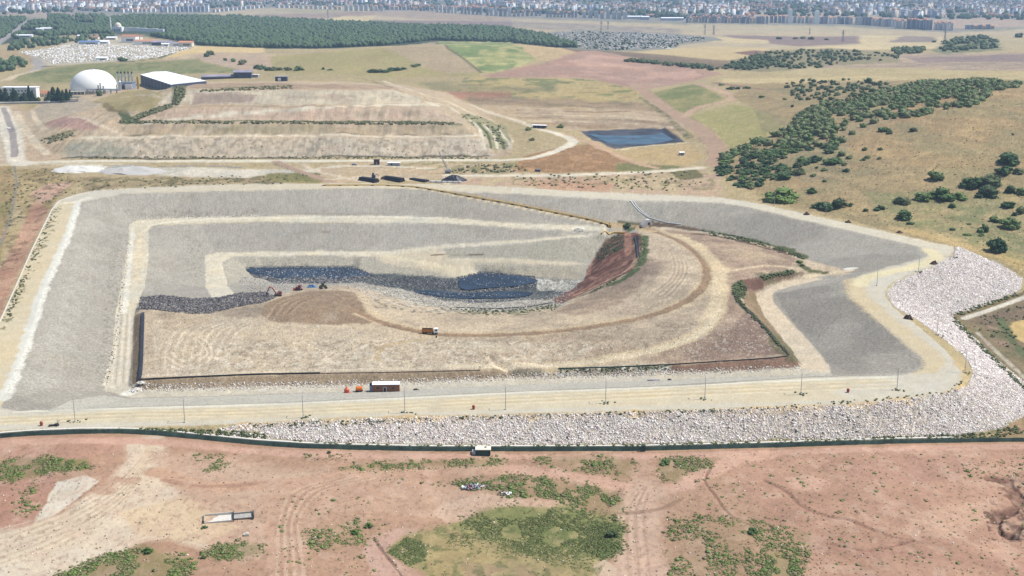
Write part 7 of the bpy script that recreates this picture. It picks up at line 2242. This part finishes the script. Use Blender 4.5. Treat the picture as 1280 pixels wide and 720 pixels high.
# knolls further back
kn = scatter([(900, 86), (915, 76), (960, 65), (1010, 62), (1060, 64), (1124, 68), (1126, 76), (1060, 76), (1040, 82), (1010, 87), (985, 86), (960, 80), (930, 88)], 520, 31, 4, 10, 9, 26)
kn += scatter([(905, 84), (930, 74), (960, 70), (985, 84), (930, 88)], 200, 32, 5, 11, 9)
kn += scatter([(1166, 66), (1180, 55), (1200, 48), (1226, 45), (1248, 53), (1246, 60), (1200, 66)], 260, 33, 7, 15, 11, 30)
kn += scatter([(1112, 64), (1140, 61), (1160, 60), (1150, 67), (1120, 68)], 60, 34, 9, 14, 9)
kn += scatter([(790, 76), (850, 81), (900, 86), (890, 88), (830, 82), (780, 77)], 150, 35, 6, 12, 9)
kn += scatter([(980, 100), (1110, 100), (1120, 114), (1060, 128), (985, 128)], 130, 36, 4, 8, 9)
mass('knoll_scrub', kn, leaf_mat('knoll_leaves', (.050, .082, .034), (.125, .150, .065)), .75, 4, 10)
# pine forest behind the fields: reads as one mass
FOR1 = [(215, 21), (300, 21.5), (330, 24), (420, 28), (520, 33), (620, 35), (680, 45), (722, 59.5), (690, 59), (640, 53.5), (600, 52), (540, 50.5), (480, 57), (400, 60.5), (320, 60), (250, 57), (240, 54), (180, 44), (122, 42), (100, 40), (110, 34), (130, 24), (170, 20)]
fo = scatter(FOR1, 15000, 41, 8, 15, 10.5)
fo += scatter([(-80, 23), (30, 23), (36, 26), (20, 38), (6, 48), (-40, 58), (-120, 60)], 2400, 42, 9, 15, 11)
fo += scatter([(40, 26), (60, 28), (130, 24), (150, 30), (130, 41), (60, 46), (35, 42), (20, 50), (14, 46)], 2200, 43, 8, 15, 11, 90)
fo += scatter([(60, 20), (130, 20), (132, 24), (60, 27)], 160, 44, 9, 15, 14)
fo += scatter([(10, 56), (60, 48), (120, 44), (150, 46), (120, 52), (60, 58), (14, 64)], 130, 45, 7, 14, 10)
fo += scatter([(0, 78), (24, 74), (34, 82), (10, 90), (-40, 92), (-40, 80)], 130, 46, 7, 13, 8)
mass('pine_forest', fo, FORL, 1.15, 5, 6)
# trees in the town and on the plain
to = scatter([(-80, 20), (150, 15), (335, 8), (480, 12), (640, 17), (860, 24), (950, 20), (1060, 21), (1150, 24), (1400, 26), (1400, -3), (-80, -3)], 2600, 51, 12, 28)
to += scatter([(800, 10), (830, 14), (850, 22), (800, 22)], 120, 52, 16, 30)
to += scatter([(680, 45), (720, 39), (800, 42), (885, 48), (840, 60), (760, 63), (700, 58)], 520, 53, 3, 6)
mass('town_trees', to, FORL, .9, 6, 3)
# green growth on the terraces of the old landfill and round it
ol = scatter([(150, 151), (572, 153), (572, 156), (150, 154)], 420, 61, 1.5, 4)
ol += scatter([(160, 152), (172, 143), (214, 130), (216, 134), (176, 148)], 260, 62, 2, 4.5)
ol += scatter([(215, 130), (222, 106), (232, 108), (230, 122), (222, 132)], 160, 63, 2, 4)
ol += scatter([(250, 113), (365, 107), (365, 111), (250, 115)], 120, 64, 2, 4)
ol += scatter([(572, 142), (598, 146), (632, 160), (640, 185), (612, 176)], 46, 65, 1.5, 4)
ol += scatter([(95, 196), (610, 196), (610, 199), (95, 199)], 260, 66, 1.2, 2.6)
ol += scatter([(100, 174), (600, 174), (600, 194), (100, 194)], 60, 67, .8, 1.8, 0, 60)
ol += scatter([(590, 204), (650, 206), (660, 215), (560, 217)], 90, 68, 1.5, 3.5)
ol += scatter([(640, 219), (860, 214), (880, 224), (870, 240), (640, 232)], 150, 69, 1.2, 3)
ol += scatter([(5, 210), (60, 210), (100, 225), (400, 217), (410, 228), (110, 238), (40, 260), (10, 300)], 260, 70, 1, 2.6)
ol += scatter([(48, 176), (90, 163), (96, 170), (60, 180)], 60, 71, 2, 4)
mass('terrace_weeds', ol, TERR, .6, 7, 8)
# weeds on the waste body and round the lamps
wd = scatter([(878, 288), (920, 295), (960, 305), (1005, 321), (1005, 325), (960, 309), (880, 292)], 170, 72, .9, 2.4)
wd += scatter([(914, 358), (926, 350), (934, 362), (928, 378), (988, 444), (980, 440), (920, 376)], 150, 73, .8, 2.0)
wd += scatter([(950, 346), (992, 338), (992, 342), (955, 350)], 70, 74, 1.2, 2.6)
wd += scatter([(803, 295), (808, 312), (802, 332), (745, 364), (740, 364), (796, 334), (800, 314)], 55, 75, .7, 1.7)
wd += scatter([(764, 296), (782, 291), (778, 310), (750, 327), (744, 320)], 60, 76, .9, 2.2)
wd += scatter([(698, 461), (840, 457), (838, 462), (698, 466)], 110, 77, .5, 1.1)
wd += scatter([(560, 386), (640, 388), (700, 380), (695, 388), (610, 394)], 120, 78, .8, 1.6)
wd += scatter([(255, 541), (330, 548), (440, 556), (640, 558), (960, 553), (1240, 541), (1270, 532), (1282, 540), (1240, 550), (960, 557), (640, 560), (440, 558)], 620, 79, .6, 1.6)
wd += scatter([(0, 541), (200, 536), (260, 538), (330, 541), (340, 548), (260, 544), (200, 540)], 260, 80, .7, 1.7)
wd += scatter([(300, 530), (640, 519), (960, 509), (1180, 490), (1204, 474), (1204, 480), (1180, 494), (960, 513), (640, 523), (330, 536)], 260, 81, .5, 1.2)
wd += scatter([(1192, 396), (1220, 424), (1280, 484), (1284, 492), (1230, 440), (1190, 402)], 170, 82, 1, 2.2)
wd += scatter([(1190, 392), (1290, 360), (1290, 364), (1200, 395)], 70, 83, 1, 2)
wd += scatter([(1210, 402), (1290, 376), (1290, 400), (1258, 402), (1290, 450), (1270, 440), (1240, 425)], 70, 84, .8, 2.0)
wd += scatter([(4, 400), (40, 318), (64, 268), (70, 266), (48, 318), (12, 400)], 130, 85, .7, 1.7)
wd += scatter(STONE_P, 150, 86, .4, 1.1)
for px, py in ((94, 527), (379, 522), (506, 516), (757, 504), (881, 499), (1001, 493), (1121, 487), (1206, 466), (1171, 419), (1148, 340), (1192, 322)):
    p = at(px, py)
    for k in range(9):
        wd.append((p[0] + random.gauss(.5, 1.5), p[1] + random.gauss(0, 1.2), p[2], random.uniform(.5, 1.2)))
mass('site_weeds', wd, TERR, .6, 8, 10)
# weeds in the red earth
we = []
for i, (q, dn, und) in enumerate(WEEDS):
    xs = [p[0] for p in q]; ys = [p[1] for p in q]
    area = (max(xs) - min(xs)) * (max(ys) - min(ys))
    n = int(area * dn * (.42 if dn > .2 else .26))
    for x, y in in_poly(q, n, 90 + i):
        if dn > .2:
            x += random.gauss(0, 5); y += random.gauss(0, 2.2)
        if y < 567 or y > 735:
            continue
        c = ground(x, y)
        nn = vn(np.array([c[0] / 6]), np.array([c[1] / 9]), 8)[0] * .6 + vn(np.array([c[0] / 2.2]), np.array([c[1] / 3]), 9)[0] * .4
        if nn < .44 and dn > .2:
            continue
        w = min(2.2, .45 + random.expovariate(3.0))
        we.append((c[0], c[1], c[2], w * (.8 + .6 * max(0, nn - .4))))
k = len(we)
random.shuffle(we)
mass('weeds', we[:int(k * .62)], WEED, .36, 9, 14)
mass('weeds', we[int(k * .62):], leaf_mat('dry_weed_leaves', (.11, .11, .05), (.22, .19, .10)), .36, 19, 12)
me_ = scatter(MG[0], 3600, 120, .35, 1.15, 0, 7, 9) + scatter(MG[1], 420, 122, .4, 1.2) + scatter(MG[2], 260, 123, .3, .9) + scatter(MG[3], 160, 124, .3, .9) + scatter([(735, 655), (776, 655), (780, 690), (754, 702), (732, 686)], 460, 125, .5, 1.5, 0, None, 5) + scatter(MEADOW, 900, 126, .3, .9, 0, 5, 8)
mass('meadow_grass', me_, leaf_mat('meadow_leaves', (.095, .125, .042), (.19, .20, .080)), .22, 10, 12)
# dry tufts over the hill
dt = scatter([(1000, 255), (1100, 100), (1290, 110), (1290, 340), (1200, 300), (1120, 285)], 700, 121, .6, 1.6)
mass('dry_tufts', dt, leaf_mat('dry_tuft_leaves', (.19, .15, .075), (.28, .21, .10)), .5, 11, 6)

# ------------------------------------------------------------------ rock fill, rubble and rubbish
CUBE = np.array([(-.5, -.5, -.5), (.5, -.5, -.5), (.5, .5, -.5), (-.5, .5, -.5), (-.5, -.5, .5), (.5, -.5, .5), (.5, .5, .5), (-.5, .5, .5)])
CF = np.array([(4, 5, 6, 7), (0, 1, 5, 4), (1, 2, 6, 5), (2, 3, 7, 6), (3, 0, 4, 7)])


def stone_mat(name, rough=.9):
    m = bpy.data.materials.new(name); n, l = nt(m); b = n['Principled BSDF']; b.inputs['Roughness'].default_value = rough
    b.inputs['Specular IOR Level'].default_value = .2
    a = n.new('ShaderNodeAttribute'); a.attribute_name = 'tint'
    nz = n.new('ShaderNodeTexNoise'); nz.inputs['Scale'].default_value = 2.5; nz.inputs['Detail'].default_value = 3
    tc = n.new('ShaderNodeTexCoord'); l.new(tc.outputs['Object'], nz.inputs['Vector'])
    mr = n.new('ShaderNodeMapRange'); mr.inputs['To Min'].default_value = .7; mr.inputs['To Max'].default_value = 1.3
    l.new(nz.outputs['Fac'], mr.inputs['Value'])
    s = n.new('ShaderNodeVectorMath'); s.operation = 'SCALE'; l.new(a.outputs['Color'], s.inputs[0]); l.new(mr.outputs['Result'], s.inputs['Scale'])
    l.new(s.outputs['Vector'], b.inputs['Base Color'])
    return m


def rocks(name, pos, cols, seed, squash=.75, v0=.75):
    g = np.random.default_rng(seed); n = len(pos); A = np.array(pos)
    Vv = CUBE[None] * g.uniform(.6, 1.25, (n, 8, 3))
    q = g.normal(size=(n, 4)); q /= np.linalg.norm(q, axis=1, keepdims=True)
    w, x, y, z = q.T
    Rm = np.stack([1 - 2 * (y * y + z * z), 2 * (x * y - z * w), 2 * (x * z + y * w), 2 * (x * y + z * w), 1 - 2 * (x * x + z * z), 2 * (y * z - x * w), 2 * (x * z - y * w), 2 * (y * z + x * w), 1 - 2 * (x * x + y * y)], 1).reshape(n, 3, 3)
    Vv = np.einsum('nij,nkj->nki', Rm, Vv * np.array([1.0, .85, squash]))
    Vv = Vv * A[:, None, 3:4] + A[:, None, :3]
    ci = g.integers(0, len(cols), n)
    Cc = np.array(cols)[ci] * g.uniform(v0, 1.2, (n, 1))
    CA = np.concatenate([np.repeat(Cc, 8, 0), np.ones((n * 8, 1))], 1)
    F = np.concatenate([CF, np.array([(3, 2, 1, 0)])])
    return fast_mesh(name, Vv.reshape(-1, 3), (F[None] + np.arange(n)[:, None, None] * 8).reshape(-1, 4), [STM], None, 'stuff', np.clip(CA, 0, .85))


STM = stone_mat('broken_stone')
sp = [ground(*p) for p in dense(STONE_P, 12, True)]
sx_, sy_ = np.array([p[0] for p in sp]), np.array([p[1] for p in sp])
g = np.random.default_rng(3)
nS = 620000
cx = g.uniform(sx_.min(), sx_.max(), nS); cyy = g.uniform(sy_.min(), sy_.max(), nS)
ok = inside(sx_, sy_, cx, cyy)
cx, cyy = cx[ok], cyy[ok]
thin = vn(cx / 5, cyy / 8, 77) * .6 + vn(cx / 1.8, cyy / 2.5, 78) * .4
ok = (thin > .30) | (g.uniform(size=len(cx)) < .35)      # finer soil shows between the stones here and there
cx, cyy = cx[ok], cyy[ok]
fr = np.interp(cyy, Yr, np.arange(NR)); fc = np.interp(cx / cyy, U, np.arange(NC))
r0_, c0_ = np.clip(fr.astype(int), 0, NR - 2), np.clip(fc.astype(int), 0, NC - 2); fr, fc = fr - r0_, fc - c0_
cz = (Z[r0_, c0_] * (1 - fc) + Z[r0_, c0_ + 1] * fc) * (1 - fr) + (Z[r0_ + 1, c0_] * (1 - fc) + Z[r0_ + 1, c0_ + 1] * fc) * fr
szs = g.gamma(1.5, .13, len(cx)) + .27
rocks('rock_fill', np.stack([cx, cyy, cz + .02, np.clip(szs, .26, 1.25)], 1), [(.62, .58, .54), (.60, .54, .51), (.68, .64, .60), (.56, .48, .45), (.46, .38, .35), (.62, .54, .46), (.72, .69, .66)], 4, .42, .88)


def rub(pts, n, seed, s0, s1, zo=0):
    out = []
    for x, y in in_poly(pts, n, seed):
        p = ground(x, y); out.append((p[0], p[1], p[2] + zo, random.uniform(s0, s1)))
    return out


LM = [(.44, .40, .34), (.40, .36, .30), (.28, .26, .23), (.18, .17, .16), (.38, .32, .25), (.46, .44, .41), (.16, .17, .20)]
rocks('tipped_waste', rub([(176, 372), (200, 369), (240, 373), (275, 372), (300, 366), (318, 366), (330, 364), (345, 372), (330, 378), (300, 383), (262, 392), (235, 392), (200, 388), (174, 386)], 5200, 130, .35, 1.2) ,
      [(.07, .067, .07), (.09, .085, .085), (.15, .14, .135), (.24, .22, .20), (.05, .05, .055), (.12, .11, .11)], 5)
rocks('pool_debris', rub([(430, 346), (465, 343), (500, 346), (575, 349), (580, 362), (520, 364), (500, 360), (450, 352)], 1700, 131, .25, .9), [(.06, .065, .07), (.10, .10, .105), (.15, .15, .15), (.05, .06, .07), (.24, .24, .23)], 6)
rocks('rubble', rub([(300, 345), (345, 353), (420, 352), (440, 350), (520, 364), (560, 373), (620, 375), (680, 372), (720, 350), (728, 358), (700, 380), (640, 387), (560, 384), (500, 374), (440, 362), (400, 356), (330, 366), (300, 364)], 2600, 132, .25, .8), LM, 7)
rocks('floating_waste', [(x, y, -29.25, random.uniform(.3, .95)) for x, y in (plan(a, b_2, -29.3) for a, b_2 in in_poly([(310, 337), (440, 336), (460, 343), (420, 349), (340, 346)], 800, 133) + in_poly([(576, 350), (602, 343), (664, 348), (650, 358), (600, 359)], 170, 134) + in_poly([(516, 365), (580, 367), (660, 367), (640, 371), (560, 371)], 280, 135))],
      [(.20, .22, .25), (.12, .14, .17), (.42, .42, .42), (.06, .08, .11)], 8, .3)
rocks('shore_waste', rub([(305, 334), (440, 332), (462, 341), (462, 343.5), (440, 336), (330, 335.5), (310, 340)], 500, 143, .3, .9) + rub([(312, 342), (345, 348), (420, 349), (460, 344), (465, 347), (420, 354), (345, 353), (316, 346)], 1300, 144, .4, 1.3) + rub([(570, 347), (602, 340), (668, 345), (672, 358), (640, 363), (580, 366), (570, 358), (576, 360), (606, 359), (640, 359), (664, 355), (664, 348), (602, 343), (576, 349)], 900, 145, .4, 1.2), [(.07, .07, .075), (.13, .125, .12), (.20, .19, .18), (.04, .05, .06), (.26, .25, .23)], 13)
rocks('bank_rubble', rub([(165, 480), (320, 478), (500, 474), (640, 467), (760, 464), (900, 460), (1000, 456), (1000, 462), (900, 467), (760, 472), (640, 475), (500, 482), (320, 487), (165, 491)], 1900, 136, .25, .8), [(.52, .48, .42), (.42, .37, .31), (.58, .55, .50), (.28, .24, .2)], 9)
rocks('loose_stones', rub([(-10, 560), (640, 572), (1290, 562), (1290, 728), (-10, 728)], 1500, 137, .2, .6), [(.42, .28, .2), (.26, .16, .12), (.55, .48, .4), (.16, .12, .1)], 10)
rocks('mound_litter', rub([(180, 400), (330, 395), (560, 425), (780, 425), (900, 390), (980, 436), (840, 452), (640, 458), (180, 470)], 900, 139, .2, .65) + rub([(860, 400), (940, 390), (984, 440), (850, 452)], 220, 140, .2, .5), [(.6, .55, .45), (.22, .18, .14), (.34, .28, .2), (.66, .64, .6)], 11)
rocks('bench_stones', rub([(128, 480), (142, 430), (160, 300), (164, 300), (148, 430), (134, 482)], 300, 141, .3, .9) + rub([(160, 272), (330, 268), (330, 271), (170, 275)], 160, 142, .3, .9), [(.5, .47, .4), (.16, .14, .1), (.6, .57, .5)], 12)
# ------------------------------------------------------------------ light, air and render settings
world = bpy.data.worlds.new('World'); sc.world = world; world.use_nodes = True
wn, wl = world.node_tree.nodes, world.node_tree.links
SUN_EL, SUN_AZ = 56.0, 80.0          # azimuth measured from +y towards +x
sky = wn.new('ShaderNodeTexSky'); sky.sky_type = 'NISHITA'; sky.sun_disc = False
sky.sun_elevation = R(SUN_EL); sky.sun_rotation = R(SUN_AZ)
wn['Background'].inputs['Strength'].default_value = .10
wl.new(sky.outputs['Color'], wn['Background'].inputs['Color'])
sl_ = bpy.data.lights.new('sun', 'SUN'); sl_.energy = 4.2; sl_.angle = R(.53); sl_.color = (1, .965, .92)
so = bpy.data.objects.new('sun', sl_); col.objects.link(so)
sd = Vector((math.sin(R(SUN_AZ)) * math.cos(R(SUN_EL)), math.cos(R(SUN_AZ)) * math.cos(R(SUN_EL)), math.sin(R(SUN_EL))))
so.rotation_euler = sd.to_track_quat('Z', 'Y').to_euler()
so.location = (0, 0, 600)

hm = bpy.data.materials.new('haze_air'); hm.use_nodes = True
hn, hl = hm.node_tree.nodes, hm.node_tree.links
hn.remove(hn['Principled BSDF'])
vol = hn.new('ShaderNodeVolumePrincipled')
vol.inputs['Color'].default_value = (.50, .68, .92, 1)
vol.inputs['Density'].default_value = HAZE
vol.inputs['Anisotropy'].default_value = .1
hl.new(vol.outputs['Volume'], hn['Material Output'].inputs['Volume'])
zmin = float(Z.min()) - 2.5
hb = MB(); hb.box(0, 7900, (zmin + 205) / 2, 40000, 16400, 205 - zmin)
hz = hb.build('haze', [hm]); hz['kind'] = 'stuff'

sc.render.engine = 'CYCLES'
cy = sc.cycles
cy.max_bounces = 4; cy.diffuse_bounces = 2; cy.glossy_bounces = 2; cy.transmission_bounces = 2; cy.volume_bounces = 0; cy.transparent_max_bounces = 4
cy.use_denoising = True
try:
    cy.denoiser = 'OPENIMAGEDENOISE'
    cy.denoising_input_passes = 'RGB_ALBEDO_NORMAL'
except Exception:
    pass
cy.caustics_reflective = False; cy.caustics_refractive = False
sc.view_settings.view_transform = 'Standard'
sc.view_settings.look = 'None'
sc.view_settings.gamma = 1
sc.view_settings.use_curve_mapping = False
sc.view_settings.exposure = EXPO
